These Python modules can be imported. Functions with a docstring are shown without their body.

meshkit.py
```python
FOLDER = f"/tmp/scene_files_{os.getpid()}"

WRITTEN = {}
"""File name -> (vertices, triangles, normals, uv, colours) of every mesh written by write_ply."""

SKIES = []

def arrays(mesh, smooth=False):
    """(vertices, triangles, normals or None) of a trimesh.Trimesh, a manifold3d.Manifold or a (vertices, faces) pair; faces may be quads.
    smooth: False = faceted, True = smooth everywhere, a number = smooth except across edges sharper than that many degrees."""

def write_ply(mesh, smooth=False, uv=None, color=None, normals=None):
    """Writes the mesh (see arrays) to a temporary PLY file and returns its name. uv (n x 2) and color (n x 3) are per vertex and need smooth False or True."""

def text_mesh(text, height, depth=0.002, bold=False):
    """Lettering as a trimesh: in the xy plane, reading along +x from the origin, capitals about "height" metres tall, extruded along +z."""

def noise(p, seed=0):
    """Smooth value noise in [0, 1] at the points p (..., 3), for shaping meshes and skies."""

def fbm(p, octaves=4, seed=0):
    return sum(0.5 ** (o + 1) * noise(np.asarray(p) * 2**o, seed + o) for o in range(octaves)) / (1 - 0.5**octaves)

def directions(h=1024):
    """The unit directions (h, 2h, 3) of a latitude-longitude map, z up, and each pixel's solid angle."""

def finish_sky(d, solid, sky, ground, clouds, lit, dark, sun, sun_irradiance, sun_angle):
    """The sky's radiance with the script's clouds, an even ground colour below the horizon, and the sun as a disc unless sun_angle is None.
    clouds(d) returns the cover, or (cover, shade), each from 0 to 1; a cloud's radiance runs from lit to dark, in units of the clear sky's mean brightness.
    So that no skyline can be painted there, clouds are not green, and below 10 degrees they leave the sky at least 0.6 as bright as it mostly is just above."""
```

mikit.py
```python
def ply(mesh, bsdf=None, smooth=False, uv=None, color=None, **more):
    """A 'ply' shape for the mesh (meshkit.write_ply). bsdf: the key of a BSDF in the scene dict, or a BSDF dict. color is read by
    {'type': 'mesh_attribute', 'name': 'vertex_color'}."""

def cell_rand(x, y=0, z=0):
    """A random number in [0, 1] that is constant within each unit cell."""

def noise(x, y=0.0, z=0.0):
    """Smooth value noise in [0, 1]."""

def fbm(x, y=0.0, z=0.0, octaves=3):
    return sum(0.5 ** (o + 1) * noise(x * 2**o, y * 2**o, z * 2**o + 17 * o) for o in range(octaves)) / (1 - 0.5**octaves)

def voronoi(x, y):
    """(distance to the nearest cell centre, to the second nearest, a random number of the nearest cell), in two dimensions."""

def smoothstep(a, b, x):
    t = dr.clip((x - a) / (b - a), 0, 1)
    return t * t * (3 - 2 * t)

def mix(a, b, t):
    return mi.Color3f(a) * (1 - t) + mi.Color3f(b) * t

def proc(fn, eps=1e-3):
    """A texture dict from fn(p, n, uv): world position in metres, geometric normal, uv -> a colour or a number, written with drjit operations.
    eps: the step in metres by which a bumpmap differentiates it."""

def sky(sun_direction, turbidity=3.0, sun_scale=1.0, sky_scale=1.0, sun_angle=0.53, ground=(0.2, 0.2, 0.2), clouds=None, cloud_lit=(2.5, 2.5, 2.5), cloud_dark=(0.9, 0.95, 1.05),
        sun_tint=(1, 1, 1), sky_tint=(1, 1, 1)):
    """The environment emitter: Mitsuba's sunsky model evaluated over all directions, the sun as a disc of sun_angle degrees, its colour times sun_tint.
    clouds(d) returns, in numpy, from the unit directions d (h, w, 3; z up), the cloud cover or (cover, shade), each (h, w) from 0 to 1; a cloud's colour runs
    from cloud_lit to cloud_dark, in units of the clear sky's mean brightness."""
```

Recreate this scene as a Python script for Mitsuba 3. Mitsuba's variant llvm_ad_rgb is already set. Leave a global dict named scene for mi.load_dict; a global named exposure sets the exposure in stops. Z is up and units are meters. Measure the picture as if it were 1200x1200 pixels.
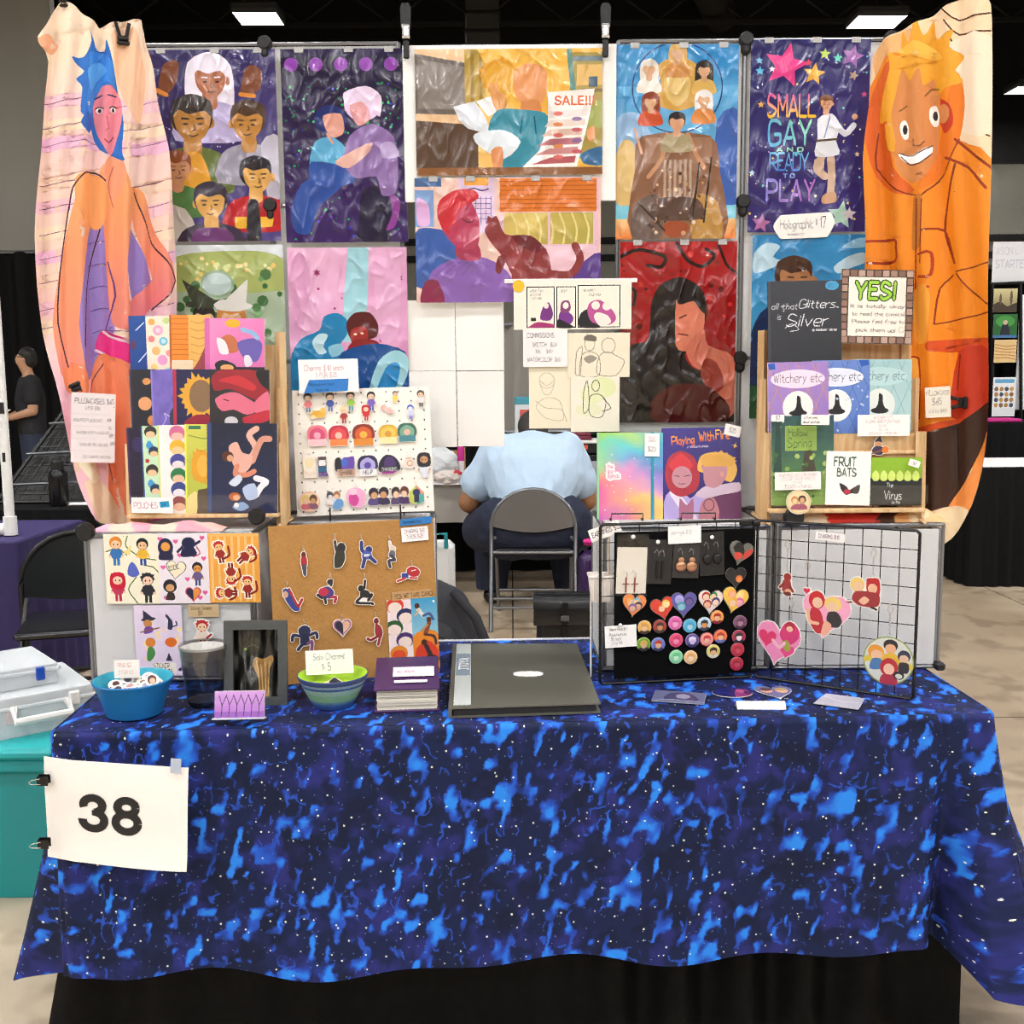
import math, numpy as np, trimesh, drjit as dr, mitsuba as mi, mikit, meshkit, manifold3d as m3
from shapely.geometry import Polygon, MultiPolygon, LineString, Point, box as sbox
from shapely.ops import unary_union
from shapely import affinity
from mikit import noise, fbm, voronoi, smoothstep, cell_rand

T = mi.ScalarTransform4f
scene, labels = {}, {}
exposure = -0.55
# ------------------------------------------------------------------ camera
FOC, HC, PITCH, ROLL = 1236.0, 1.44, math.radians(7.3), math.radians(0.45)
CAM = np.array([0.0, 0.0, HC])
FWD = np.array([0, math.cos(PITCH), -math.sin(PITCH)])
_up0, _rt0 = np.array([0, math.sin(PITCH), math.cos(PITCH)]), np.array([1.0, 0, 0])
RT = math.cos(ROLL) * _rt0 - math.sin(ROLL) * _up0
UP = math.cos(ROLL) * _up0 + math.sin(ROLL) * _rt0
scene['camera'] = {'type': 'perspective', 'fov': 2 * math.degrees(math.atan(600 / FOC)), 'fov_axis': 'x', 'near_clip': 0.05, 'far_clip': 200.0,
                   'to_world': T().look_at(origin=CAM.tolist(), target=(CAM + FWD).tolist(), up=UP.tolist())}
# ------------------------------------------------------------------ light (the lamps of the hall are built below, LAMP_RADIANCE is theirs)
LAMP_RADIANCE = 190.0

def ray(px, py): return FWD + (px - 600) / FOC * RT + (600 - py) / FOC * UP
def at(px, py, Y):
    d = ray(px, py); return CAM + d * (Y / d[1])
def at_z(px, py, z):
    d = ray(px, py); return CAM + d * ((z - HC) / d[2])

# ------------------------------------------------------------------ names
def numbered(name):
    if not used(name): return name
    k = 1
    while used(f'{name}_{k:03d}'): k += 1
    return f'{name}_{k:03d}'
_taken = set()
def used(k): return k in scene or k in labels or k in _taken
def thing(name, label, cat, group=None):
    k = numbered(name); labels[k] = {'label': label, 'category': cat}; _taken.add(k)
    if group: labels[k]['group'] = group
    return k
def put(k, mesh, bsdf, smooth=False, **kw):
    scene[k] = mikit.ply(mesh, bsdf, smooth=smooth, **kw); return k
def part(parent, name, mesh, bsdf, smooth=False, label=None, kind=None, **kw):
    k = numbered(parent + '__' + name); put(k, mesh, bsdf, smooth, **kw)
    if label or kind:
        labels[k] = {}
        if label: labels[k]['label'] = label
        if kind: labels[k]['kind'] = kind
    return k
def structure(name, mesh, bsdf, smooth=False, label=None, **kw):
    k = numbered(name); put(k, mesh, bsdf, smooth, **kw); labels[k] = {'kind': 'structure'}
    if label: labels[k]['label'] = label
    return k

# ------------------------------------------------------------------ colour and materials
def lin(h):
    if not isinstance(h, int): return np.asarray(h, float)
    c = np.array([(h >> 16) & 255, (h >> 8) & 255, h & 255]) / 255.0
    return np.where(c <= 0.04045, c / 12.92, ((c + 0.055) / 1.055) ** 2.4) * 0.86
def c3(a): return mi.Color3f(*[float(x) for x in a]) if isinstance(a, np.ndarray) else mi.Color3f(a)
def mix(a, b, t): return c3(a) * (1 - mi.Float(t)) + c3(b) * mi.Float(t)
def rgb(h): return {'type': 'rgb', 'value': [float(x) for x in lin(h)]}
def two(b): return {'type': 'twosided', 'bsdf': b}
def princ(col, rough=0.5, **kw):
    return {'type': 'principled', 'base_color': rgb(col) if not isinstance(col, dict) else col, 'roughness': rough, **kw}
def mat(key, b, bump=None, scale=1.0, eps=1e-3):
    if bump is not None: b = {'type': 'bumpmap', 'arbitrary': mikit.proc(bump, eps=eps), 'scale': scale, 'bsdf': b}
    scene[key] = two(b); return key
_plain = {}
def col(h, rough=0.5, **kw):
    "a plain material, made once per colour"
    k = ('m', h if isinstance(h, int) else tuple(h), rough, tuple(sorted(kw.items())))
    if k not in _plain:
        _plain[k] = f'material_{len(_plain):03d}'; mat(_plain[k], princ(h, rough, **kw))
    return _plain[k]
VC = {'type': 'mesh_attribute', 'name': 'vertex_color'}
mat('print_matte', princ(VC, 0.6, specular=0.3))
def sleeve_bump(p, n, uv):
    a = fbm(p.x * 9, p.z * 6 + p.y * 5, 3.1, octaves=2)
    b = 1 - dr.abs(2 * noise(p.x * 14 + 3 * a, p.z * 9 - p.x * 6, 1.7) - 1)
    c = 1 - dr.abs(2 * noise(p.x * 31 - p.z * 12, p.z * 22 + p.x * 17, 4.7) - 1)
    return a * 0.5 + b * b * b * 0.22 + c * c * c * c * 0.13
mat('print_sleeved', princ(VC, 0.2, specular=0.6), sleeve_bump, 0.024)
mat('print_glossy', princ(VC, 0.35, specular=0.5, clearcoat=0.5, clearcoat_gloss=0.93))
def weave(p, n, uv): return fbm(p.x * 900, p.y * 900, p.z * 900, octaves=1)
mat('print_cloth', princ(VC, 0.55, sheen=0.4, specular=0.35))
def wood_col(p, n, uv):
    g = fbm(p.x * 8 + p.y * 8, p.y * 8, p.z * 2, octaves=2)
    r = fbm(p.x * 120, p.y * 120, p.z * 9 + g * 4, octaves=2)
    return mix(lin(0xe6c596), lin(0xc99b63), smoothstep(0.35, 0.75, r) * 0.7)
mat('pale_wood', princ(mikit.proc(wood_col), 0.5))
def cork_col(p, n, uv):
    a = fbm(p.x * 620, p.y * 620, p.z * 620, octaves=2); b = fbm(p.x * 1300, p.z * 1300, p.y * 1300, octaves=1)
    return mix(lin(0xbd8a4c), lin(0x9a6a34), smoothstep(0.4, 0.8, a) * 0.7 + dr.select(b > 0.75, 0.25, 0.0))
mat('cork', princ(mikit.proc(cork_col), 0.85), lambda p, n, uv: fbm(p.x * 300, p.y * 300, p.z * 300, octaves=2), 0.0006)
scene['clear_acrylic'] = {'type': 'thindielectric', 'int_ior': 1.3}
scene['frosted_panel'] = {'type': 'principledthin', 'base_color': rgb(0xf4f4f4), 'roughness': 0.35, 'diff_trans': 0.65, 'spec_trans': 0.0}
scene['smoked_plastic'] = {'type': 'thindielectric', 'int_ior': 1.45, 'specular_transmittance': {'type': 'rgb', 'value': [0.62, 0.61, 0.60]}}
scene['milky_plastic'] = {'type': 'principledthin', 'base_color': {'type': 'rgb', 'value': [0.90, 0.93, 0.95]}, 'roughness': 0.25, 'diff_trans': 0.7, 'spec_trans': 0.2}
mat('chrome', {'type': 'roughconductor', 'material': 'Al', 'alpha': 0.15})
mat('grey_steel', princ(0x9a9ca0, 0.3, metallic=0.9))
BLACK, DARK, WHITE, PAPER = col(0x0b0b0c, 0.4), col(0x1c1c1e, 0.6), col(0xf4f3f0, 0.5), col(0xfaf7f2, 0.7)

# ------------------------------------------------------------------ meshes
cat = trimesh.util.concatenate
def cbox(c, s, b=0.0):
    "box of size s about c with chamfered edges"
    x, y, z = np.asarray(s, float) / 2; b = min(b, x * .9, y * .9, z * .9); pts = []
    for i in (-1, 1):
        for j in (-1, 1):
            for k in (-1, 1):
                if b <= 0: pts.append((i * x, j * y, k * z))
                else: pts += [(i * (x - b), j * (y - b), k * z), (i * (x - b), j * y, k * (z - b)), (i * x, j * (y - b), k * (z - b))]
    m = trimesh.Trimesh(*_hull(np.array(pts)), process=False); m.apply_translation(c); return m
def _hull(p):
    h = m3.Manifold.hull_points(p.astype(np.float64)).to_mesh(); return h.vert_properties[:, :3].astype(float), h.tri_verts
def tube(pts, r, sides=8, closed=False):
    p = np.asarray(pts, float); n = len(p)
    if closed: t = np.roll(p, -1, 0) - np.roll(p, 1, 0)
    else: t = np.gradient(p, axis=0)
    t /= np.linalg.norm(t, axis=1, keepdims=True) + 1e-12
    ref = np.array([0, 0, 1.0]) if abs(t[:, 2]).mean() < 0.8 else np.array([0, 1.0, 0])
    a = np.cross(t, ref); a /= np.linalg.norm(a, axis=1, keepdims=True) + 1e-9
    for i in range(1, n):
        if a[i] @ a[i - 1] < 0: a[i] = -a[i]
    b = np.cross(t, a); ang = np.arange(sides) * 2 * math.pi / sides
    rr = np.broadcast_to(r, (n,))
    v = (p[:, None] + rr[:, None, None] * (np.cos(ang)[None, :, None] * a[:, None] + np.sin(ang)[None, :, None] * b[:, None])).reshape(-1, 3)
    f = []
    for i in range(n if closed else n - 1):
        for j in range(sides):
            k, l = (i + 1) % n * sides, (j + 1) % sides
            f += [[i * sides + j, i * sides + l, k + l], [i * sides + j, k + l, k + j]]
    if not closed:
        v = np.vstack([v, p[0], p[-1]]); c0, c1 = len(v) - 2, len(v) - 1
        for j in range(sides):
            l = (j + 1) % sides; f += [[c0, l, j], [c1, (n - 1) * sides + j, (n - 1) * sides + l]]
    m = trimesh.Trimesh(v, f, process=False); m.fix_normals(); return m
def rod(a, b, r, sides=8): return tube([a, b], r, sides)
def lathe(prof, n=40, c=(0, 0, 0)):
    m = trimesh.creation.revolve(np.asarray(prof, float), sections=n); m.apply_translation(c); return m
def grid_mesh(P, closed_u=False):
    "surface from an array of points (nu, nv, 3)"
    nu, nv = P.shape[:2]; i = np.arange(nu * nv).reshape(nu, nv)
    f = np.stack([i[:-1, :-1], i[1:, :-1], i[1:, 1:], i[:-1, 1:]], -1).reshape(-1, 4)
    return trimesh.Trimesh(P.reshape(-1, 3), np.vstack([f[:, [0, 1, 2]], f[:, [0, 2, 3]]]), process=False)
def extr(poly, d):
    polys = [g for g in getattr(poly, 'geoms', [poly]) if g.area > 1e-9]
    return cat([trimesh.creation.extrude_polygon(g, d, engine='earcut') for g in polys])
def man(m):
    return m3.Manifold(m3.Mesh(np.asarray(m.vertices, np.float32), np.asarray(m.faces, np.uint32)))
def ball(c, r, s=(1, 1, 1), sub=2):
    m = trimesh.creation.icosphere(subdivisions=sub, radius=1.0); m.apply_scale(np.asarray(s, float) * r); m.apply_translation(c); return m
def limb(joints, edges, fine=0.02, it=14, extra=()):
    "hulls of spheres along the edges, joined and smoothed"
    parts = [m3.Manifold.batch_hull([m3.Manifold.sphere(joints[e][1], 20).translate([float(x) for x in joints[e][0]]) for e in ed]) for ed in edges]
    M = m3.Manifold.batch_boolean(parts + list(extra), m3.OpType.Add).refine_to_length(fine)
    mm = M.to_mesh(); t = trimesh.Trimesh(mm.vert_properties[:, :3], mm.tri_verts, process=True)
    trimesh.smoothing.filter_taubin(t, lamb=0.5, nu=0.51, iterations=it); return t

class Frame:
    "a plane in the room: origin, right, up, and the normal that faces the viewer"
    def __init__(s, o, yaw=0.0, lean=0.0, rot=0.0):
        a, l, r = math.radians(yaw), math.radians(lean), math.radians(rot)
        x = np.array([math.cos(a), math.sin(a), 0]); back = np.array([-math.sin(a), math.cos(a), 0])
        y = math.cos(l) * np.array([0, 0, 1.0]) + math.sin(l) * back
        s.o, s.n = np.asarray(o, float), np.cross(x, y)
        s.x, s.y = math.cos(r) * x + math.sin(r) * y, -math.sin(r) * x + math.cos(r) * y
    def p(s, u, v, w=0.0): return s.o + u * s.x + v * s.y + w * s.n
    def map(s, q): q = np.asarray(q, float); return s.o + q[:, :1] * s.x + q[:, 1:2] * s.y + q[:, 2:3] * s.n
    def mesh(s, m):
        m = m.copy(); m.vertices = s.map(m.vertices); return m
    def hit(s, px, py, w=0.0):
        "where the sight line of a photo point meets the plane, as (u, v) of the plane"
        d = ray(px, py); o = s.o + w * s.n; t = ((o - CAM) @ s.n) / (d @ s.n); q = CAM + d * t - s.o
        return q @ s.x, q @ s.y
    def sub(s, u, v, w=0.0, rot=0.0):
        f = Frame(s.p(u, v, w)); f.n = s.n; r = math.radians(rot)
        f.x, f.y = math.cos(r) * s.x + math.sin(r) * s.y, -math.sin(r) * s.x + math.cos(r) * s.y; return f

# ------------------------------------------------------------------ flat shapes for printed matter (y runs down, as on a drawing board)
def sm(pts, n=2, closed=True):
    "a smooth curve through the points"
    p = np.asarray(pts, float)
    if closed and np.allclose(p[0], p[-1]): p = p[:-1]
    a = np.roll(p, 1, 0) if closed else np.vstack([p[:1], p[:-1]]); b = np.roll(p, -1, 0) if closed else np.vstack([p[1:], p[-1:]])
    m = (b - a) * .42; d = np.linalg.norm(b - p, axis=1, keepdims=True); d0 = np.linalg.norm(p - a, axis=1, keepdims=True)
    m *= np.minimum(1, 1.3 * np.minimum(np.where(d > 0, d, d0), np.where(d0 > 0, d0, d)) / (np.linalg.norm(m, axis=1, keepdims=True) + 1e-9))
    k, N = n + 1, len(p) if closed else len(p) - 1; out = []
    for i in range(N):
        j = (i + 1) % len(p)
        for t in np.arange(k) / k: out.append((2 * t**3 - 3 * t**2 + 1) * p[i] + (t**3 - 2 * t**2 + t) * m[i] + (3 * t**2 - 2 * t**3) * p[j] + (t**3 - t**2) * m[j])
    return np.array(out if closed else out + [p[-1]])
def pg(*xy): return Polygon(np.array(xy, float).reshape(-1, 2)).buffer(0)
def bl(*xy): return Polygon(sm(np.array(xy, float).reshape(-1, 2))).buffer(0)          # rounded outline
def el(x, y, rx, ry=None, rot=0, n=5): return affinity.rotate(affinity.scale(Point(x, y).buffer(1.0, n), rx, ry or rx), rot)
def rc(x0, y0, x1, y1): return sbox(min(x0, x1), min(y0, y1), max(x0, x1), max(y0, y1))
def ln(w, *xy, s=True):
    p = np.array(xy, float).reshape(-1, 2)
    return LineString(sm(p, 2, False) if s and len(p) > 2 else p).buffer(w / 2, 2)
def star(x, y, r, n=5, k=0.45, rot=0):
    a = np.arange(2 * n) * math.pi / n - math.pi / 2 + math.radians(rot); q = np.where(np.arange(2 * n) % 2, r * k, r)
    return Polygon(np.stack([x + q * np.cos(a), y + q * np.sin(a)], 1))
def spiky(x, y, rx, ry, n=14, k=0.78, rot=0):
    a = np.arange(2 * n) * math.pi / n + math.radians(rot); q = np.where(np.arange(2 * n) % 2, k, 1.0 + 0.12 * np.sin(np.arange(2 * n) * 2.3))
    return Polygon(np.stack([x + rx * q * np.cos(a), y + ry * q * np.sin(a)], 1)).buffer(0)
def heart(x, y, s, rot=0):
    t = np.linspace(0, 2 * math.pi, 26)[:-1]
    return affinity.rotate(Polygon(np.stack([x + s * np.sin(t) ** 3, y - s * (13 * np.cos(t) - 5 * np.cos(2 * t) - 2 * np.cos(3 * t) - np.cos(4 * t)) / 15], 1)).buffer(0), rot, origin=(x, y))

# a hand-lettered stroke alphabet: digits are x, y pairs; base line y=2, small letters to 6, capitals to 9; '~' strokes are rounded
GL = {'A': '02393962|1444', 'B': '0209|~0929484736 0606|~06064665644202', 'C': '~6849190704124263', 'D': '0209|~09094968634202 02', 'E': '59090252|0646', 'F': '590902|0646',
      'G': '~684919070412426365|6535', 'H': '0209|6269|0666', 'I': '0209', 'J': '~4944321203', 'K': '0209|5905|1652', 'L': '090252', 'M': '0209346962', 'N': '02096269', 'O': '~39190603226264683939',
      'P': '0209|~09094968664505', 'Q': '~3919060322626468 3939|4461', 'R': '0209|~09094968664505|2562', 'S': '~583919071645645332 1203', 'T': '0969|3932', 'U': '~0904224264 69', 'V': '093269', 'W': '0922375279',
      'X': '0962|6902', 'Y': '093569|3532', 'Z': '09690262', 'a': '~4626050322 42|4642', 'b': '0902|~0526454322 02', 'c': '~4626050322 42', 'd': '4942|~461604124 2', 'e': '~044446160412 42', 'f': '~49281712|0636',
      'g': '~4616041244|~46412000', 'h': '0902|~05264542', 'i': '0602|0807', 'j': '~262100|2827', 'k': '0902|4604|1542', 'l': '0902', 'm': '0602|~05263532|~35566562', 'n': '0602|~05264542', 'o': '~26050322434526',
      'p': '0600|~063645433202', 'q': '~4616041242|4640', 'r': '0602|~052636', 's': '~461605344332 02', 't': '~18132232|0636', 'u': '~06031232 46|4642', 'v': '062246', 'w': '0612355266', 'x': '0642|4602', 'y': '0622|4600',
      'z': '06460242', '0': '~29070412435729', '1': '172922', '2': '~0719395746 0202|0252', '3': '~0829484626|~2645432203', '4': '42490454', '5': '490906|~0636454322 03', '6': '~491604123244250 5', '7': '095922',
      '8': '~26082948260322432 6', '9': '~451608294845 22', '$': '~583919071645645332 1203|3931', '!': '0904|0302', '.': '0203', ',': '0311', '&': '~52072937041232 54', '-': '0545', '+': '0545|2723', ':': '0403|0706', "'": '0907'}
GL = {k: v.replace(' ', '') for k, v in GL.items()}
def lettering(s, x, y, h, w=None, slant=0.0, gap=1.0, align='l', rot=0, fit=None, sq=0.6):
    "strokes of a line of text as flat shapes; y is the base line, h the height of capitals"
    gap = gap if fit else max(gap, 1.0)
    u = h / 7.0; w = w or h * 0.12; pen, out = 0.0, []
    for ch in s:
        if ch not in GL: pen += 4; continue
        wid = 0
        for st in GL[ch].split('|'):
            r = st.startswith('~'); d = st.lstrip('~'); p = np.array([[int(d[i]), int(d[i + 1]) - 2] for i in range(0, len(d) - 1, 2)], float)
            wid = max(wid, p[:, 0].max()); p[:, 0] += pen + slant * p[:, 1]
            if r and len(p) > 2: p = sm(p, 1, np.allclose(p[0], p[-1]))
            out.append(LineString(p * u).buffer(w / 2, 1))
        pen += wid + 1.6 * gap + (0.4 if wid < 2 else 0)
    pen -= 1.6 * gap; sq = fit / (pen * u) if fit else sq
    g = affinity.scale(unary_union([affinity.scale(q, 1, 1) for q in out]), sq, -1, origin=(0, 0)); pen *= sq
    dx = {'l': 0, 'c': -pen * u / 2, 'r': -pen * u}[align]
    g = affinity.translate(g, x + dx, y)
    return affinity.rotate(g, -rot, origin=(x, y)) if rot else g
def printed(s, x, y, h, align='l', bold=True):
    "a line of printed type as triangles (n, 3, 2) on the drawing board"
    m = meshkit.text_mesh(s, h, 0.1 * h, bold); k = m.face_normals[:, 2] > 0.9; t = m.triangles[k][:, :, :2].copy()
    w = t[..., 0].max(); t[..., 0] += x - {'l': 0, 'c': w / 2, 'r': w}[align]; t[..., 1] = y - t[..., 1]; return t
def grad(c0, c1, p0, p1, wob=0.0):
    a, b, p0, p1 = lin(c0), lin(c1), np.array(p0, float), np.array(p1, float); d = p1 - p0
    def f(q):
        t = np.clip(((q - p0) @ d) / (d @ d), 0, 1)
        if wob: t = np.clip(t + wob * (meshkit.fbm(np.c_[q / np.linalg.norm(d) * 4, q[:, :1] * 0], 3) - .5), 0, 1)
        return a * (1 - t[:, None]) + b * t[:, None]
    return f
def blots(cols, size, seed=0):
    C = np.array([lin(c) for c in cols])
    def f(q):
        t = np.clip(meshkit.fbm(np.c_[q / size, q[:, :1] * 0 + seed * 7.3], 3, seed) * 1.7 - .35, 0, .9999) * (len(C) - 1); i = t.astype(int); r = (t - i)[:, None]
        return C[i] * (1 - r) + C[np.minimum(i + 1, len(C) - 1)] * r
    return f

def flatten(shapes, clip=None):
    "painter's order -> shapes that no longer overlap"
    done, cover = [], None
    for g, c in reversed(shapes):
        if isinstance(g, np.ndarray): done.append((g, c)); continue
        if clip is not None: g = g.intersection(clip)
        vis = g if cover is None else g.difference(cover)
        if not vis.is_empty: done.append((vis, c))
        cover = g if cover is None else cover.union(g)
    return done[::-1], cover
def ink(shapes, fn, clip=None, step=None, lift=0.0):
    """The print as one mesh: every flat shape keeps its own colour. fn maps drawing points (n, 2) and a height to the room."""
    flat, cover = flatten(shapes, clip); V, F, C, n = [], [], [], 0
    for g, c in flat:
        if isinstance(g, np.ndarray): v, f = g.reshape(-1, 2), np.arange(g.shape[0] * 3).reshape(-1, 3); up = lift + 0.00025
        else:
            vs, fs, k = [], [], 0; up = lift
            for q in getattr(g, 'geoms', [g]):
                if q.geom_type != 'Polygon' or q.area < 1e-7: continue
                try: a, b = trimesh.creation.triangulate_polygon(q, engine='earcut')
                except Exception: continue
                vs.append(a); fs.append(b + k); k += len(a)
            if not vs: continue
            v, f = np.vstack(vs), np.vstack(fs)
        s = step if step else (None if not callable(c) else max(np.ptp(v[:, 0]), np.ptp(v[:, 1])) / 14)
        if s and len(f):
            v3, f = trimesh.remesh.subdivide_to_size(np.c_[v, v[:, 0] * 0], f, s, max_iter=12); v = v3[:, :2]
        cc = c(v) if callable(c) else np.tile(lin(c), (len(v), 1))
        V.append(fn(v, up)); F.append(f + n); C.append(cc); n += len(v)
    V, F, C = np.vstack(V), np.vstack(F), np.vstack(C)
    return V, F, C, cover
def face_viewer(V, F, nrm):
    a = np.cross(V[F[:, 1]] - V[F[:, 0]], V[F[:, 2]] - V[F[:, 0]]) @ nrm < 0
    F[a] = F[a][:, ::-1]; return F
def board(box, W, H, F, off=0.0):
    "drawing-board box (x0, y0, x1, y1) -> a W x H rectangle about the frame's origin"
    x0, y0, x1, y1 = box
    def fn(q, up): return F.map(np.c_[(q[:, 0] - x0) / (x1 - x0) * W - W / 2, (y1 - q[:, 1]) / (y1 - y0) * H - H / 2, np.full(len(q), off + up)])
    return fn
def add_print(parent, shapes, box, W, H, F, bsdf='print_matte', name='print', off=0.0006, clip=None, step=None, label=None):
    fn = board(box, W, H, F, off)
    V, Fc, C, cover = ink(shapes, fn, sbox(*box) if clip is None else clip, step)
    Fc = face_viewer(V, Fc, F.n)
    return part(parent, name, trimesh.Trimesh(V, Fc, process=False), bsdf, color=C, label=label)
def rect(x0, y0, x1, y1, Y, yaw=0, lean=0, rot=0):
    "a rectangle that stands where the photo shows it: (frame about its centre, width, height)"
    xc, yc = (x0 + x1) / 2, (y0 + y1) / 2
    f = Frame(at(xc, y1, Y), yaw, lean); t, b = f.hit(xc, y0), f.hit(xc, y1); l, r = f.hit(x0, yc), f.hit(x1, yc)
    W, H = r[0] - l[0], t[1] - b[1]
    g = Frame(f.p((l[0] + r[0]) / 2, (t[1] + b[1]) / 2), yaw, lean, rot); return g, W, H
def sheet(name, label, cat_, F, W, H, shapes, box=None, th=0.0008, bsdf=None, pb='print_matte', group=None, parent=None, pname='print', step=None):
    "a printed sheet: the sheet itself and its print"
    k = thing(name, label, cat_, group) if parent is None else numbered(parent + '__' + name)
    m = trimesh.creation.box([W, H, th]); m.apply_translation([0, 0, -th / 2])
    put(k, F.mesh(m), bsdf or PAPER)
    if shapes and (parent is None or parent.count('__') == 0):
        add_print(k, shapes, box, W, H, F, pb, pname, step=step)
    return k
# ================================================================== the hall
def floor_col(p, n, uv):
    a = fbm(p.x * 1.1, p.y * 1.1, 0.3, octaves=4); b = fbm(p.x * 7, p.y * 7, 5.0, octaves=3)
    j = dr.minimum(dr.abs(p.x / 3.2 - dr.round(p.x / 3.2)), dr.abs((p.y - 1.1) / 3.2 - dr.round((p.y - 1.1) / 3.2)))
    c = mix(lin(0x9c8a74), lin(0xcbb9a1), smoothstep(0.3, 0.7, a)); c = mix(c, lin(0x75634f), smoothstep(0.55, 0.8, b) * 0.5)
    return mix(lin(0x4c4238), c, smoothstep(0.0008, 0.002, j))
mat('concrete', princ(mikit.proc(floor_col), 0.32, specular=0.5), lambda p, n, uv: fbm(p.x * 5, p.y * 5, 1.0, octaves=2), 0.002)
mat('wall_paint', princ(mikit.proc(lambda p, n, uv: mix(lin(0x9c9a8e), lin(0x8d8b80), fbm(p.x, p.y, p.z, octaves=2))), 0.7))
mat('airwall_paint', princ(mikit.proc(lambda p, n, uv: mix(lin(0xb5b1a6), lin(0xa49f94), fbm(p.x * 1.5, p.y, p.z * .5, octaves=3))), 0.6))
mat('black_paint', princ(0x0e0e0f, 0.8))
def drape_col(p, n, uv): return mix(lin(0x050506), lin(0x0d0d0e), fbm(p.x * 60, p.y * 60, p.z * 30, octaves=2))
mat('black_drape', princ(mikit.proc(drape_col), 0.8, specular=0.2))
mat('grey_drape', princ(0x8b8780, 0.7, sheen=0.3))
X0, X1, YB, YF, ZC = -20.0, 20.0, -20.0, 24.0, 9.6
structure('floor', cbox((0, 2, -0.05), (40, 44, 0.1)), 'concrete')
structure('ceiling', cbox((0, 2, ZC + 0.05), (40, 44, 0.1)), 'black_paint')
structure('wall_back', cbox((0, YF + 0.05, 3.0), (40, 0.1, 6.0)), 'wall_paint')
structure('wall_back_upper', cbox((0, YF + 0.05, 7.8), (40, 0.1, 3.6)), 'black_paint')
structure('wall_right', cbox((X1 + 0.05, 2, ZC / 2), (0.1, 44, ZC)), 'wall_paint')
structure('wall_left', cbox((X0 - 0.05, 2, ZC / 2), (0.1, 44, ZC)), 'wall_paint')
structure('wall_front', cbox((0, YB - 0.05, ZC / 2), (40, 0.1, ZC)), 'wall_paint')
for z in (4.05, 4.42): structure('trim_1', cbox((0, YF - 0.03, z), (40, 0.06, 0.14)), 'black_paint')
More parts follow.
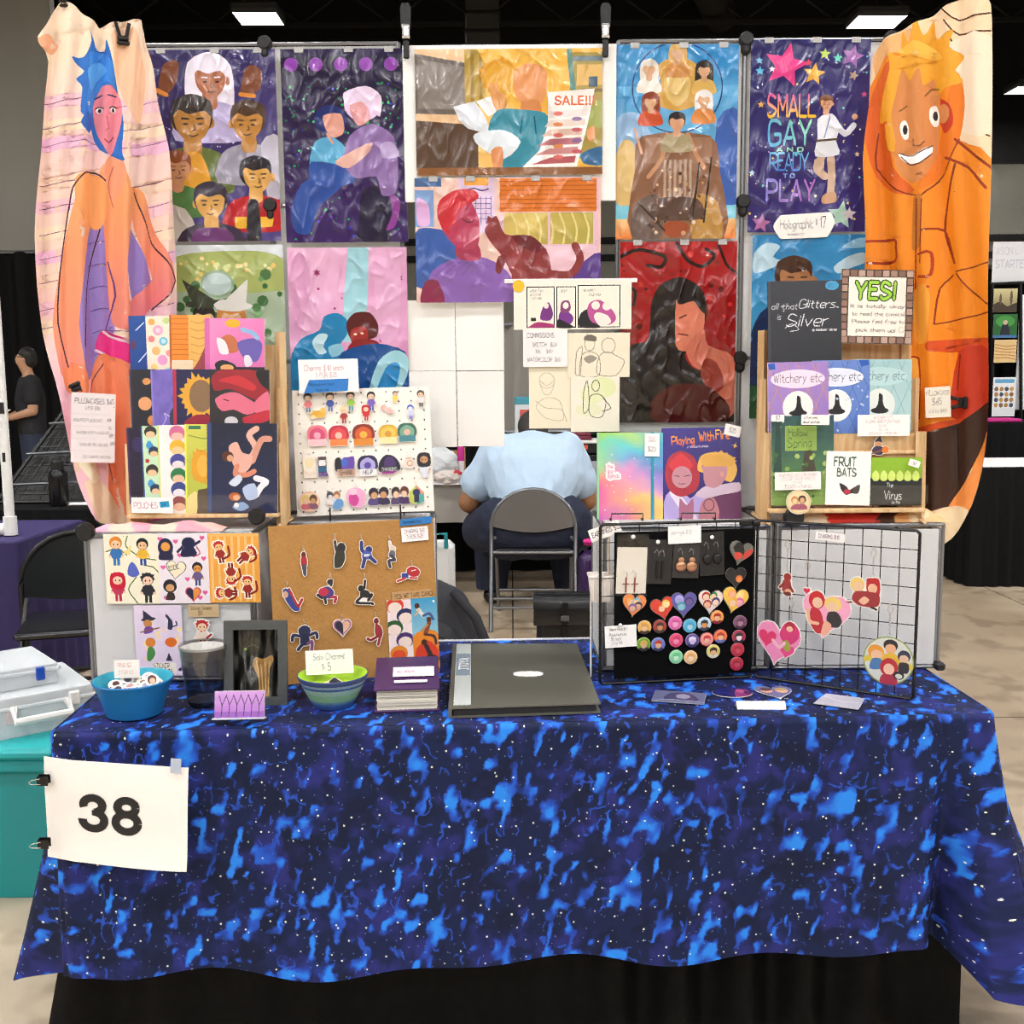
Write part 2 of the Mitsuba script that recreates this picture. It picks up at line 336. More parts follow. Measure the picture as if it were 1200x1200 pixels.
# folding partition at the left, three leaves
for i, (a, b) in enumerate(((-13.0, -11.0), (-10.98, -8.98), (-8.96, -7.32), (-7.3, -6.2))):
    structure('wall_partition', cbox(((a + b) / 2, 15.1, 4.8), (b - a, 0.2, 9.6), 0.02), 'airwall_paint')
for z in (4.35, 4.65): structure('trim_2', cbox((-9.6, 14.98, z), (4.7, 0.04, 0.12)), 'black_paint')
# roof steel
for i, y in enumerate((13.0, 16.0, 19.5, 22.5)):
    structure('roof_beam', cat([cbox((0, y, 9.25), (39.8, 0.12, 0.08)), cbox((0, y, 8.55), (39.8, 0.12, 0.08))] +
              [rod((x, y, 8.58), (x + s * 0.9, y, 9.22), 0.03, 6) for x in np.arange(-15, 15, 1.8) for s in (1, -1)]), col(0x232324, 0.7))
structure('roof_duct', trimesh.util.concatenate([rod((1.4, 14.5, 9.0), (4.5, 23.5, 9.0), 0.35, 20)]), col(0x2c2a29, 0.6), smooth=40)
colm = at(565, 30, 17.0)
k = thing('steel_column', 'dark grey column with black bands rising behind the top of the poster wall', 'column')
part(k, 'shaft', cbox((colm[0], 17.2, 4.8), (0.52, 0.4, 9.58), 0.02), col(0x3a3937, 0.6))
for py in (14, 36):
    z = at(565, py, 17.0)[2]; part(k, 'band', cbox((colm[0], 17.2, z), (0.56, 0.44, 0.05), 0.01), 'black_paint')
# lamps
mat('lamp_case', princ(0x3a3a3c, 0.5))
def lamp(pos, label, group=None, w=0.62, h=0.34):
    k = thing('high_bay_lamp', label, 'ceiling lamp', group); x, y, z = pos
    part(k, 'housing', cbox((x, y, z + 0.09), (w + 0.06, h + 0.06, 0.14), 0.03), 'lamp_case')
    part(k, 'stem', rod((x, y, z + 0.15), (x, y, ZC), 0.012, 6), 'lamp_case')
    d = trimesh.Trimesh([[x - w / 2, y - h / 2, z], [x + w / 2, y - h / 2, z], [x + w / 2, y + h / 2, z], [x - w / 2, y + h / 2, z]], [[0, 2, 1], [0, 3, 2]], process=False)
    kk = part(k + '__housing', 'lens', d, 'lamp_case')
    scene[kk]['emitter'] = {'type': 'area', 'radiance': {'type': 'rgb', 'value': [LAMP_RADIANCE, LAMP_RADIANCE * 0.975, LAMP_RADIANCE * 0.95]}}
lamp(at(303, 22, 17.3), 'bright ceiling lamp above the purple group poster, at the upper left', w=0.66, h=0.6)
lamp(at(1027, 26, 17.3), 'bright ceiling lamp beside the top of the orange pillowcase', w=0.75, h=0.6)
lamp(at(1203, 106, 21.5), 'ceiling lamp cut by the right edge of the photo', w=0.6, h=0.6)
for y in (-15.0, -10.0, -5.0, -0.5, 4.5):
    for x in (-11.5, -7.0, -2.3, 2.3, 7.0, 11.5):
        lamp((x + 0.15 * y / 5, y, 7.0), 'high bay lamp hung under the black ceiling on the side of the aisle', 'aisle lamps outside the picture', 0.75, 0.6)
for x in (-12.0, 12.5):
    lamp((x, 11.5, 7.0), 'high bay lamp hung under the black ceiling over the far booths', 'far booth lamps outside the picture', 0.75, 0.6)

# ------------------------------------------------------------------ drapes and booths farther back
def curtain(name, label, a, b, z0, z1, m, fold=0.18, depth=0.05, seed=0, top=0.8, hem=0.0):
    "a pleated curtain from a to b (x, y on the floor)"
    a, b = np.array(a, float), np.array(b, float); L = np.linalg.norm(b - a); n = max(int(L / fold * 10), 20); t = np.linspace(0, 1, n)
    d = (b - a) / L; nr = np.array([d[1], -d[0]]); zs = np.linspace(0, 1, 8)
    w = np.sin(2 * math.pi * (t * L / fold + 0.9 * meshkit.noise(np.c_[t * L * 1.3, t * 0, t * 0 + seed]))) * depth * (0.5 + meshkit.noise(np.c_[t * L * 2.1, t * 0 + 9, t * 0 + seed]))
    P = np.zeros((n, 8, 3))
    for j, s in enumerate(zs):
        P[:, j, :2] = a + t[:, None] * (b - a) + nr * (w * (1 - (1 - top) * s))[:, None]
        P[:, j, 2] = z0 + (z1 - z0) * s + (hem * (meshkit.noise(np.c_[t * L * 1.7, t * 0, t * 0 + seed + 3]) - .5) if j == 0 else 0)
    k = thing(name, label, 'curtain')
    part(k, 'cloth', grid_mesh(P), m, smooth=True)
    part(k, 'rail', rod((a[0], a[1], z1), (b[0], b[1], z1), 0.02, 8), 'grey_steel', smooth=40)
    for e in (a, b): part(k, 'post', rod((e[0], e[1], 0.0), (e[0], e[1], z1), 0.02, 8), 'grey_steel', smooth=40)
    return k
curtain('black_curtain', 'tall black curtain behind the standing man at the left', (-12, 12.6), (-5.0, 12.6), 0.02, 2.93, 'black_drape', 0.3, 0.06, 1)
curtain('grey_curtain', 'grey curtain seen through the gap right of the blank white sheets', (-0.9, 8.7), (1.5, 8.7), 0.02, 1.86, 'grey_drape', 0.2, 0.04, 2)
curtain('black_curtain', 'low black curtain behind the seated person', (-1.6, 8.5), (2.2, 8.5), 0.02, 1.0, 'black_drape', 0.16, 0.04, 3)
curtain('black_curtain', 'black curtain behind the art prints of the booth at the far right', (3.7, 9.3), (7.5, 9.3), 0.02, 2.35, 'black_drape', 0.2, 0.04, 5)

def skirted_table(label, x0, x1, y0, y1, z, topm, skirtm, seed=0, over=0.03):
    k = thing('skirted_table', label, 'table')
    part(k, 'tabletop', cbox(((x0 + x1) / 2, (y0 + y1) / 2, z - 0.015), (x1 - x0, y1 - y0, 0.03), 0.01), topm)
    path = [(x0, y1), (x0, y0), (x1, y0), (x1, y1)]; P = []
    for (a, b) in zip(path[:-1], path[1:]):
        a, b = np.array(a), np.array(b); L = np.linalg.norm(b - a); n = int(L / 0.012)
        t = np.linspace(0, 1, max(n, 6)); d = (b - a) / L; nr = np.array([d[1], -d[0]])
        w = (0.5 + 0.5 * np.sin(2 * math.pi * (t * L / 0.11 + meshkit.noise(np.c_[t * L * 3, t * 0 + seed, t * 0])))) * 0.03 * np.clip(np.minimum(t, 1 - t) * 12, 0, 1)
        P.append(np.stack([np.c_[a + t[:, None] * (b - a) + nr * (0.008 + w * s)[:, None], np.full(len(t), zz)] for zz, s in ((z - 0.004, 0.25), (z * 0.6, 0.9), (0.01, 1.3))], 1))
    part(k, 'skirt', grid_mesh(np.concatenate(P)), skirtm, smooth=True); return k
# booth at the far right
skirted_table('white-topped table with a black pleated skirt at the far right', 3.1, 5.2, 7.05, 7.8, 0.82, col(0xf6f4f2, 0.5), 'black_drape', 1)
skirted_table('black cloth covered back table under the art prints at the far right', 3.15, 6.2, 8.35, 9.1, 1.05, 'black_drape', 'black_drape', 2)
q = at(1200, 548, 8.5)
f, W, H = rect(1163, 283, 1260, 332, 9.12)
sheet('banner', 'white booth banner with pale lettering behind the orange pillowcase', 'banner', f, W, H,
      [(rc(0, 0, 200, 100), 0xe9e9ec), (lettering('STARTE', 8, 62, 18, 3), 0xc9ccd4), (lettering('ASON L', 8, 30, 16, 2.6), 0xd0d2d8)], (0, 0, 200, 100))
k = thing('print_stand', 'black wire stand holding art prints at the far right edge', 'display stand')
for px in (1163, 1196): part(k, 'upright', rod(at(px, 332, 9.05), at(px, 500, 9.05) * [1, 1, 0] + [0, 0, 1.05], 0.015, 6), BLACK)
part(k, 'bar', rod(at(1160, 333, 9.05), at(1205, 331, 9.05), 0.015, 6), BLACK)
def farprint(r, label, sh, box):
    f, W, H = rect(*r, 9.0); sheet('art_print', label, 'art print', f, W, H, sh, box)
farprint((1164, 338, 1192, 366), 'small misty garden print at the top of the far right stand', [(rc(0, 0, 100, 100), grad(0xd8cf9a, 0x7b6a4a, (0, 0), (0, 100))), (bl(0, 70, 30, 55, 60, 75, 100, 60, 100, 100, 0, 100), 0x4a3d33), (el(30, 45, 5, 25), 0x6b5a48), (el(75, 40, 6, 30), 0x6b5a48)], (0, 0, 100, 100))
farprint((1164, 368, 1192, 396), 'small green print with a pale figure on the far right stand', [(rc(0, 0, 100, 100), 0x2f6b3a), (el(50, 30, 40, 25), 0x4e9a4c), (bl(30, 90, 40, 40, 60, 40, 70, 90), 0x2a2d38), (el(50, 35, 10), 0xc9b8a0), (rc(0, 88, 100, 100), 0x4a78a8)], (0, 0, 100, 100))
farprint((1165, 398, 1191, 425), 'small sand coloured print on the far right stand', [(rc(0, 0, 100, 100), 0xe8c890)] + [(ln(4, 5, 20 + 15 * i, 50, 30 + 12 * i, 95, 25 + 15 * i), 0xc98a4a) for i in range(5)], (0, 0, 100, 100))
farprint((1163, 442, 1190, 488), 'white sheet with rows of round brown pins standing on the far black table', [(rc(0, 0, 100, 160), 0xf1f2f4), (rc(8, 8, 92, 24), 0x6fb0d8)] + [(el(16 + 22 * i, 48 + 22 * j, 9), (0x8a6a4a, 0xb8894c, 0x4a5668, 0xcf9d5a)[(i + j) % 4]) for i in range(4) for j in range(4)], (0, 0, 100, 160))
f, W, H = rect(1192, 345, 1230, 480, 9.08)
sheet('art_print', 'white paper sheet at the right border of the photo, beside the far prints', 'paper', f, W, H, [(rc(0, 0, 10, 10), 0xf3f3f5)], (0, 0, 10, 10))
put(thing('magenta_cloth', 'folded magenta cloth lying on the far black table at the right', 'cloth'), cbox(at(1166, 494, 8.42) * [1, 1, 0] + [0, 0.1, 1.065], (0.42, 0.25, 0.03), 0.01), col(0xc0267e, 0.7))

# neighbour's things at the left
mat('purple_cloth', princ(0x2e2456, 0.8, sheen=0.4))
skirted_table('purple cloth covered table of the next booth at the left edge', -3.6, -2.17, 4.56, 5.3, 0.74, 'purple_cloth', 'purple_cloth', 4)
k = thing('white_pole', 'white plastic pipe upright standing on the purple table at the left edge', 'pole')
xp = at(11, 600, 4.75)[0]
part(k, 'pipe', rod((xp, 4.75, 0.80), (xp, 4.75, 1.85), 0.022, 14), WHITE, smooth=40)
part(k, 'foot', cat([rod((xp, 4.75, 0.745), (xp, 4.75, 0.83), 0.03, 14), rod((xp - 0.02, 4.75, 0.772), (xp - 0.6, 4.7, 0.772), 0.028, 14)]), WHITE, smooth=40)
part(k, 'label', cbox((xp + 0.003, 4.727, 1.32), (0.03, 0.004, 0.05)), DARK)
part(k, 'label', cbox((xp + 0.003, 4.727, 1.10), (0.012, 0.004, 0.04)), DARK)
skirted_table('black cloth covered table behind the black chair at the left', -4.2, -2.2, 5.75, 6.6, 0.74, 'black_drape', 'black_drape', 5)
k = thing('wire_rack', 'black wire mesh rack leaning on the black table at the left', 'display rack')
A, B = np.array([-2.75, 6.05, 0.745]), np.array([-2.28, 6.3, 1.55])
part(k, 'frame', cat([rod((-2.95, 6.0, 0.75), (-2.45, 6.5, 1.62), 0.012, 6), rod((-2.3, 6.0, 0.75), (-2.42, 6.5, 1.62), 0.012, 6), rod((-2.95, 6.0, 0.75), (-2.3, 6.0, 0.75), 0.012, 6)]), BLACK)
part(k, 'mesh', cat([rod((-2.95 + .06 * i, 6.0, 0.75), (-2.45 + .003 * i, 6.5, 1.62), 0.004, 5) for i in range(11)] + [rod((-2.95 + .5 * t, 6 + .5 * t, .75 + .87 * t), (-2.3 - .12 * t, 6 + .5 * t, .75 + .87 * t), 0.004, 5) for t in np.linspace(.05, .95, 16)]), BLACK)
part(k, 'panel', grid_mesh(np.array([[(-2.95, 6.03, .75), (-2.45, 6.53, 1.6)], [(-2.3, 6.03, .75), (-2.42, 6.53, 1.6)]], float)), col(0x1c1c1d, 0.5))
for i in range(3):
    y = 6.0 + 0.1 * i; part(k, 'shelf_edge', rod((-2.9 + .1 * i, y - 0.015, 0.85 + .17 * i), (-2.33, y - 0.015, 0.87 + .17 * i), 0.008, 6), 'grey_steel')
k = thing('black_bottle', 'black bottle standing on the black table behind the pillowcase, at the left', 'bottle'); c = at(70, 596, 5.9) * [1, 1, 0]
part(k, 'body', lathe([(0, .745), (.05, .745), (.052, .76), (.052, .90), (.045, .93), (0.03, .945), (0, .945)], 24, c), col(0x141416, 0.15), smooth=40)
part(k, 'cap', lathe([(0, .944), (.032, .944), (.034, .985), (.03, .995), (0, .995)], 20, c), col(0x202022, 0.3), smooth=40)
put(thing('paper_stack', 'white papers lying flat on the black table at the left', 'papers'), cbox(at(58, 588, 6.1) * [1, 1, 0] + [.55, -.2, .748], (.36, .25, .012), .002), PAPER)
put(thing('paper_stack', 'single white paper lying on the black table right of the black bottle', 'papers'), cbox(at(92, 592, 6.0) * [1, 1, 0] + [0, 0, .745], (.2, .2, .008), .002), PAPER)

def folding_chair(name, label, o, yaw, padded=True, back_h=0.80, w=0.44, seatm=None, framem='chrome', backm=None):
    "folding chair; o is the floor point under the middle of the back, the chair faces +y of its own frame"
    k = thing(name, label, 'chair'); M = T().translate([float(x) for x in o]).rotate([0, 0, 1], yaw); R = np.array(M.matrix)
    def tr(m): m.apply_transform(R); return m
    h = w / 2; sm_ = dict(smooth=40)
    arch = [(-h, -0.14, 0.0), (-h, 0.0, 0.45), (-h, 0.01, 0.58)] + [(-h * math.cos(a), 0.01 + 0.0 * a, 0.58 + (back_h - 0.58) * math.sin(a)) for a in np.linspace(0.15, math.pi - 0.15, 13)] + [(h, 0.01, 0.58), (h, 0.0, 0.45), (h, -0.14, 0.0)]
    part(k, 'frame', tr(tube(arch, 0.0125, 10)), framem, **sm_)
    for s in (-1, 1):
        part(k, 'leg', tr(tube([(s * (h - .02), 0.02, 0.52), (s * (h - .02), 0.16, 0.42), (s * (h - .02), 0.42, 0.0)], 0.011, 8)), framem, **sm_)
    part(k, 'crossbar', tr(rod((-h, -0.075, 0.18), (h, -0.075, 0.18), 0.009)), framem, **sm_)
    part(k, 'crossbar', tr(rod((-h, -0.09, 0.13), (h, -0.09, 0.13), 0.009)), framem, **sm_)
    part(k, 'crossbar', tr(rod((-h + .02, 0.33, 0.15), (h - .02, 0.33, 0.15), 0.009)), framem, **sm_)
    # seat
    b = cbox((0, 0.20, 0.445), (w - .04, 0.40, 0.035), 0.014); part(k, 'seat', tr(b), seatm, smooth=50)
    part(k, 'seat_rail', tr(rod((-h + .01, 0.01, 0.435), (h - .01, 0.01, 0.435), 0.011)), framem, **sm_)
    # back rest: a curved plate inside the arch
    out = []
    n = 24
    for i in range(n + 1):
        u = -1 + 2 * i / n; x = u * (h - 0.012); top = 0.58 + (back_h - 0.585) * math.sqrt(max(0, 1 - (u * 0.985) ** 2)); bot = 0.585 - 0.03 * math.cos(u * math.pi / 2) - (0.0 if not padded else 0.05)
        bot = min(bot, top - 0.004)
        out.append([(x, -0.025 * (1 - u * u) + 0.01 + d, z) for z, d in ((bot, -.006), (top, -.006), (top, .010), (bot, .010), (bot, -.006))])
    part(k, 'backrest', tr(grid_mesh(np.array(out))), backm, smooth=40); return k
mat('black_vinyl', princ(0x17171a, 0.28, specular=0.6))
mat('taupe_metal', princ(0x6f6a66, 0.38, metallic=0.15))
folding_chair('folding_chair', 'black padded folding chair standing by the purple table at the left', (-1.86, 4.46, 0), 196, True, 0.80, 0.46, 'black_vinyl', BLACK, 'black_vinyl')
# ================================================================== the sales table
ZT = 0.745
A0, B0 = at_z(62, 860, ZT), at_z(1163, 837, ZT)
TD = 0.66                                                              # depth of the table
tx = (B0 - A0) / np.linalg.norm(B0 - A0); ty = np.array([-tx[1], tx[0], 0]); TW = np.linalg.norm(B0 - A0)
def tp(u, v, z): return A0 * [1, 1, 0] + u * tx + v * ty + np.array([0, 0, z])
TYAW = math.degrees(math.atan2(tx[1], tx[0]))
k = thing('folding_table', 'long folding table under the blue galaxy cloth', 'table')
def tmesh(m, u, v, z, yaw=0):
    m = m.copy(); m.apply_transform(np.array(T().translate([float(x) for x in tp(u, v, z)]).rotate([0, 0, 1], TYAW + yaw).matrix)); return m
part(k, 'tabletop', tmesh(cbox((0, 0, 0), (TW - .03, TD - .02, .04), .01), TW / 2, TD / 2, ZT - .024), col(0xd8d4cc, 0.5))
for u in (0.15, TW - .15):
    for v in (.14, TD - .08): part(k, 'leg', rod(tp(u, v, 0), tp(u, v, ZT - .04), 0.014), 'grey_steel', smooth=40)
def galaxy(p, n, uv):
    a, b = uv.x, uv.y; x, y = a * 2.4, b * 2.4
    w1, w2 = noise(x * 17, y * 17, 0.5) - 0.5, noise(x * 17 + 31, y * 17, 7.5) - 0.5
    w5, w6 = noise(x * 110, y * 110, 1.5) - 0.5, noise(x * 110 + 9, y * 110, 3.5) - 0.5
    w3, w4 = noise(x * 48, y * 48, 2.5) - 0.5, noise(x * 48 + 13, y * 48, 5.5) - 0.5
    X, Y = x + 0.04 * w1 + 0.022 * w3 + 0.012 * w5, y + 0.04 * w2 + 0.022 * w4 + 0.012 * w6
    c = mix(lin(0x111d44), lin(0x262a72), smoothstep(0.42, 0.80, fbm(X * 9, Y * 8, 2.0, octaves=3)))
    c = mix(c, lin(0x0d1734), smoothstep(0.5, 0.68, fbm(X * 7 + 9, Y * 7, 8.0, octaves=3)) * 0.85)
    r = 1 - dr.abs(2 * noise(X * 22, Y * 15, 4.0) - 1); m = smoothstep(0.45, 0.62, noise(X * 11 + 5, Y * 9, 6.0))
    m = m * smoothstep(0.5, 0.66, noise(X * 33, Y * 26, 9.0)); c = mix(c, lin(0x2b55c4), smoothstep(0.80, 0.99, r) * m * 0.85)
    f = noise(X * 27 + 0.25 * Y * 27, Y * 15, 3.0) * 0.72 + noise(X * 11, Y * 8, 11.0) * 0.28
    c = mix(c, lin(0x2450c0), smoothstep(0.60, 0.74, f)); c = mix(c, lin(0x2a86ea), smoothstep(0.69, 0.84, f))
    d, _, h = voronoi(a * 30, b * 30); d2, _, h2 = voronoi(a * 66 + 7, b * 66)
    c = dr.select((d < 0.02 + 0.045 * h) & (h > 0.55), c3(lin(0xe9ead8)), c); return dr.select((d2 < 0.06) & (h2 > 0.75), c3(lin(0x8ea6de)), c)
mat('galaxy_cotton', princ(mikit.proc(galaxy), 0.75, sheen=0.15, specular=0.25))
mat('white_selvedge', princ(0xe8eaf0, 0.8))
# cloth: the top, then a skirt of cloth that follows left side, front, right side
def cloth():
    r = 0.03; S, Pq, Nn = [], [], []                                    # path of the edge with outward normals (u, v)
    for v in np.linspace(TD, r, 60): Pq.append((0, v)); Nn.append((-1, 0))
    for a in np.linspace(0, math.pi / 2, 14)[1:]: Pq.append((r - r * math.cos(a), r - r * math.sin(a))); Nn.append((-math.cos(a), -math.sin(a)))
    for u in np.linspace(r, TW - r, 260)[1:]: Pq.append((u, 0)); Nn.append((0, -1))
    for a in np.linspace(math.pi / 2, 0, 14)[1:]: Pq.append((TW - r + r * math.cos(a), r - r * math.sin(a))); Nn.append((math.cos(a), -math.sin(a)))
    for v in np.linspace(r, TD, 60)[1:]: Pq.append((TW, v)); Nn.append((1, 0))
    Pq, Nn = np.array(Pq), np.array(Nn, float); s = np.r_[0, np.cumsum(np.linalg.norm(np.diff(Pq, axis=0), axis=1))]
    sl, sr = TD - r + r * .8, TD - r + r * 1.57 + TW - 2 * r + r * .8         # path length at the two corners
    nd = 44; d = np.linspace(0, 1, nd); out = np.zeros((len(s), nd, 3)); uv = np.zeros((len(s), nd, 2))
    g = lambda c, w: np.exp(-((s - c) / w) ** 2)
    front = (s > sl) & (s < sr)
    side = np.where(front, 0, 1)
    drop = 0.505 + 0.012 * np.sin(s * 7.0) + 0.01 * np.sin(s * 17 + 1) + 0.105 * g(sl - .13, .10) + 0.13 * g(sr + .08, .12) + .012 * g(sl + .1, .12)
    fl = 0.012 + 0.014 * np.sin(s * 5 + 1) * front + 0.008 * np.sin(s * 11) * front
    fl = fl + 0.135 * g(sl - .13, .075) - 0.05 * g(sl - .035, .03) + 0.24 * g(sr + .09, .11) - 0.10 * g(sr - .085, .028) + side * .03 * np.sin(s * 24)
    for j, t in enumerate(d):
        if j < 6:                                                       # rounded over the edge
            a = j / 5 * math.pi / 2; off, dz = 0.012 * math.sin(a), -0.012 * (1 - math.cos(a)); e = 0
        else:
            e = (t - d[5]) / (1 - d[5]); off, dz = 0.012, -0.012
        o = off + fl * e ** 1.15 + .002
        q = Pq + Nn * o[:, None]; z = ZT + .003 + dz - (drop - .012) * e
        out[:, j] = np.array([tp(a, b, 0) for a, b in q]) + np.c_[z * 0, z * 0, z]
        uv[:, j, 0], uv[:, j, 1] = s, 0.002 * j if j < 6 else 0.012 + drop * e
    m = grid_mesh(out); uvs = [uv.reshape(-1, 2)]
    nu, nv = 120, 40; tv = np.zeros((nu, nv, 3)); tuv = np.zeros((nu, nv, 2))
    for i, u in enumerate(np.linspace(0, TW, nu)):
        for j, v in enumerate(np.linspace(0, TD + .012, nv)):
            dd = min(u, TW - u, v, .012) / .012
            h = .002 * (meshkit.noise(np.array([u * 5, v * 6, 3.0])) - .4) * min(1, min(u, TW - u, v) * 15)
            tv[i, j] = tp(u, v, ZT + .003 + max(h, -.001)); tuv[i, j] = (TD + u, -v)
    corner = lambda: None
    mt = grid_mesh(tv); V = np.vstack([m.vertices, mt.vertices]); Fc = np.vstack([m.faces, mt.faces + len(m.vertices)])
    return trimesh.Trimesh(V, Fc, process=False), np.vstack([uvs[0], tuv.reshape(-1, 2)])
cm, cuv = cloth()
kc = thing('tablecloth', 'dark blue galaxy print cloth over the sales table, with bright blue wisps and white stars', 'tablecloth')
part(kc, 'cloth', cm, 'galaxy_cotton', smooth=True, uv=cuv)
part(kc, 'selvedge', tmesh(cbox((0, 0, 0), (TW - .01, .006, .012), .002), TW / 2, TD + .014, ZT + .001), 'white_selvedge', label='white cloth edge along the back')
# black pleated skirt under the cloth
n = 900; us = np.linspace(.0, TW - .04, n); zz = np.linspace(0.012, .70, 14); P = np.zeros((n, 14, 3))
w = 0.035 * (0.5 + 0.5 * np.sin(2 * math.pi * (us / 0.155 + .9 * meshkit.noise(np.c_[us * 3, us * 0, us * 0])))) * (.4 + meshkit.noise(np.c_[us * 2.3, us * 0 + 4, us * 0]))
for j, z in enumerate(zz):
    ww = w * (1.15 - .5 * z) + .004 * meshkit.noise(np.c_[us * 14, us * 0 + z * 9, us * 0])
    P[:, j] = np.array([tp(a + .02 - .11 * max(0, 1 - a / .35) * max(0, 1 - z / .5), b, z) for a, b in zip(us, .075 - ww)])
mat('black_satin', princ(mikit.proc(drape_col), 0.55, specular=0.1))
k = thing('table_skirt', 'black pleated skirt hanging to the floor below the galaxy tablecloth', 'table skirt')
part(k, 'front_cloth', grid_mesh(P), 'black_satin', smooth=True)
for u, lab in ((.02, 'left'), (TW - .02, 'right')):
    vs = np.linspace(.06, TD - .02, 120); Pq = np.zeros((120, 6, 3))
    for j, z in enumerate(np.linspace(.012, .7, 6)): Pq[:, j] = np.array([tp(u + (.018 * math.sin(v * 45)) * (1.2 - z), v, z) for v in vs])
    part(k, 'side_cloth', grid_mesh(Pq), 'black_satin', smooth=True)

# number sign clipped to the cloth
fs = Frame(tp(0.135, -0.062, 0.600), TYAW - 1, -3.5, -4.6)
W, H = 0.281, 0.219
def sheet_bent(parent, W, H, F, m, bend, n=16, name='paper', th=.0006):
    P = np.zeros((n, n, 3))
    for i, u in enumerate(np.linspace(-W / 2, W / 2, n)):
        for j, v in enumerate(np.linspace(-H / 2, H / 2, n)): P[i, j] = F.p(u, v, bend(u / W * 2, v / H * 2))
    a = grid_mesh(P); b = a.copy(); b.vertices = b.vertices - F.n * th; b.faces = b.faces[:, ::-1]
    return part(parent, name, cat([a, b]), m, smooth=True)
k = thing('number_sign', 'white paper sign with a bold black 38, clipped to the front left of the tablecloth', 'sign')
bend = lambda a, b: 0.010 * math.sin(a * 1.7 + .3) * (.6 - .4 * b) + .004 * math.sin(b * 2.2) - .006 * max(0, -a - .6) * 4
sheet_bent(k, W, H, fs, PAPER, bend)
arc = lambda x, y, rx, ry, a0, a1: LineString([(x + rx * math.cos(math.radians(t)), y + ry * math.sin(math.radians(t))) for t in np.linspace(a0, a1, 30)]).buffer(.0083, cap_style='flat')
pf = unary_union([arc(-.0435, -.0165, .0185, .0155, 160, 442), arc(-.0435, .0165, .0215, .0185, -85, 185), sbox(-.046, -.006, -.034, .006),
                  arc(.0225, -.0168, .0178, .0152, 0, 360), arc(.0225, .0165, .0218, .0188, 0, 360)])
pf = affinity.translate(pf, .0, -.002)
t = np.concatenate([(lambda v, f: v[f])(*trimesh.creation.triangulate_polygon(q, engine='earcut')) for q in getattr(pf, 'geoms', [pf])]); v = t.reshape(-1, 2)
v3, f3 = trimesh.remesh.subdivide_to_size(np.c_[v, v[:, 0] * 0], np.arange(len(v)).reshape(-1, 3), .01)
V = np.array([fs.p(a, -b, bend(a / W * 2, -b / H * 2) + .0011) for a, b, _ in v3])
part(k, 'number', trimesh.Trimesh(V, face_viewer(V, f3, fs.n), process=False), col(0x1a1a1b, 0.6), label='bold black number 38')
part(k, 'tape', fs.mesh(cbox((.118, .115, .012), (.02, .03, .0006))), col(0xb9c4d6, 0.25), label='strip of clear tape at the top right corner')
for v, lab in ((.066, 'upper of the two small black binder clips on the number sign'), (-.066, 'lower of the two small black binder clips on the number sign')):
    c = fs.sub(-W / 2 - .001, v, .004, 4)
    kk = thing('binder_clip', lab, 'binder clip', 'binder clips on the number sign')
    part(kk, 'body', c.mesh(cat([extr(Polygon([(-.004, -.009), (.016, -.009), (.016, .009), (-.004, .009)]), .001).apply_translation([0, 0, .006]), extr(Polygon([(-.004, -.009), (.016, -.009), (.016, .009), (-.004, .009)]), .001).apply_translation([0, 0, -.006]), cbox((-.004, 0, .0005), (.002, .018, .013))])), BLACK)
    part(kk, 'handle', c.mesh(tube([(.002, -.006, .008), (-.014, -.004, .012), (-.018, 0, .013), (-.014, .004, .012), (.002, .006, .008)], .0009, 6)), 'chrome')

# ================================================================== display frame of panels, tubes and round connectors
def disc(c, r=.021, d=.022, ax=(0, 1, 0)):
    a = np.array(ax, float); m = lathe([(0, -d / 2), (r * .8, -d / 2), (r, -d / 4), (r, d / 4), (r * .8, d / 2), (0, d / 2)], 22)
    m.apply_transform(trimesh.geometry.align_vectors([0, 0, 1], a)); m.apply_translation(c); return m
CONN = col(0x131314, 0.5)
def cube_unit(label, x0, x1, yf, yb, z0, z1, front=True, yaw=0):
    k = thing('panel_cube', label, 'storage cube'); t = .004
    if front: part(k, 'panel', cbox(((x0 + x1) / 2, yf, (z0 + z1) / 2), (x1 - x0 - .02, t, z1 - z0 - .02), .001), 'frosted_panel')
    part(k, 'panel', cbox(((x0 + x1) / 2, (yf + yb) / 2, z1), (x1 - x0 - .02, yb - yf - .02, t), .001), 'frosted_panel')
    part(k, 'panel', cbox((x0, (yf + yb) / 2, (z0 + z1) / 2), (t, yb - yf - .02, z1 - z0 - .02), .001), 'frosted_panel')
    part(k, 'panel', cbox((x1, (yf + yb) / 2, (z0 + z1) / 2), (t, yb - yf - .02, z1 - z0 - .02), .001), 'frosted_panel')
    part(k, 'panel', cbox(((x0 + x1) / 2, yb, (z0 + z1) / 2), (x1 - x0 - .02, t, z1 - z0 - .02), .001), 'frosted_panel')
    part(k, 'panel', cbox(((x0 + x1) / 2, (yf + yb) / 2, z0 + .003), (x1 - x0 - .02, yb - yf - .02, t), .001), 'frosted_panel')
    C = [np.array([x, y, z]) for x in (x0, x1) for y in (yf, yb) for z in (z0 + .004, z1)]
    for a in range(8):
        for b in range(a + 1, 8):
            if np.sum(np.abs(C[a] - C[b]) > 1e-6) == 1: part(k, 'edge_tube', rod(C[a], C[b], .0045, 6), 'grey_steel')
    return k
ZC0, ZC1 = ZT + .006, 1.093
def conn(k, c, r=.021): part(k, 'connector', disc(c, r), CONN, smooth=40)
kL = cube_unit('translucent panel cube at the left end of the table, with sticker sheets on its front', -.968, -.59, 2.365, 2.70, ZC0, ZC1)
conn(kL, at(100, 623, 2.355)); conn(kL, at(301, 605, 2.36), .019)
kM = cube_unit('translucent panel cube behind the cork board', -.575, -.20, 2.505, 2.70, ZC0, ZC1)
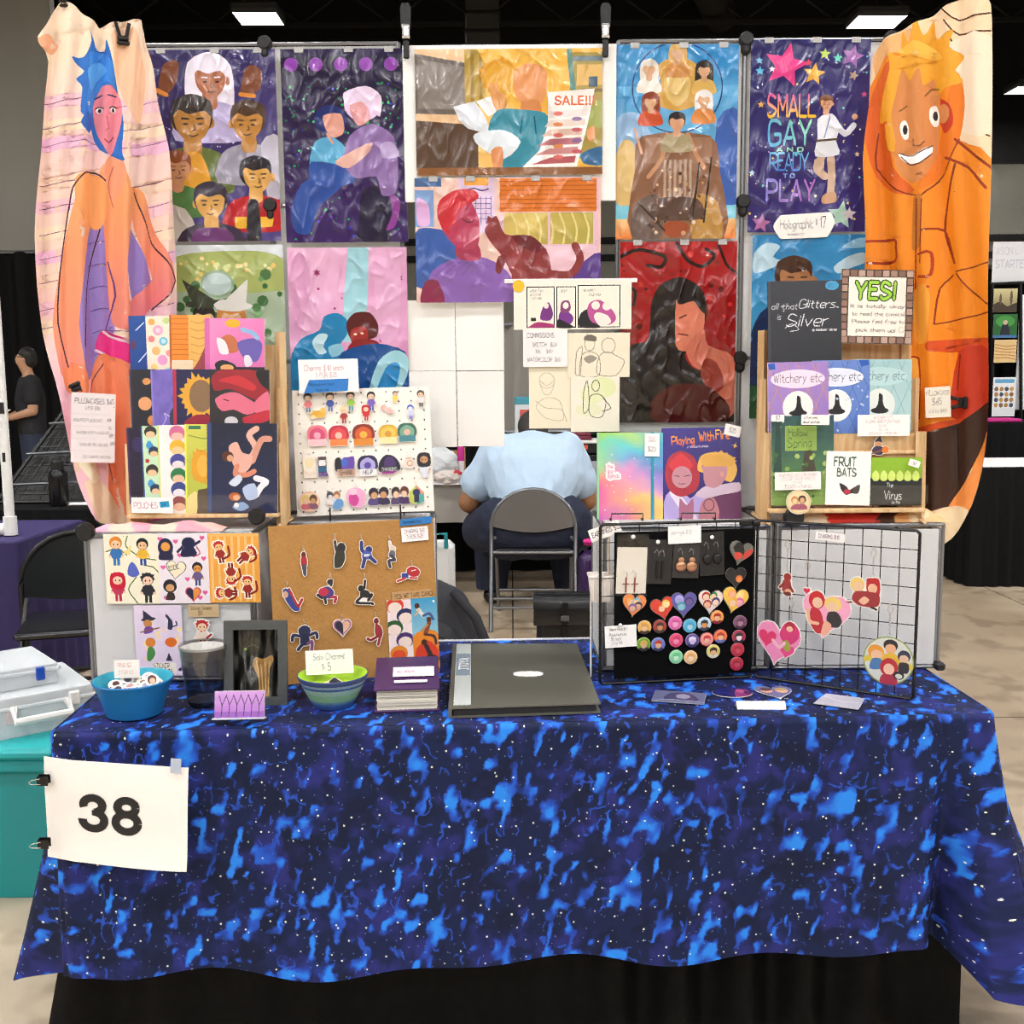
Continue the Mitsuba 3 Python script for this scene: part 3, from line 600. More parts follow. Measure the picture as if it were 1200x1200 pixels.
kR1 = cube_unit('translucent panel cube behind the black pin board', .21, .60, 2.42, 2.70, ZC0, ZC1)
kR2 = cube_unit('translucent panel cube at the right end of the table, behind the wire grid with charms', .615, 1.0, 2.42, 2.70, ZC0, ZC1)
conn(kR2, at(930, 606, 2.41), .0235); part(kR2, 'connector', cbox((1.0, 2.412, ZC0 + .008), (.022, .03, .018), .004), CONN)
YW = 2.70; ZW = [1.10, 1.483, 1.866, 2.249]
kw_ = thing('poster_wall', 'tall wall of translucent panels, tubes and black connectors that carries the posters', 'display frame')
for cols_ in ((-.95, -.592, -.268), (.268, .578, .93)):
    for i in range(2):
        for j in range(3): part(kw_, 'panel', cbox(((cols_[i] + cols_[i + 1]) / 2, YW, (ZW[j] + ZW[j + 1]) / 2), (cols_[i + 1] - cols_[i] - .012, .004, .373), .001), 'frosted_panel')
    for x in cols_:
        for j in range(3): part(kw_, 'tube', rod((x, YW - .006, ZW[j]), (x, YW - .006, ZW[j + 1]), .0055, 8), 'grey_steel', smooth=40)
        for j in range(1, 4) if abs(x) > .3 else ():
            part(kw_, 'connector', cat([disc((x, YW - .012, ZW[j]), .0175, .028), cbox((x, YW - .012, ZW[j] - .012), (.024, .022, .05), .008)]), CONN, smooth=40)
    for z in ZW:
        for i in range(2): part(kw_, 'tube', rod((cols_[i], YW - .006, z), (cols_[i + 1], YW - .006, z), .0045, 8), 'grey_steel', smooth=40)
for s, (a, b) in enumerate((((-.95, YW), (-1.02, 2.61)), ((.93, YW), (1.06, 2.61)))):
    k = thing('wing_panel', ('left wing of the poster wall behind the pillowcase with the blue-haired figure', 'right wing of the poster wall behind the orange pillowcase')[s], 'display frame')
    a, b = np.array(a), np.array(b); dd = (b - a) / np.linalg.norm(b - a)
    for j in range(3):
        P = np.array([[(*(a + dd * .01), ZW[j] + .008), (*(a + dd * .01), ZW[j + 1] - .008)], [(*(b - dd * .01), ZW[j] + .008), (*(b - dd * .01), ZW[j + 1] - .008)]])
        part(k, 'panel', grid_mesh(P), 'frosted_panel'); part(k, 'tube', rod((*b, ZW[j]), (*b, ZW[j + 1]), .0055, 8), 'grey_steel', smooth=40)
    for z in ZW:
        part(k, 'tube', rod((*a, z), (*b, z), .0045, 8), 'grey_steel'); part(k, 'connector', disc((*b, z), .018, .026, (*dd, 0)), CONN, smooth=40)
# white board behind the centre prints and its two clips
f, W, H = rect(473, 52, 722, 236, 2.672)
k = thing('foam_board', 'white board behind the print of a man reading a newspaper, held by two clips', 'board')
put(k + '__board', f.mesh(cbox((0, 0, -.003), (W, H, .005), .001)), WHITE)
def clamp(name, label, px, py, Y, s=1.0, rot=0):
    F = Frame(at(px, py, Y), 0, 0, rot); kk = thing(name, label, 'clip', None)
    part(kk, 'handle', F.mesh(extr(Polygon([(-.011 * s, .0), (.011 * s, 0), (.0125 * s, .045 * s), (.008 * s, .055 * s), (-.008 * s, .055 * s), (-.0125 * s, .045 * s)]), .008 * s).apply_translation([0, .028 * s, -.001])), BLACK)
    part(kk, 'spring', F.mesh(cat([cbox((0, .020 * s, .004), (.017 * s, .030 * s, .014 * s), .004 * s), tube([(-.009 * s, .032 * s, .004), (.009 * s, .032 * s, .004)], .006 * s, 8), tube([(-.009 * s, .008 * s, .004), (.009 * s, .008 * s, .004)], .005 * s, 8)])), 'chrome')
    part(kk, 'jaw', F.mesh(cbox((0, -.020 * s, .002), (.014 * s, .042 * s, .009 * s), .003)), BLACK); return kk
clamp('spring_clamp', 'black and chrome spring clamp at the top left corner of the white board', 476, 48, 2.66, 1.02)
clamp('spring_clamp', 'black and chrome spring clamp at the top right corner of the white board', 709.5, 47, 2.66, 1.0)
# ================================================================== drawing helpers
def dots(box, n, c, r0, r1, seed):
    g = np.random.default_rng(seed); x0, y0, x1, y1 = box
    return [(el(g.uniform(x0, x1), g.uniform(y0, y1), g.uniform(r0, r1), n=2), c if isinstance(c, int) else c[g.integers(len(c))]) for _ in range(n)]
def bust(x, y, r, skin, hair, cloth=None, look=0.0, kind='short', face=True, dark=0x3a2a2a, w=2.1):
    "a plain head and shoulders; look moves the face sideways"
    o = []
    if kind == 'long': o.append((bl(x - r * 1.15, y - r * .9, x + r * .2, y - r * 1.5, x + r * 1.25, y - r * .7, x + r * 1.35, y + r * 1.4, x + r * .8, y + r * 2.2, x - r * .9, y + r * 2.1, x - r * 1.35, y + r * 1.1), hair))
    if cloth is not None: o.append((bl(x - r * w * .95, y + r * 3.4, x - r * w * .8, y + r * 1.75, x - r * .5, y + r * 1.25, x + r * .5, y + r * 1.25, x + r * w * .8, y + r * 1.75, x + r * w * .95, y + r * 3.4), cloth))
    o.append((bl(x - r * .32, y + r * .5, x + r * .32, y + r * .5, x + r * .42, y + r * 1.5, x, y + r * 1.75, x - r * .42, y + r * 1.5), skin))
    o.append((el(x - r * .85 + look * r * .5, y + r * .12, r * .17, r * .25), skin)); o.append((el(x + r * .85 + look * r * .5, y + r * .12, r * .17, r * .25), skin))
    if kind != 'bald': o.append((el(x, y - r * .18, r * 1.0, r * .98), hair))
    o.append((bl(x - r * .78 + look * r * .3, y - r * .55, x + r * .78 + look * r * .3, y - r * .55, x + r * .74 + look * r * .3, y + r * .45, x + look * r * .45 + r * .2, y + r * 1.06, x + look * r * .45 - r * .2, y + r * 1.06, x - r * .74 + look * r * .3, y + r * .45), skin))
    if kind in ('short', 'long'): o.append((bl(x - r * .98, y - r * .1, x - r * .85, y - r * .9, x, y - r * 1.25, x + r * .9, y - r * .9, x + r * .98, y - r * .1, x + r * .6 + look * r * .2, y - r * .45, x - r * .1, y - r * .3, x - r * .6, y - r * .5), hair))
    if kind == 'spiky': o.append((spiky(x, y - r * .55, r * 1.05, r * .75, 13, .78).difference(rc(x - 3 * r, y - r * .28, x + 3 * r, y + 3 * r)), hair))
    if face:
        fx = x + look * r * .4
        for s in (-1, 1): o += [(el(fx + s * r * .34, y + r * .16, r * .12, r * .05), dark), (ln(r * .08, fx + s * r * .2, y - r * .08, fx + s * r * .5, y - r * .1), hair)]
        o += [(ln(r * .06, fx - r * .2, y + r * .68, fx, y + r * .74, fx + r * .22, y + r * .66), dark), (ln(r * .05, fx + r * .06, y + r * .2, fx + r * .12, y + r * .44, fx, y + r * .46, s=False), dark)]
    return o
def chibi(x, y, h, skin, hair, top, legs, kind='short', rot=0, arm=0):
    "a small generic figure about (x, y), h tall, big head"
    r = h * .20; o = []
    o += [(pg(x - r * .55, y + h * .18, x - r * .05, y + h * .18, x - r * .1, y + h * .5, x - r * .55, y + h * .5), legs), (pg(x + r * .05, y + h * .18, x + r * .55, y + h * .18, x + r * .6, y + h * .5, x + r * .12, y + h * .5), legs)]
    o += [(ln(r * .42, x - r * .6, y - h * .02, x - r * 1.05, y + h * (.16 - arm)), top), (ln(r * .42, x + r * .6, y - h * .02, x + r * 1.05, y + h * .16), top), (el(x - r * 1.08, y + h * (.18 - arm), r * .22), skin), (el(x + r * 1.08, y + h * .18, r * .22), skin)]
    o.append((bl(x - r * .75, y + h * .24, x - r * .65, y - h * .06, x + r * .65, y - h * .06, x + r * .75, y + h * .24), top))
    hy = y - h * .26
    if kind == 'long': o.append((bl(x - r * 1.1, hy - r, x + r * 1.1, hy - r, x + r * 1.2, hy + r * 1.5, x - r * 1.2, hy + r * 1.5), hair))
    o.append((spiky(x, hy - r * .1, r * 1.25, r * 1.2, 11, .8) if kind == 'spiky' else el(x, hy - r * .1, r * 1.1, r * 1.08), hair)); o.append((el(x, hy + r * .2, r * .82, r * .72), skin))
    o += [(el(x - r * .35, hy + r * .2, r * .12, r * .16, n=2), 0x2a2020), (el(x + r * .35, hy + r * .2, r * .12, r * .16, n=2), 0x2a2020)]
    return [(affinity.rotate(g, -rot, origin=(x, y)), c) for g, c in o] if rot else o
def move(sh, dx, dy, s=1.0, rot=0, o=(0, 0)): return [(affinity.translate(affinity.rotate(affinity.scale(g, s, s, origin=o), -rot, origin=o), dx, dy), c) for g, c in sh]

def tapes(k, f, W, H, us):
    for u in us: part(k, 'tape', f.mesh(cbox((u * W / 2, H / 2 - .002, .0016), (.022, .013, .0006))), col(0xb4b4b4, 0.3))
# ================================================================== posters
PB = 2.682
def poster(r, label, sh, Y=PB, pb='print_sleeved', rot=0, tape=(-.7, .1, .75), border=0.0):
    f, W, H = rect(*r, Y, 0, 0, rot)
    k = sheet('poster', label, 'poster', f, W, H, sh, r, th=.001, pb=pb)
    if tape: tapes(k, f, W, H, tape)
    return f, W, H, k
# 1 crowd of plain portraits on a starry violet ground
r = (170, 58, 326, 283)
S = [(rc(*r), grad(0x2c2358, 0x4a3a7a, (200, 60), (300, 280), .5))] + dots((172, 60, 324, 180), 46, (0xd8d2f0, 0x8d83c4), .5, 1.3, 3)
S += [(bl(188, 110, 194, 78, 206, 70, 214, 74, 210, 96, 200, 108), 0x7a4630), (ln(5, 186, 104, 198, 110), 0xe08a3a), (bl(284, 110, 290, 82, 300, 76, 310, 84, 308, 102, 296, 112), 0x7a4630), (ln(5, 284, 110, 300, 112), 0xd98a3c)]
S += bust(248, 92, 21, 0xa9684a, 0xe6dff0, 0xb9add8, .3, 'long')
S += bust(226, 140, 25, 0xb07a3c, 0x2f2623, 0x5e6b34, .1, w=1.9) + [(bl(214, 182, 236, 180, 246, 225, 210, 228), 0xd99a34)]
S += bust(292, 142, 21, 0xb9813f, 0x4a3222, 0x9a96a8, -.2, w=1.9) + [(bl(306, 168, 328, 160, 328, 230, 312, 232), 0xb8b3c4)]
S += bust(206, 195, 17, 0xc98f6a, 0x8b4a2a, 0x4f7a42, .25, w=2.0)
S += bust(298, 205, 19, 0xd9a458, 0x2a2630, 0xb8242c, .4, w=2.1) + [(pg(272, 254, 318, 254, 316, 266, 272, 268), 0xe6b23a), (bl(288, 236, 300, 236, 302, 285, 286, 285), 0x2a2730)]
S += [(bl(170, 240, 214, 244, 226, 285, 170, 285), 0xc7bdb4)]
S += bust(244, 236, 20, 0xd7a35c, 0x3a3140, 0x3a3044, -.1, w=2.2) + [(bl(226, 268, 262, 268, 268, 285, 222, 285), 0x6b3a72)]
poster(r, 'poster with a crowd of faces on a starry violet ground, top left of the wall', S)
# 2 two figures on dark violet with holographic flecks
r = (332, 57, 476, 284)
S = [(rc(*r), grad(0x191430, 0x3a2060, (400, 57), (400, 284), .4)), (rc(332, 57, 476, 66), 0x241a44)]
S += [(el(344 + 29 * i, 75, 8), 0x8a3fa8) for i in range(5)] + dots((336, 96, 474, 200), 120, (0x1fae5c, 0x18784a, 0x3fd07a, 0x2438c8), .6, 1.7, 5) + dots((336, 230, 474, 282), 60, (0x2a2ad0, 0x7a3fc8, 0x24a060), .6, 1.6, 8)
S += [(bl(418, 262, 424, 222, 452, 222, 456, 282, 416, 282), 0x221a38), (bl(338, 250, 352, 214, 392, 196, 402, 214, 372, 242, 360, 272, 344, 272), 0x2a4a98), (bl(362, 190, 370, 164, 392, 160, 412, 182, 408, 208, 370, 214), 0x59a6cf), (bl(364, 188, 408, 196, 412, 214, 366, 216), 0x2d4f9e)]
S += [(bl(402, 190, 410, 158, 436, 144, 462, 160, 466, 200, 462, 226, 446, 228, 440, 206, 416, 208), 0x8a6aa6), (bl(446, 168, 460, 166, 468, 182, 448, 184), 0xb09ac8), (bl(456, 228, 468, 236, 462, 264, 450, 270, 458, 250), 0x8a3f92)]
S += [(el(388, 139, 19, 17), 0x1f2d6e), (bl(380, 134, 400, 132, 404, 146, 402, 156, 390, 160, 382, 150), 0xd99a8a), (ln(3, 384, 156, 390, 166), 0xd99a8a), (el(426, 121, 22, 20), 0xe4c8ea), (bl(412, 118, 424, 116, 434, 130, 432, 142, 420, 146, 412, 132), 0xdc9a9e), (bl(404, 108, 430, 100, 448, 112, 446, 136, 438, 128, 424, 118, 408, 122), 0xecd6f2), (bl(392, 188, 420, 172, 436, 166, 432, 178, 408, 196), 0xe0b0a4)]
poster(r, 'dark violet poster of two figures facing each other among green glitter flecks', S)
# 3 man reading a sale paper (landscape)
r = (487, 57, 706, 205)
S = [(rc(*r), grad(0xf0cc8a, 0xf2b95a, (487, 57), (620, 57))), (rc(487, 57, 552, 205), 0xe6bf94), (pg(487, 62, 552, 74, 553, 134, 487, 132), 0x6f6660), (pg(490, 68, 546, 78, 547, 128, 490, 126), 0x8a817b), (pg(487, 140, 560, 146, 560, 205, 487, 205), 0x5a4334), (rc(545, 58, 570, 124), 0xb89a4a), (rc(552, 58, 556, 124), 0x9c7f38), (rc(562, 58, 565, 124), 0x9c7f38)]
S += [(pg(560, 58, 706, 58, 706, 205, 640, 205), 0xf0b850), (rc(668, 62, 706, 186), 0xa8934a), (rc(672, 66, 706, 72), 0x6d7f86), (rc(676, 76, 706, 100), 0xd9b060), (rc(682, 104, 706, 108), 0x7c6a38), (rc(690, 90, 700, 102), 0x3f5a70), (rc(680, 118, 706, 150), 0x9fa657), (pg(664, 58, 670, 58, 682, 186, 676, 186), 0x5d8a82)]
S += [(pg(531, 124, 556, 118, 566, 132, 578, 158, 548, 150, 538, 140), 0xdde3ec), (pg(558, 118, 576, 112, 586, 130, 572, 136), 0xeef0f2), (bl(574, 104, 588, 100, 594, 124, 582, 130), 0xd9995c), (spiky(585, 88, 24, 21, 18, .86), 0xd99a2c), (bl(568, 88, 580, 74, 600, 78, 604, 98, 590, 108, 574, 104), 0xe0a63a), (bl(573, 100, 582, 98, 586, 114, 578, 120), 0xd9995c)]
S += [(bl(604, 84, 620, 74, 640, 82, 640, 112, 626, 128, 612, 122, 602, 106), 0xe39a63), (bl(612, 118, 632, 118, 634, 140, 612, 138), 0xd58a52), (bl(572, 150, 584, 128, 610, 128, 638, 132, 646, 150, 636, 182, 610, 200, 580, 200), 0x3a8ba0), (bl(556, 156, 590, 152, 610, 166, 590, 186, 560, 170), 0xe2ebf2), (bl(575, 176, 588, 172, 588, 196, 578, 196), 0xdb8f5e), (ln(1.6, 612, 136, 610, 156), 0x1f5a70), (ln(1.6, 626, 136, 628, 156), 0x1f5a70)]
S += [(rc(487, 196, 706, 206), 0x8a5a34), (pg(642, 108, 697, 104, 690, 140, 676, 196, 612, 196, 632, 176, 642, 146), 0xf2eee8)]
S += [(pg(644 + 0 * i, 130 + 11 * i, 690 - 3 * i, 128 + 11 * i, 688 - 3 * i, 136 + 11 * i, 642 - 4 * i, 138 + 11 * i), (0xe9dcd8, 0xe6d2c8, 0xd9b8a8, 0xb8707a, 0xc98a8a, 0xb45a60)[i]) for i in range(6)] + [(el(654 + 22 * (i % 2), 133 + 6.4 * i, 6, 2.6), (0xd8706a, 0x8a6a98, 0xd98a5a, 0xb84a52)[i % 4]) for i in range(9)]
S += [(bl(688, 152, 696, 148, 697, 162, 690, 166), 0xdb9560), (bl(682, 180, 706, 172, 706, 194, 684, 192), 0x3b6a96), (printed('SALE!!!', 649, 123, 10.5), 0xe2642a)]
poster(r, 'landscape poster of a man in teal reading a newspaper headed SALE', S, Y=2.664, tape=())
# 4 red-haired man and cat (landscape)
r = (487, 208, 704, 354)
S = [(rc(*r), 0xe9c4b8), (rc(487, 222, 509, 265), 0x7f9fd0), (bl(489, 232, 498, 234, 503, 240, 504, 262, 490, 262), 0xd8a8d8), (rc(487, 208, 518, 218), 0x4a6a9c), (rc(538, 208, 580, 272), 0xd9c0dc), (rc(545, 208, 573, 217), 0xe9a040), (ln(1.4, 548, 222, 556, 220, 565, 223, 573, 221), 0x4a2a6a)]
S += [(ln(.7, 556, 232 + 6 * i, 576, 232 + 6 * i), 0x6a5a9a) for i in range(5)] + [(ln(.7, 558 + 6 * i, 230, 558 + 6 * i, 262), 0x6a5a9a) for i in range(4)]
S += [(rc(586, 208, 702, 330), 0xe6bcc8), (rc(586, 209, 699, 248), 0xd9772e)] + [(rc(586, 212 + 5.2 * i, 699, 213 + 5.2 * i), 0xb0561e) for i in range(7)] + [(rc(591, 249, 695, 286), grad(0xd9bf6a, 0xb3a44e, (600, 250), (690, 280), .8))] + [(ln(2.4, 604 + 14 * i, 286, 606 + 14 * i, 268, 600 + 14 * i, 250), 0xe0d08a) for i in range(7)] + [(rc(642, 249, 645, 286), 0xe6bcc8), (rc(590, 288, 700, 296), 0xeac6d2), (bl(640, 335, 672, 316, 705, 296, 706, 356, 640, 356), 0x5a3d86)]
S += [(bl(487, 272, 505, 266, 540, 276, 548, 300, 520, 330, 487, 335), 0x3f5fa8), (bl(498, 345, 506, 316, 540, 300, 570, 302, 596, 320, 602, 356, 498, 356), 0x8a63b0), (bl(492, 356, 497, 330, 512, 328, 520, 356), 0x8a3050), (bl(536, 282, 560, 286, 562, 304, 536, 302), 0xa83a58)]
S += [(bl(516, 262, 524, 238, 548, 230, 560, 252, 562, 266, 560, 286, 546, 292, 530, 284), 0xb5405f), (bl(513, 254, 516, 234, 535, 222, 556, 222, 561, 232, 540, 244, 534, 256, 536, 272, 524, 272), 0xc8303a), (ln(1.2, 542, 256, 550, 260, 556, 257), 0x5a1a34), (el(531, 268, 4, 6), 0xb5405f)]
S += [(bl(572, 262, 582, 252, 592, 274, 618, 276, 640, 292, 646, 318, 642, 328, 604, 326, 590, 302, 574, 282, 568, 270), 0x8b3a3c), (pg(570, 262, 572, 252, 580, 258), 0x8b3a3c), (ln(9, 640, 320, 668, 322, 680, 304, 674, 288), 0x8b3a3c), (bl(600, 298, 612, 296, 610, 326, 600, 330), 0x9a4446), (bl(584, 300, 594, 300, 586, 320, 580, 316), 0x7a2f34), (bl(600, 276, 622, 276, 636, 288, 630, 296, 610, 288), 0x6d2a30)]
S += [(ln(.8, 510 + 10 * i, 322, 530 + 9 * i, 306, 548 + 8 * i, 312), 0x70489a) for i in range(4)]
poster(r, 'landscape poster of a red-capped man nose to nose with a brown cat', S, Y=2.667, tape=(-.8, -.4, .3, .85))
# 5 stacked figures before a blue sky with a thin ring
r = (722, 52, 864, 280)
S = [(rc(*r), grad(0x2f86c4, 0x6fb4da, (722, 60), (722, 200), .7)), (rc(722, 100, 864, 112), 0x5ba6d6), (bl(722, 140, 744, 130, 760, 150, 790, 210, 722, 230), 0x8fb2d6), (bl(840, 140, 866, 130, 866, 236, 838, 236), 0x3f62b0), (bl(722, 180, 732, 162, 744, 170, 744, 236, 722, 236), 0xd9b878), (rc(722, 240, 864, 256), 0x7cc3d6), (rc(722, 256, 864, 280), grad(0xf0c080, 0xe07a34, (722, 256), (722, 280)))]
S += [(el(793, 102, 53, 53, n=12).difference(el(793, 102, 51.6, 51.6, n=12)), 0x24326e), (bl(770, 76, 793, 66, 816, 76, 812, 100, 824, 118, 800, 128, 786, 128, 762, 118, 774, 100), 0xc99a44), (bl(778, 92, 793, 86, 808, 92, 806, 112, 793, 124, 780, 112), 0xd9b870)]
for (x, y, hc, cc) in ((793, 62, 0xd3a860, 0xc98a4a), (760, 80, 0xded6cc, 0xe8e2d8), (824, 82, 0x2f2524, 0xd8b060), (762, 118, 0x8a3f28, 0xc9502c), (824, 116, 0xe6e0dc, 0xd88a4a)): S += bust(x, y, 8, 0xd0a27c, hc, cc, 0, 'long', False, w=1.8)
S += [(bl(752, 158, 832, 158, 844, 200, 850, 280, 742, 280, 744, 200), 0x8a6148), (rc(756, 160, 776, 190), 0x9d755c), (rc(808, 160, 834, 190), 0x9d755c)] + [(rc(778 + 6 * i, 186, 781 + 6 * i, 236), 0xb29a86) for i in range(6)] + [(bl(744, 240, 770, 226, 778, 262, 772, 280, 742, 280), 0x6d5a52), (bl(816, 228, 842, 236, 848, 280, 812, 280), 0xb88a48), (bl(770, 232, 818, 232, 824, 256, 766, 256), 0x5a4238), (el(793, 268, 16, 10), 0x9c4a2a)]
S += [(ln(5, 782, 156, 776, 184, 760, 206), 0xc48f6c), (ln(5, 806, 156, 816, 180, 826, 196), 0xc48f6c)] + bust(793, 142, 10, 0xcf9a78, 0x2a2322, 0xa99a78, 0, 'short', False, w=1.9)
S += [(ln(2.2, 820, 190, 812, 262), 0x33291f), (ln(2.2, 834, 184, 826, 260), 0x33291f), (ln(3, 744, 150, 752, 178), 0xd8a888), (ln(2, 748, 236, 780, 270), 0x3a2a24)] + dots((760, 196, 835, 276), 50, (0x4a352c, 0xb99272, 0x6d4a38, 0xd8bfa4), .8, 3.2, 11)
poster(r, 'blue sky poster of brown and golden figures piled under a thin ring', S)
# 6 lettering poster
r = (878, 46, 1017, 272)
S = [(rc(*r), grad(0x25235e, 0x3a2a72, (878, 60), (1010, 260), .4))] + dots((880, 60, 1014, 268), 60, (0xf4f0d8, 0xd0a8e0, 0x6ad0d8, 0xf0c860), .5, 1.6, 13)
S += [(star(919, 76, 27, rot=12), 0xe2418c), (star(952, 86, 13.5, rot=8), 0xf0b24a), (star(996, 66, 14, rot=14), 0x9a63a8), (star(964, 63, 7, rot=5), 0xbfd86a), (star(979, 68, 6), 0x5fc8b0), (star(889, 82, 6), 0x58b4e0), (star(888, 70, 4.5), 0x7ac0e8), (star(945, 73, 5), 0xd8506a), (star(998, 88, 6.5, rot=20), 0xa8907a), (star(891, 121, 4.5), 0xf0b860), (star(1011, 110, 4), 0xd0508a), (star(894, 261, 12, rot=8), 0xb06aa0), (star(989, 252, 18, rot=6), 0xa8c8b8), (star(998, 251, 9), 0xd8c8d0), (star(903, 80, 4), 0xf6e8f0), (star(1005, 180, 3.5), 0xf0d0b0), (star(882, 201, 4), 0xb8d0e8)]
S += [(lettering('SMALL', 899, 135, 25, 4.0, gap=.8, fit=56), grad(0xe05a9a, 0xf2c23a, (899, 110), (899, 136))), (lettering('GAY', 901, 168, 28, 4.4, gap=1.2, fit=49), grad(0x58a8e0, 0x8fd8b4, (899, 165), (950, 140))), (lettering('AND', 911, 176, 4.5, 1.2, gap=4, fit=30), 0x9ad8c0), (lettering('READY', 903, 198, 20, 2.8, gap=.45, fit=45), grad(0x6fb8e0, 0x3f6fc8, (900, 178), (900, 200))), (lettering('TO', 919, 207, 4.5, 1.2, gap=3, fit=13), 0x7a9ad8), (lettering('PLAY', 900, 234, 24, 3.8, gap=1.2, fit=56), grad(0x8a8ae0, 0xb86ab8, (900, 210), (960, 230)))]
S += [(bl(955, 186, 966, 186, 966, 200, 958, 204), 0xc9a99a), (ln(9, 964, 182, 958, 196, 968, 206), 0xc7a890), (ln(9, 974, 182, 976, 206, 975, 228), 0xc4a48c), (bl(966, 228, 980, 224, 982, 236, 966, 238), 0xc2906a), (bl(958, 138, 974, 132, 984, 146, 980, 164, 984, 180, 956, 182, 958, 160), 0xe4e6f0), (ln(7, 978, 142, 990, 156, 1000, 146), 0xdfe2ee), (el(1001, 136, 3.5), 0xd09a78), (ln(2.5, 957, 164, 982, 162, s=False), 0x5a4a44), (ln(1.5, 972, 136, 966, 160, s=False), 0x8a94b8)]
S += bust(967, 120, 8, 0xd8a080, 0x7a4a28, None, .3)
poster(r, 'navy poster with coloured stars and the words SMALL GAY AND READY TO PLAY', S)
f, W, H = rect(906, 249, 978, 280, PB - .004)
F0 = Frame(f.o, 0, 0, 2)
k = thing('price_tag', 'white tag reading Holographic $17 taped to the foot of the navy lettering poster', 'price tag')
tag = bl(0, 15, 10, 4, 14, 2, 92, 1, 96, 4, 100, 14, 92, 26, 86, 31, 14, 31, 8, 27)
put(k, F0.mesh(extr(affinity.affine_transform(tag, [W / 100, 0, 0, -H / 32, -W / 2, H / 2]), .001)), PAPER)
add_print(k, [(lettering('Holographic', 11, 19, 11, .9, .15, fit=54), 0x3a3a44), (lettering('$', 69, 15, 6, .8), 0x3a3a44), (lettering('17', 76, 19, 13, 1.3), 0x3a3a44), (lettering('(see samples in front)', 22, 27, 3.2, .4, .1), 0x6a6a74)], (0, 0, 100, 32), W, H, F0, off=.0016)
# 7 garden with two hats
r = (203, 287, 335, 500)
S = [(rc(*r), grad(0xc9d4c0, 0x5f8a52, (203, 287), (203, 480), .6)), (rc(203, 287, 335, 302), 0xd4dce0), (bl(203, 306, 230, 296, 300, 294, 335, 304, 335, 340, 203, 340), 0xa8b56a)] + dots((215, 300, 325, 330), 36, (0xf0dca0, 0xe8c878, 0xd8e0a0), 1.2, 3.2, 4) + dots((205, 320, 333, 480), 70, (0x4f7a48, 0x6fa060, 0x3f6a3c), 2, 7, 6)
S += [(el(257, 332, 20, 16), 0x8fa88c), (el(257, 332, 17, 13), 0xb8cbc8)]
S += bust(240, 372, 13, 0xd9b48a, 0x2e2a26, 0x3a4a34) + bust(272, 372, 13, 0xe0b890, 0xd08a4a, 0xe8e4da, 0, 'long') + [(bl(222, 352, 262, 350, 268, 356, 244, 360, 220, 358), 0x3a4030), (pg(228, 356, 216, 326, 256, 352), 0x3a4030), (bl(252, 356, 262, 350, 284, 352, 298, 358, 280, 364, 258, 362), 0xe2e0d8), (pg(260, 356, 293, 326, 290, 356), 0xe2e0d8)]
S += [(el(318, 408, 5), 0xb83a4a), (el(324, 412, 4), 0xd0606a), (rc(203, 440, 335, 500), 0x44623a)]
poster(r, 'green garden poster with two people in pointed hats, behind the pouch rack', S, Y=PB + .001, tape=())
# 8 pink poster
r = (339, 290, 478, 465)
S = [(rc(*r), grad(0xe8b4d4, 0xd893c0, (339, 290), (478, 420), .8)), (pg(410, 290, 434, 290, 432, 345, 426, 400, 400, 400, 404, 345), 0x9fd0dc)] + [(star(x, y, 5, 6), 0x9a2f6a) for x, y in ((351, 330), (373, 319), (342, 359), (469, 326), (453, 362))] + dots((345, 300, 474, 400), 14, 0x9a2f6a, 1, 2, 9) + [(bl(340, 300, 356, 294, 366, 330, 350, 400, 340, 400), 0xdda0c8), (bl(440, 300, 470, 310, 466, 390, 446, 400), 0xe2aad0)]
S += [(bl(339, 420, 352, 396, 374, 386, 380, 370, 396, 366, 408, 376, 406, 392, 398, 404, 404, 430, 380, 465, 339, 465), 0x2380b4), (bl(365, 400, 374, 390, 384, 392, 378, 404, 382, 412, 372, 414), 0xbfe0ea), (bl(384, 406, 398, 402, 402, 412, 388, 418), 0x8fc8de), (bl(406, 378, 416, 366, 434, 366, 443, 380, 441, 394, 426, 398, 410, 396), 0x5a1f20), (bl(411, 386, 428, 382, 431, 396, 424, 404, 412, 402), 0xa02a2c), (bl(404, 418, 414, 398, 438, 398, 444, 406), 0x8a2226), (el(416, 391, 2, 1.3), 0xe8c8a0), (el(424, 390, 2, 1.3), 0xe8c8a0)]
S += [(bl(388, 440, 400, 412, 440, 402, 474, 412, 478, 440, 478, 465, 388, 465), 0x164a8c), (bl(430, 465, 442, 424, 462, 410, 477, 418, 476, 440, 460, 465), 0x9fd2de), (bl(438, 465, 450, 432, 462, 424, 468, 432, 458, 465), 0x2a8ac8)]
poster(r, 'pink poster of a blue and a maroon figure, above the peg board', S, tape=())
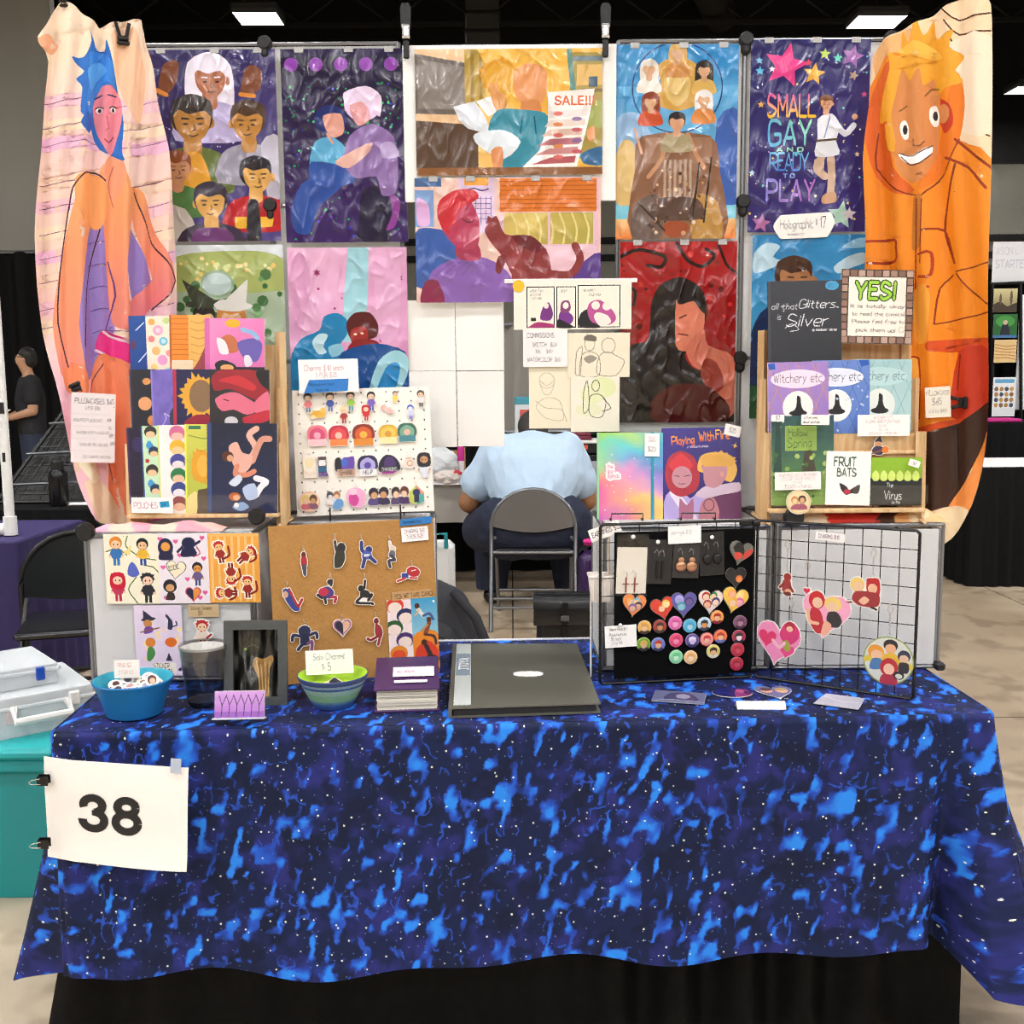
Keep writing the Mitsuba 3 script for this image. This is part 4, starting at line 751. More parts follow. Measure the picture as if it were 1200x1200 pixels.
# 9 red and black
r = (726, 283, 862, 495)
S = [(rc(*r), grad(0xa81c1e, 0x7a1416, (726, 283), (862, 480), .8))] + dots((728, 286, 860, 420), 60, (0xc8342e, 0x5a1010, 0x8a1818), 1, 4, 17) + [(ln(4, 727, 300, 748, 292, 778, 300, 774, 312, 758, 310), 0x26100f), (ln(4, 792, 285, 804, 304, 822, 312, 836, 300, 826, 292), 0x26100f), (ln(3, 840, 286, 850, 310, 862, 320), 0x26100f), (ln(3.5, 730, 330, 744, 340, 742, 356), 0x26100f)]
S += [(bl(727, 420, 742, 402, 760, 396, 764, 350, 784, 330, 806, 340, 800, 400, 812, 430, 862, 450, 862, 495, 727, 495), 0x1f1716), (bl(762, 360, 772, 334, 796, 324, 820, 336, 828, 360, 826, 378, 818, 402, 802, 414, 790, 400, 770, 396), 0x231a19), (bl(792, 350, 808, 348, 824, 358, 824, 386, 806, 410, 792, 404), 0xd2785f), (bl(792, 346, 806, 330, 824, 342, 826, 366, 820, 362, 812, 352, 796, 356), 0x1c1413), (bl(804, 406, 824, 384, 830, 404, 862, 420, 862, 484, 836, 490, 830, 440, 812, 428), 0xc46a54), (ln(1.4, 796, 372, 804, 368), 0x2a1512), (ln(1.4, 795, 390, 806, 392), 0x5a1f1c)]
S += [(bl(826, 420, 840, 424, 850, 450, 836, 462, 822, 440), 0x8a3428), (bl(764, 470, 790, 450, 830, 452, 856, 476, 850, 495, 770, 495), 0x4a1714)]
poster(r, 'red poster with black swirls and a half-shadowed face of a man', S, Y=PB)
# 10 blue sky, head of a man
r = (880, 275, 1015, 490)
S = [(rc(*r), grad(0x2b7fb8, 0x4aa0cf, (880, 275), (880, 400), .5)), (bl(882, 296, 896, 284, 912, 288, 904, 300, 915, 306, 896, 316, 882, 318), 0xb8d6e6), (bl(975, 312, 992, 300, 1010, 296, 1014, 306, 994, 314, 980, 320), 0xc4deea), (bl(984, 290, 1000, 280, 1014, 280, 1010, 290), 0x8fc0de), (rc(880, 440, 1015, 490), 0x2f5a3a), (bl(880, 400, 900, 380, 940, 370, 960, 420, 960, 450, 880, 450), 0x27365c)]
S += bust(928, 326, 22, 0xb27a52, 0x4a2f22, 0x27365c, .55, dark=0x2a1a18)
poster(r, 'blue sky poster with the head of a dark-haired man, half behind the black book', S, Y=PB, tape=())

# ------------------------------------------------------------------ white sheets, comic strip, commission samples
LAB = ('blank white sheet, upper left of the four hanging under the cat poster', 'blank white sheet, upper right of the four hanging under the cat poster', 'blank white sheet, lower left of the four, partly behind the peg board', 'blank white sheet with a curled top edge, lower right of the four')
for i, r in enumerate(((477, 352, 533.5, 434.5), (534, 354, 590.5, 434), (479, 435, 535, 524), (536, 435, 591, 523))):
    f, W, H = rect(*r, 2.688 - .002 * i)
    k = thing('blank_sheet', LAB[i], 'paper', 'blank white sheets under the cat poster')
    sheet_bent(k, W, H, f, PAPER, (lambda a, b: .010 * max(0, b - .55) ** 1.3 * math.cos(a * 1.5) + .003 * (1 - b) * a) if i == 3 else (lambda a, b, i=i: .0025 * math.sin(a * 1.6 + i) * (1 - b)), 14)
def box_panel(x0, y0, x1, y1): return (rc(x0, y0, x1, y1).difference(rc(x0 + 1.1, y0 + 1.1, x1 - 1.1, y1 - 1.1)), 0x2a2528)
r = (602, 329, 740, 386); f, W, H = rect(*r, 2.655)
S = [(rc(*r), 0xf8f1e2), box_panel(617, 335.5, 650, 384), box_panel(652, 335.5, 675, 384), box_panel(677, 334, 727, 384)]
S += [(lettering('WHERE THEN', 621, 342, 2.6, .4), 0x6a6266), (lettering('AM I IN THE', 621, 346.5, 2.6, .4), 0x6a6266), (lettering('HAT NOW?', 624, 350.5, 2.6, .4), 0x6a6266), (lettering('ABOUT?', 657, 342, 2.6, .4), 0x6a6266), (lettering('NO MORE. I', 684, 342, 2.8, .4), 0x6a6266), (lettering('TOLD YOU!', 690, 347, 2.8, .4), 0x6a6266)]
S += [(bl(633, 374, 636, 360, 643, 354, 648, 366, 645, 375), 0x7c3a86), (el(640, 358, 3, 3.4), 0xf2e6dc), (bl(619, 383, 630, 377, 649, 380, 649, 383.5, 619, 383.5), 0xa83a72), (rc(622, 372, 628, 376), 0x2a2528), (bl(655, 378, 656, 366, 664, 364, 672, 372, 668, 380), 0x7a3a90), (bl(657, 366, 658, 354, 666, 352, 669, 360, 666, 366), 0x8a4a78), (el(663, 358, 3.4, 4), 0xf4eadf), (bl(653, 384, 654, 374, 664, 378, 673, 384), 0x2a2528), (bl(679, 383, 680, 368, 690, 362, 696, 372, 704, 384), 0x2a282a), (bl(688, 364, 692, 354, 704, 352, 718, 364, 722, 374, 714, 381, 694, 378), 0xc05a98), (el(698, 358, 5, 5), 0xf5ebe0), (el(711, 359, 5, 5), 0xf5ebe0), (bl(696, 372, 700, 366, 712, 370, 716, 378, 704, 383), 0xf6ece4)]
k = sheet('comic_strip', 'white sheet with a three-panel purple and black comic strip', 'comic strip', f, W, H, S, r, pb='print_matte')
g = f.sub(-W / 2 + .012, H / 2 - .012, .002)
part(k, 'sticker', g.mesh(extr(Polygon([(math.cos(t) * .0145, math.sin(t) * .0145) for t in np.linspace(0, 6.28, 24)]), .0006)), col(0xf2bf2c, 0.4), label='round yellow sticker in the corner')
r = (613, 386, 665, 430); f, W, H = rect(*r, 2.653)
sheet('commission_card', 'white card headed COMMISSIONS with three lines of prices', 'price card', f, W, H, [(rc(*r), 0xf8f4f2), (lettering('COMMISSIONS', 618, 395.5, 5.2, .75), 0x5a4a64), (lettering('SKETCH', 624, 406, 4.6, .65), 0x5a4a64), (lettering('$20', 645, 406, 4.4, .6), 0x6a4a64), (lettering('INK', 628, 414, 4.4, .6), 0x5a4a64), (lettering('$40', 640, 414, 4.4, .6), 0x6a4a64), (lettering('WATERCOLOR', 618, 423.5, 4.6, .65), 0x5a4a64), (lettering('$60', 650, 423.5, 4.4, .6), 0x6a4a64)], r)
def outline(c, w, *sh): return [(g.boundary.buffer(w / 2, 2), c) for g in sh]
r = (665, 390, 738, 442); f, W, H = rect(*r, 2.657)
S = [(rc(*r), 0xf3ead2)] + outline(0x6f675c, .7, el(691, 403, 6, 8), el(713, 405, 8, 9), bl(680, 440, 682, 416, 692, 412, 702, 418, 702, 440), bl(700, 438, 702, 418, 712, 412, 724, 418, 732, 424, 722, 440), bl(674, 438, 676, 412, 682, 406, 682, 414, 680, 438)) + [(bl(684, 398, 688, 392, 698, 394, 698, 400), 0x7a7266), (bl(684, 420, 692, 416, 700, 420, 690, 426), 0xa29a8c)]
sheet('sketch_sample', 'cream sheet with an ink drawing of two people side by side', 'drawing', f, W, H, S, r)
r = (620, 428, 670, 502); f, W, H = rect(*r, 2.660)
S = [(rc(*r), 0xf6ecd2)] + outline(0xcabfa6, .8, el(641, 446, 9, 9), bl(632, 446, 641, 452, 650, 446, 646, 460, 638, 462), bl(628, 476, 640, 466, 656, 470, 660, 492, 640, 490)) + [(ln(.7, 628, 470, 640, 478, 658, 480, 664, 494), 0xb9ad92)]
sheet('sketch_sample', 'cream sheet with a faint pencil sketch of one figure', 'drawing', f, W, H, S, r)
r = (669, 442, 726, 506); f, W, H = rect(*r, 2.656)
S = [(rc(*r), 0xf8f2e0), (el(706, 454, 16, 12), 0xe9efba), (el(694, 462, 14, 12), 0xeef0c4), (el(690, 480, 16, 8), 0xf0efcc)] + outline(0x625e4c, .9, el(698, 452, 4.5, 6.5), bl(690, 480, 692, 464, 702, 462, 710, 470, 706, 488, 694, 488), bl(684, 484, 684, 460, 688, 446, 690, 462, 690, 478)) + [(ln(1, 706, 466, 716, 478, 706, 482), 0x625e4c)]
sheet('sketch_sample', 'pale sheet with a green-tinted ink drawing of a figure holding a stick', 'drawing', f, W, H, S, r)
k = thing('hanging_sleeve', 'large clear plastic sheet that carries the commission samples', 'plastic sleeve')
f, W, H = rect(592, 327, 746, 510, 2.668); put(k + '__sheet', f.mesh(trimesh.creation.box([W, H, .0006])), 'clear_acrylic')
part(k, 'top_strip', f.mesh(cbox((0, H / 2 - .004, .002), (W, .010, .002))), WHITE)

# ================================================================== pillowcases
def pillow(name, label, Pa, Pb, outline_px, S, box, zt=2.27, zb=1.085, phase=0, amp=.016, fold=9.0):
    "a long printed cloth: drawing-board box -> quad on the plane through Pa, Pb, with folds"
    yaw = math.degrees(math.atan2(Pb[1] - Pa[1], Pb[0] - Pa[0])); F = Frame((Pa[0], Pa[1], 1.6), yaw)
    x0, y0, x1, y1 = box; cs = {c: np.array(F.hit(*c)) for c in ((x0, y0), (x1, y0), (x0, y1), (x1, y1))}
    def fn(q, up):
        a, b = (q[:, 0] - x0) / (x1 - x0), (q[:, 1] - y0) / (y1 - y0)
        uvq = (cs[x0, y0] * ((1 - a) * (1 - b))[:, None] + cs[x1, y0] * (a * (1 - b))[:, None] + cs[x0, y1] * ((1 - a) * b)[:, None] + cs[x1, y1] * (a * b)[:, None])
        s = a * fold + .8 * np.sin(b * 3 + phase)
        w = amp * np.sin(s * 2.2 + phase) * (.45 + .55 * b) + .5 * amp * np.sin(s * 5.1 + b * 4) + .012 + .03 * np.clip(b - .9, 0, 1) * np.sin(a * 17)
        return F.map(np.c_[uvq, w + up])
    clip = Polygon(sm(outline_px, 1)).buffer(0)
    V, Fc, C, cover = ink(S, fn, clip, step=9)
    k = thing(name, label, 'pillowcase')
    part(k, 'print', trimesh.Trimesh(V, face_viewer(V, Fc, F.n), process=False), 'print_cloth', smooth=True, color=C)
    V, Fc, C, _ = ink([(clip, 0xf0d0b8)], fn, clip, step=9, lift=-.0015)
    part(k, 'back_cloth', trimesh.Trimesh(V, face_viewer(V, Fc, F.n), process=False), 'print_cloth', smooth=True, color=C)
    return k, F, fn
# left: pale pink bed sheet with a blue-haired figure
out = [(42, 42), (50, 30), (68, 2), (80, 8), (98, 22), (112, 32), (124, 26), (136, 26), (160, 25), (168, 52), (176, 82), (184, 120), (192, 170), (197, 230), (203, 300), (203, 380), (198, 470), (196, 560), (205, 600), (214, 612), (160, 616), (112, 612), (98, 598), (86, 560), (74, 500), (62, 440), (48, 380), (40, 330), (37, 270), (40, 220), (46, 170), (50, 110), (54, 70), (44, 52)]
S = [(rc(20, -10, 230, 630), grad(0xfbe3c8, 0xf2b8cf, (60, 40), (150, 640), .9))]
for i, y in enumerate((112, 140, 160, 205, 232, 262, 290, 318, 350, 372)): S += [(bl(40, y, 90, y - 6, 150, y + 4, 205, y - 4, 205, y + 10, 150, y + 18, 90, y + 8, 40, y + 14), (0xf8cbd8, 0xfbe2c8, 0xf2c0dc, 0xf8d8c4)[i % 4]), (ln(.8, 44, y + 8, 90, y, 140, y + 10, 200, y - 2), 0x8a5a80)]
S += [(bl(124, 40, 150, 34, 166, 80, 160, 140, 140, 120), 0xf8c8a4), (bl(42, 44, 56, 40, 66, 52, 58, 62, 46, 56), 0xf2b088)]
S += [(bl(92, 250, 118, 258, 122, 320, 130, 380, 108, 424, 96, 440, 84, 420, 86, 330), 0x9a7fc8), (bl(142, 262, 156, 276, 178, 330, 162, 352, 148, 345, 141, 310), 0x9a7fc8)] + [(ln(.9, 96 + 2 * i, 280 + 26 * i, 116, 276 + 26 * i, 140, 286 + 24 * i), 0x6a4a98) for i in range(7)]
S += [(ln(26, 98, 214, 80, 300, 72, 372, 80, 430), grad(0xf7a868, 0xf0907c, (90, 210), (76, 430), .2)), (ln(25, 152, 225, 172, 280, 190, 322, 160, 350, 140, 368), grad(0xf6a268, 0xef7f8c, (150, 225), (170, 368), .2)), (bl(112, 196, 118, 186, 136, 190, 150, 226, 146, 260, 141, 300, 143, 340, 150, 376, 128, 374, 121, 320, 117, 270, 112, 226), grad(0xf7a868, 0xef8a7c, (130, 190), (140, 376), .25)), (bl(120, 180, 132, 176, 140, 196, 132, 226, 122, 224, 114, 200), 0xf4a07c), (bl(82, 204, 96, 196, 118, 206, 122, 232, 112, 262, 96, 256, 84, 236), 0xf7a565), (ln(1.5, 76, 240, 80, 214, 92, 198, 108, 197, 118, 206), 0x4a2034)]
S += [(ln(1.6, 122, 300, 130, 340, 116, 390), 0x6a3a7a), (bl(108, 394, 116, 380, 142, 392, 150, 400, 150, 426, 110, 408), 0xe8358c), (ln(3, 116, 382, 130, 390, 146, 396), 0xf2d0e0), (ln(3, 108, 404, 124, 412, 144, 422), 0xf2d0e0)]
S += [(bl(110, 410, 130, 412, 146, 426, 156, 480, 150, 560, 146, 618, 120, 616, 122, 540, 108, 490, 100, 450), 0xf48e66), (bl(70, 430, 80, 420, 92, 426, 98, 446, 90, 460, 74, 452), 0xef8a60), (bl(144, 400, 170, 380, 200, 380, 202, 470, 196, 600, 150, 612, 158, 480), 0xec84b0)]
S += [(ln(1.5, 76, 236, 66, 310, 64, 372, 76, 424), 0x4a2034), (ln(1.5, 152, 220, 176, 278, 202, 322, 176, 356), 0x4a2034), (ln(1.5, 112, 262, 96, 330, 92, 400), 0x4a2034), (ln(1.3, 116, 420, 100, 452, 112, 500, 128, 560), 0x7a2a48), (ln(1, 128, 190, 122, 210, 128, 236), 0xb8605a), (bl(92, 562, 112, 560, 134, 590, 150, 616, 110, 612), 0xf4d8b8), (bl(84, 534, 98, 528, 112, 556, 100, 562), 0xf8ecd0)]
# head
S += [(bl(78, 66, 92, 66, 100, 48, 98, 36, 106, 54, 118, 58, 120, 44, 124, 62, 128, 80, 134, 110, 138, 140, 136, 172, 138, 184, 128, 178, 112, 170, 98, 138, 88, 128, 90, 100, 84, 90, 92, 82), 0x2a6fc8), (bl(104, 110, 112, 98, 126, 98, 136, 114, 136, 140, 128, 172, 122, 176, 112, 158, 106, 136), 0xf08a9a), (bl(98, 62, 116, 60, 126, 74, 130, 102, 120, 92, 114, 100, 108, 112, 100, 130, 94, 118, 98, 90), 0x3a8ae4), (el(112, 125, 3.2, 3.6), 0xf8f0f0), (el(127, 125, 3.6, 3.6), 0xf8f0f0), (el(112.6, 125.4, 1.7, 2.4), 0x2a1424), (el(127.2, 125.4, 1.8, 2.4), 0x2a1424), (ln(1.4, 108, 123, 112, 121, 116, 123), 0x2a1424), (ln(1.4, 122.5, 123, 127, 121, 131.5, 123), 0x2a1424), (ln(1.6, 107, 112, 115, 108), 0x1f2a6a), (ln(1.6, 121, 108, 131, 110), 0x1f2a6a), (ln(1.2, 117, 158, 122, 162, 128, 156), 0x7a1a34), (ln(1, 119, 132, 122, 146, 118, 148, s=False), 0xb84a5a), (bl(96, 80, 112, 70, 120, 80, 110, 92, 100, 104), 0x5aa8f2), (bl(88, 140, 96, 128, 104, 140, 98, 152), 0x2a5fb8)]
kp, FP, fnP = pillow('pillowcase', 'long pale pink pillowcase printed with a blue-haired figure, hanging at the left', (-1.085, 2.43), (-.80, 2.650), out, S, (30, -5, 215, 625), phase=.4)
# right: orange hoodie
out = [(1030, 62), (1046, 46), (1090, 22), (1132, 0), (1158, -6), (1163, 20), (1164, 120), (1164, 240), (1163, 330), (1163, 440), (1160, 500), (1152, 550), (1142, 590), (1128, 620), (1112, 638), (1096, 632), (1072, 614), (1040, 606), (990, 602), (940, 600), (935, 590), (980, 570), (1016, 540), (1022, 430), (1022, 330), (1024, 260), (1020, 180), (1026, 120)]
S = [(rc(920, -20, 1180, 650), 0xf6d8b0)] + [(ln(1.8, 1110 + 4 * i, 10 + 14 * i, 1130, 24 + 16 * i, 1162, 14 + 20 * i), 0x5a3018) for i in range(8)] + [(bl(1110, 60, 1164, 40, 1164, 150, 1124, 140), 0xf8e4c8), (bl(1030, 60, 1060, 40, 1080, 34, 1060, 70, 1036, 90), 0xf2b878)]
S += [(bl(1018, 140, 1030, 90, 1058, 60, 1100, 66, 1130, 84, 1136, 120, 1130, 158, 1164, 180, 1168, 520, 1016, 560, 1020, 240), 0xf28c1c), (bl(1022, 150, 1032, 96, 1056, 70, 1052, 130, 1058, 190, 1082, 216, 1060, 220, 1034, 200), 0xe0641c), (bl(1124, 90, 1136, 110, 1130, 160, 1110, 196, 1090, 216, 1086, 208, 1104, 170), 0xea7a1a), (bl(1100, 110, 1120, 118, 1124, 140, 1112, 150), 0xc83a1a)]
S += [(bl(1058, 96, 1066, 78, 1088, 70, 1108, 90, 1106, 130, 1104, 170, 1094, 198, 1080, 208, 1064, 196, 1056, 160), 0xd98a4c), (el(1112, 128, 8, 11), 0xd98a4c), (bl(1040, 118, 1054, 80, 1052, 60, 1064, 64, 1066, 36, 1074, 48, 1082, 20, 1090, 40, 1100, 22, 1104, 44, 1124, 34, 1120, 54, 1136, 64, 1126, 80, 1134, 92, 1114, 100, 1104, 106, 1100, 88, 1090, 96, 1086, 76, 1076, 92, 1066, 78, 1060, 110, 1056, 130, 1060, 166, 1046, 156, 1050, 138, 1038, 138), 0xf2a92c), (bl(1062, 60, 1080, 46, 1100, 54, 1112, 66, 1092, 66, 1076, 62), 0xfac24a), (bl(1046, 140, 1056, 150, 1060, 172, 1050, 168), 0xf2a92c)]
S += [(bl(1065, 140, 1070, 136, 1074, 144, 1074, 156, 1069, 158, 1065, 150), 0xfdf6ee), (bl(1096, 122, 1102, 118, 1106, 128, 1105, 140, 1100, 142, 1096, 134), 0xfdf6ee), (el(1070, 147, 2.6, 5.5), 0x2a1a14), (el(1101.5, 130, 2.6, 5.5), 0x2a1a14), (ln(1.6, 1064, 126, 1072, 120, s=False), 0x8a5a20), (ln(1.6, 1092, 108, 1098, 100, 1106, 100), 0x8a5a20), (ln(1.2, 1080, 158, 1080, 165, 1088, 165, 1092, 160, s=False), 0x7a3a1c), (bl(1064, 174, 1080, 176, 1098, 164, 1098, 174, 1088, 184, 1074, 186, 1066, 180), 0xffffff), (ln(1.2, 1064, 174, 1080, 177, 1099, 164), 0x5a2a14), (ln(1.2, 1066, 178, 1076, 187, 1088, 185, 1098, 174), 0x5a2a14), (ln(1, 1084, 198, 1090, 196, s=False), 0x7a3a1c)]
S += [(ln(1.6, 1036, 150, 1034, 190, 1062, 216, 1084, 222), 0x8a2f10), (ln(1.6, 1130, 158, 1112, 196, 1088, 224), 0x8a2f10), (ln(3, 1126, 158, 1164, 190, 1166, 194), 0x9a3412), (ln(2.4, 1126, 186, 1118, 220, 1112, 262, 1124, 300), 0x8a2f10), (ln(3, 1114, 178, 1140, 190, 1160, 214), 0x9a3412), (bl(1080, 226, 1090, 222, 1088, 280, 1078, 284), 0xc8782a), (ln(1.6, 1084, 226, 1082, 330, s=False), 0x8a2f10), (ln(1.4, 1090, 226, 1088, 300, s=False), 0x8a2f10), (ln(2.4, 1090, 262, 1112, 262, 1124, 300), 0x9a3412)]
S += [(ln(3, 1022, 275, 1058, 273, 1060, 282, 1058, 298, 1026, 300), 0xb03a14), (ln(3, 1086, 290, 1100, 288, 1100, 314, 1086, 316), 0xb03a14), (ln(3, 1086, 330, 1098, 328), 0xb03a14), (ln(1.6, 1126, 310, 1164, 300), 0x8a2f10), (ln(1.6, 1126, 312, 1140, 330, 1164, 350), 0x8a2f10), (ln(1.6, 1122, 314, 1108, 330, 1104, 372), 0x8a2f10), (ln(1.6, 1104, 372, 1164, 358), 0x8a2f10), (bl(1080, 336, 1092, 324, 1100, 340, 1096, 390, 1082, 392), 0xf5a43a)]
S += [(bl(1098, 392, 1164, 388, 1164, 404, 1098, 404), 0xd8501c), (bl(1128, 404, 1164, 402, 1164, 470, 1120, 484), 0xc83a1e), (ln(1.6, 1130, 408, 1126, 450), 0x7a2410), (bl(1064, 420, 1084, 412, 1086, 480, 1064, 490), 0xf7ac3e), (ln(2, 1064, 420, 1086, 412, 1086, 484), 0xa83a14), (ln(2, 1064, 448, 1086, 444), 0xa83a14), (bl(1070, 500, 1130, 484, 1120, 500, 1080, 512), 0xd8501c)]
S += [(bl(1076, 512, 1128, 490, 1166, 462, 1160, 500, 1136, 560, 1124, 592, 1080, 600, 1030, 600), 0x3c2317), (ln(1.6, 1126, 496, 1128, 560), 0x20120c), (bl(1118, 590, 1136, 560, 1154, 520, 1160, 500, 1160, 552, 1142, 592, 1124, 612), 0xf2944a), (bl(1090, 600, 1124, 590, 1140, 600, 1112, 640, 1084, 622), 0xf6dcb4), (bl(960, 600, 1010, 592, 1064, 596, 1056, 608, 980, 606), 0xd8382a), (bl(930, 596, 960, 590, 962, 604, 934, 604), 0xf0d0a0), (ln(1.6, 1088, 606, 1110, 622, 1112, 636), 0xb05a20)]
kq, FQ, fnQ = pillow('pillowcase', 'long orange pillowcase printed with a grinning blond figure in a hoodie, hanging at the right', (.86, 2.640), (1.13, 2.42), out, S, (930, -10, 1170, 645), phase=1.9)
# clips and price notes on the pillowcases
def on(fn, px, py, up): return fn(np.array([[px, py]], float), up)[0]
def clip_on(fn, F, px, py, label, s=1.0, rot=0):
    f = Frame(on(fn, px, py, .005)); f.x, f.y, f.n = F.x, F.y, F.n; g = f.sub(0, 0, 0, rot)
    k = thing('clip', label, 'clip')
    part(k, 'jaw', g.mesh(cat([cbox((0, .004, .004), (.020 * s, .009 * s, .012), .003), cbox((0, -.006, .004), (.024 * s, .008 * s, .010), .003)])), BLACK)
    part(k, 'handle', g.mesh(cat([rod((-.006 * s, .006 * s, .006), (-.014 * s, .030 * s, .014), .0035 * s, 6), rod((.006 * s, .006 * s, .006), (.012 * s, .030 * s, .014), .0035 * s, 6)])), DARK)
clip_on(fnP, FP, 70, 4, 'dark clip at the peak of the pink pillowcase, at the top edge of the photo', .8, 10)
clip_on(fnP, FP, 138, 47, 'small dark clip hanging near the top right of the pink pillowcase', 1.2, 4)
clip_on(fnP, FP, 82, 448, 'black clip holding the pillowcase price list', 1.2, 205)
clip_on(fnQ, FQ, 1134, 465, 'black clip holding the price card on the orange pillowcase', 1.2, 90)
def note(fn, F, x0, y0, x1, y1, label, S, box, up=.004, rot=0, name='price_note'):
    c = on(fn, (x0 + x1) / 2, (y0 + y1) / 2, .022); f = Frame(c); f.x, f.y, f.n = F.x, F.y, F.n
    a, b, d, e = f.hit(x0, (y0 + y1) / 2), f.hit(x1, (y0 + y1) / 2), f.hit((x0 + x1) / 2, y0), f.hit((x0 + x1) / 2, y1)
    g = f.sub(0, 0, 0, rot); return sheet(name, label, 'price note', g, b[0] - a[0], d[1] - e[1], S, box), g
S = [(rc(0, 0, 52, 80), 0xf7eef0), (lettering('PILLOWCASES $65', 4, 12, 5.5, .8, gap=.3), 0x4a3f4a), (lettering('2 FOR $100', 16, 19, 3.6, .5), 0x4a3f4a)] + [(lettering(t, 2 + 4 * i, 33 + 14 * i, 3.2, .45, gap=.2), 0x5a4f5a) for i, t in enumerate(('WEIGHTED PILLOWCASE -', 'SHADOW BOY PILLOWCASE -', 'SUNSHINE PILLOWCASE -', 'FOX SUN PILLOWCASE -'))] + [(lettering(t, 42 + i * 1.5, 32 + 9 * i, 3, .6), 0x2a2a2a) for i, t in enumerate(('ASK', 'TO', 'SEE', 'DESIGNS'))] + [(rc(0, 24 + 14 * i, 46, 24.5 + 14 * i), 0xe0d0d8) for i in range(4)]
note(fnP, FP, 72, 455, 124, 537, 'white note with the pillowcase price list clipped to the pink pillowcase', S, (0, 0, 52, 80), rot=-4)
S = [(rc(0, 0, 32, 38), 0xf6f0e2), (lettering('PILLOWCASE', 2, 10, 5, .6, gap=.1), 0x6a5f54), (lettering('$65', 9, 22, 8, .8), 0x6a5f54), (lettering('or 2 for $100', 4, 32, 4, .5, gap=.3), 0x6a5f54)]
note(fnQ, FQ, 1096, 446, 1126, 482, 'small white price card reading $65 clipped to the orange pillowcase', S, (0, 0, 32, 38), rot=4)

def foot_fold(k, x0, x1, y0, y1, cols, seed, z=None):
    z = z or ZC1 + .004; nu, nv = 90, 16; P = np.zeros((nu, nv, 3)); C = np.zeros((nu * nv, 3)); i = 0
    for a, x in enumerate(np.linspace(x0, x1, nu)):
        for b, t in enumerate(np.linspace(0, 1, nv)):
            w = meshkit.fbm(np.array([x * 16, t * 2.2, seed]), 3, seed); P[a, b] = (x, y0 + (y1 - y0) * t + .02 * (w - .5), z + (.030 if x0 > 0 else .016) * math.sin(math.pi * t) ** .8 * (.25 + 1.2 * w) * min(1, 8 * min(a, nu - 1 - a) / nu + .15))
            C[i] = lin(cols[int(np.clip((x - x0) / (x1 - x0) + .25 * (w - .5), 0, .999) * len(cols))]); i += 1
    part(k, 'foot_fold', grid_mesh(P), 'print_cloth', smooth=True, color=C, label='crumpled lower end lying on the cube')
foot_fold(kp, -.965, -.66, 2.375, 2.44, (0xf2b8cf, 0xf6d2c0, 0xf0a8b8, 0xf4d8c4, 0xe8a8b8, 0xf2c8c0), 3)
foot_fold(kq, .63, 1.02, 2.43, 2.49, (0xf0d8b0, 0xf4dcc0, 0xd8382a, 0xd03428, 0xd8382a, 0x4a2a1c, 0xf0b070, 0xf6dcb4, 0xf2c890), 8)
# ================================================================== wooden racks on the cubes
ZR = ZC1 + .0022
def slab(k, name, F, x0, x1, y0, y1, d, m, w=0.0, b=.0015): return part(k, name, F.mesh(cbox(((x0 + x1) / 2, (y0 + y1) / 2, w - d / 2), (x1 - x0, y1 - y0, d), b)), m)
def rack(label, x0, x1, yf, step, tops, backs=()):
    "three-tier rack: each tier has two upright rails, a shelf rail and a back board"
    k = thing('display_rack', label, 'rack')
    for i, zt in enumerate(tops):
        y = yf + i * step; s = .004 * i
        for x in (x0 + s, x1 - s):
            part(k, 'upright', trimesh.util.concatenate([tube([(x, y + .012, ZR if i == 0 else ZR + .012), (x, y + .024, zt)], .0125, 4)]), 'pale_wood')
        zs = ZR + .032 + (.0 if i == 0 else (tops[i - 1] - ZR) * .62)
        part(k, 'shelf', cbox(((x0 + x1) / 2, y - .004, zs), (x1 - x0, .034, .009), .002), 'pale_wood')
        bz0, bz1 = zs + .006, zt - .004 if i in backs else zt - .03
        part(k, 'back_board', cbox(((x0 + x1) / 2, y + .034, (bz0 + bz1) / 2), (x1 - x0 - .012, .005, bz1 - bz0), .001), 'pale_wood')
    part(k, 'foot_rail', rod((x0, yf - .02, ZR + .006), (x0, yf + 2 * step + .06, ZR + .006), .006, 4), 'pale_wood'); part(k, 'foot_rail', rod((x1, yf - .02, ZR + .006), (x1, yf + 2 * step + .06, ZR + .006), .006, 4), 'pale_wood')
    return k
YR = 2.43
xl, xr = at(150, 560, YR)[0], at(327, 560, YR)[0]
zt = [at(150, 521, YR)[2], at(150, 456, YR + .04)[2], at(150, 390, YR + .08)[2]]
kr = rack('pale wooden three-tier rack holding printed pouches, on the left panel cube', xl, xr, YR, .04, zt)
part(kr, 'clear_lip', cbox(((xl + xr) / 2, YR - .024, at(240, 590, YR - .02)[2]), (xr - xl, .002, .040), .0005), 'clear_acrylic')
def pouch(r, label, sh, Y, rot=0, lean=4, name='pouch', cat_='pouch', th=.005, m=None, pb='print_glossy', group=None, box=None):
    f, W, H = rect(*r, Y, 0, lean, rot); k = thing(name, label, cat_, group)
    put(k, f.mesh(cbox((0, 0, -th / 2), (W, H, th), .001)), m or col(0xe8e4de, 0.6))
    add_print(k, sh, box or r, W, H, f, pb); return k, f, W, H
G = 'pouches in the wooden rack'
r = (152, 370, 182, 446); pouch(r, 'blue pouch with white streaks, left on the pouch rack top tier', [(rc(*r), grad(0x1f4fa0, 0x173f8c, (152, 370), (152, 440), .4)), (ln(1.2, 160, 387, 170, 378, s=False), 0xcfe0f4), (ln(1.2, 162, 424, 174, 411, s=False), 0xcfe0f4), (bl(153, 403, 158, 398, 160, 405, 156, 410), 0x5a2f5a)], YR + .072, 1, group=G)
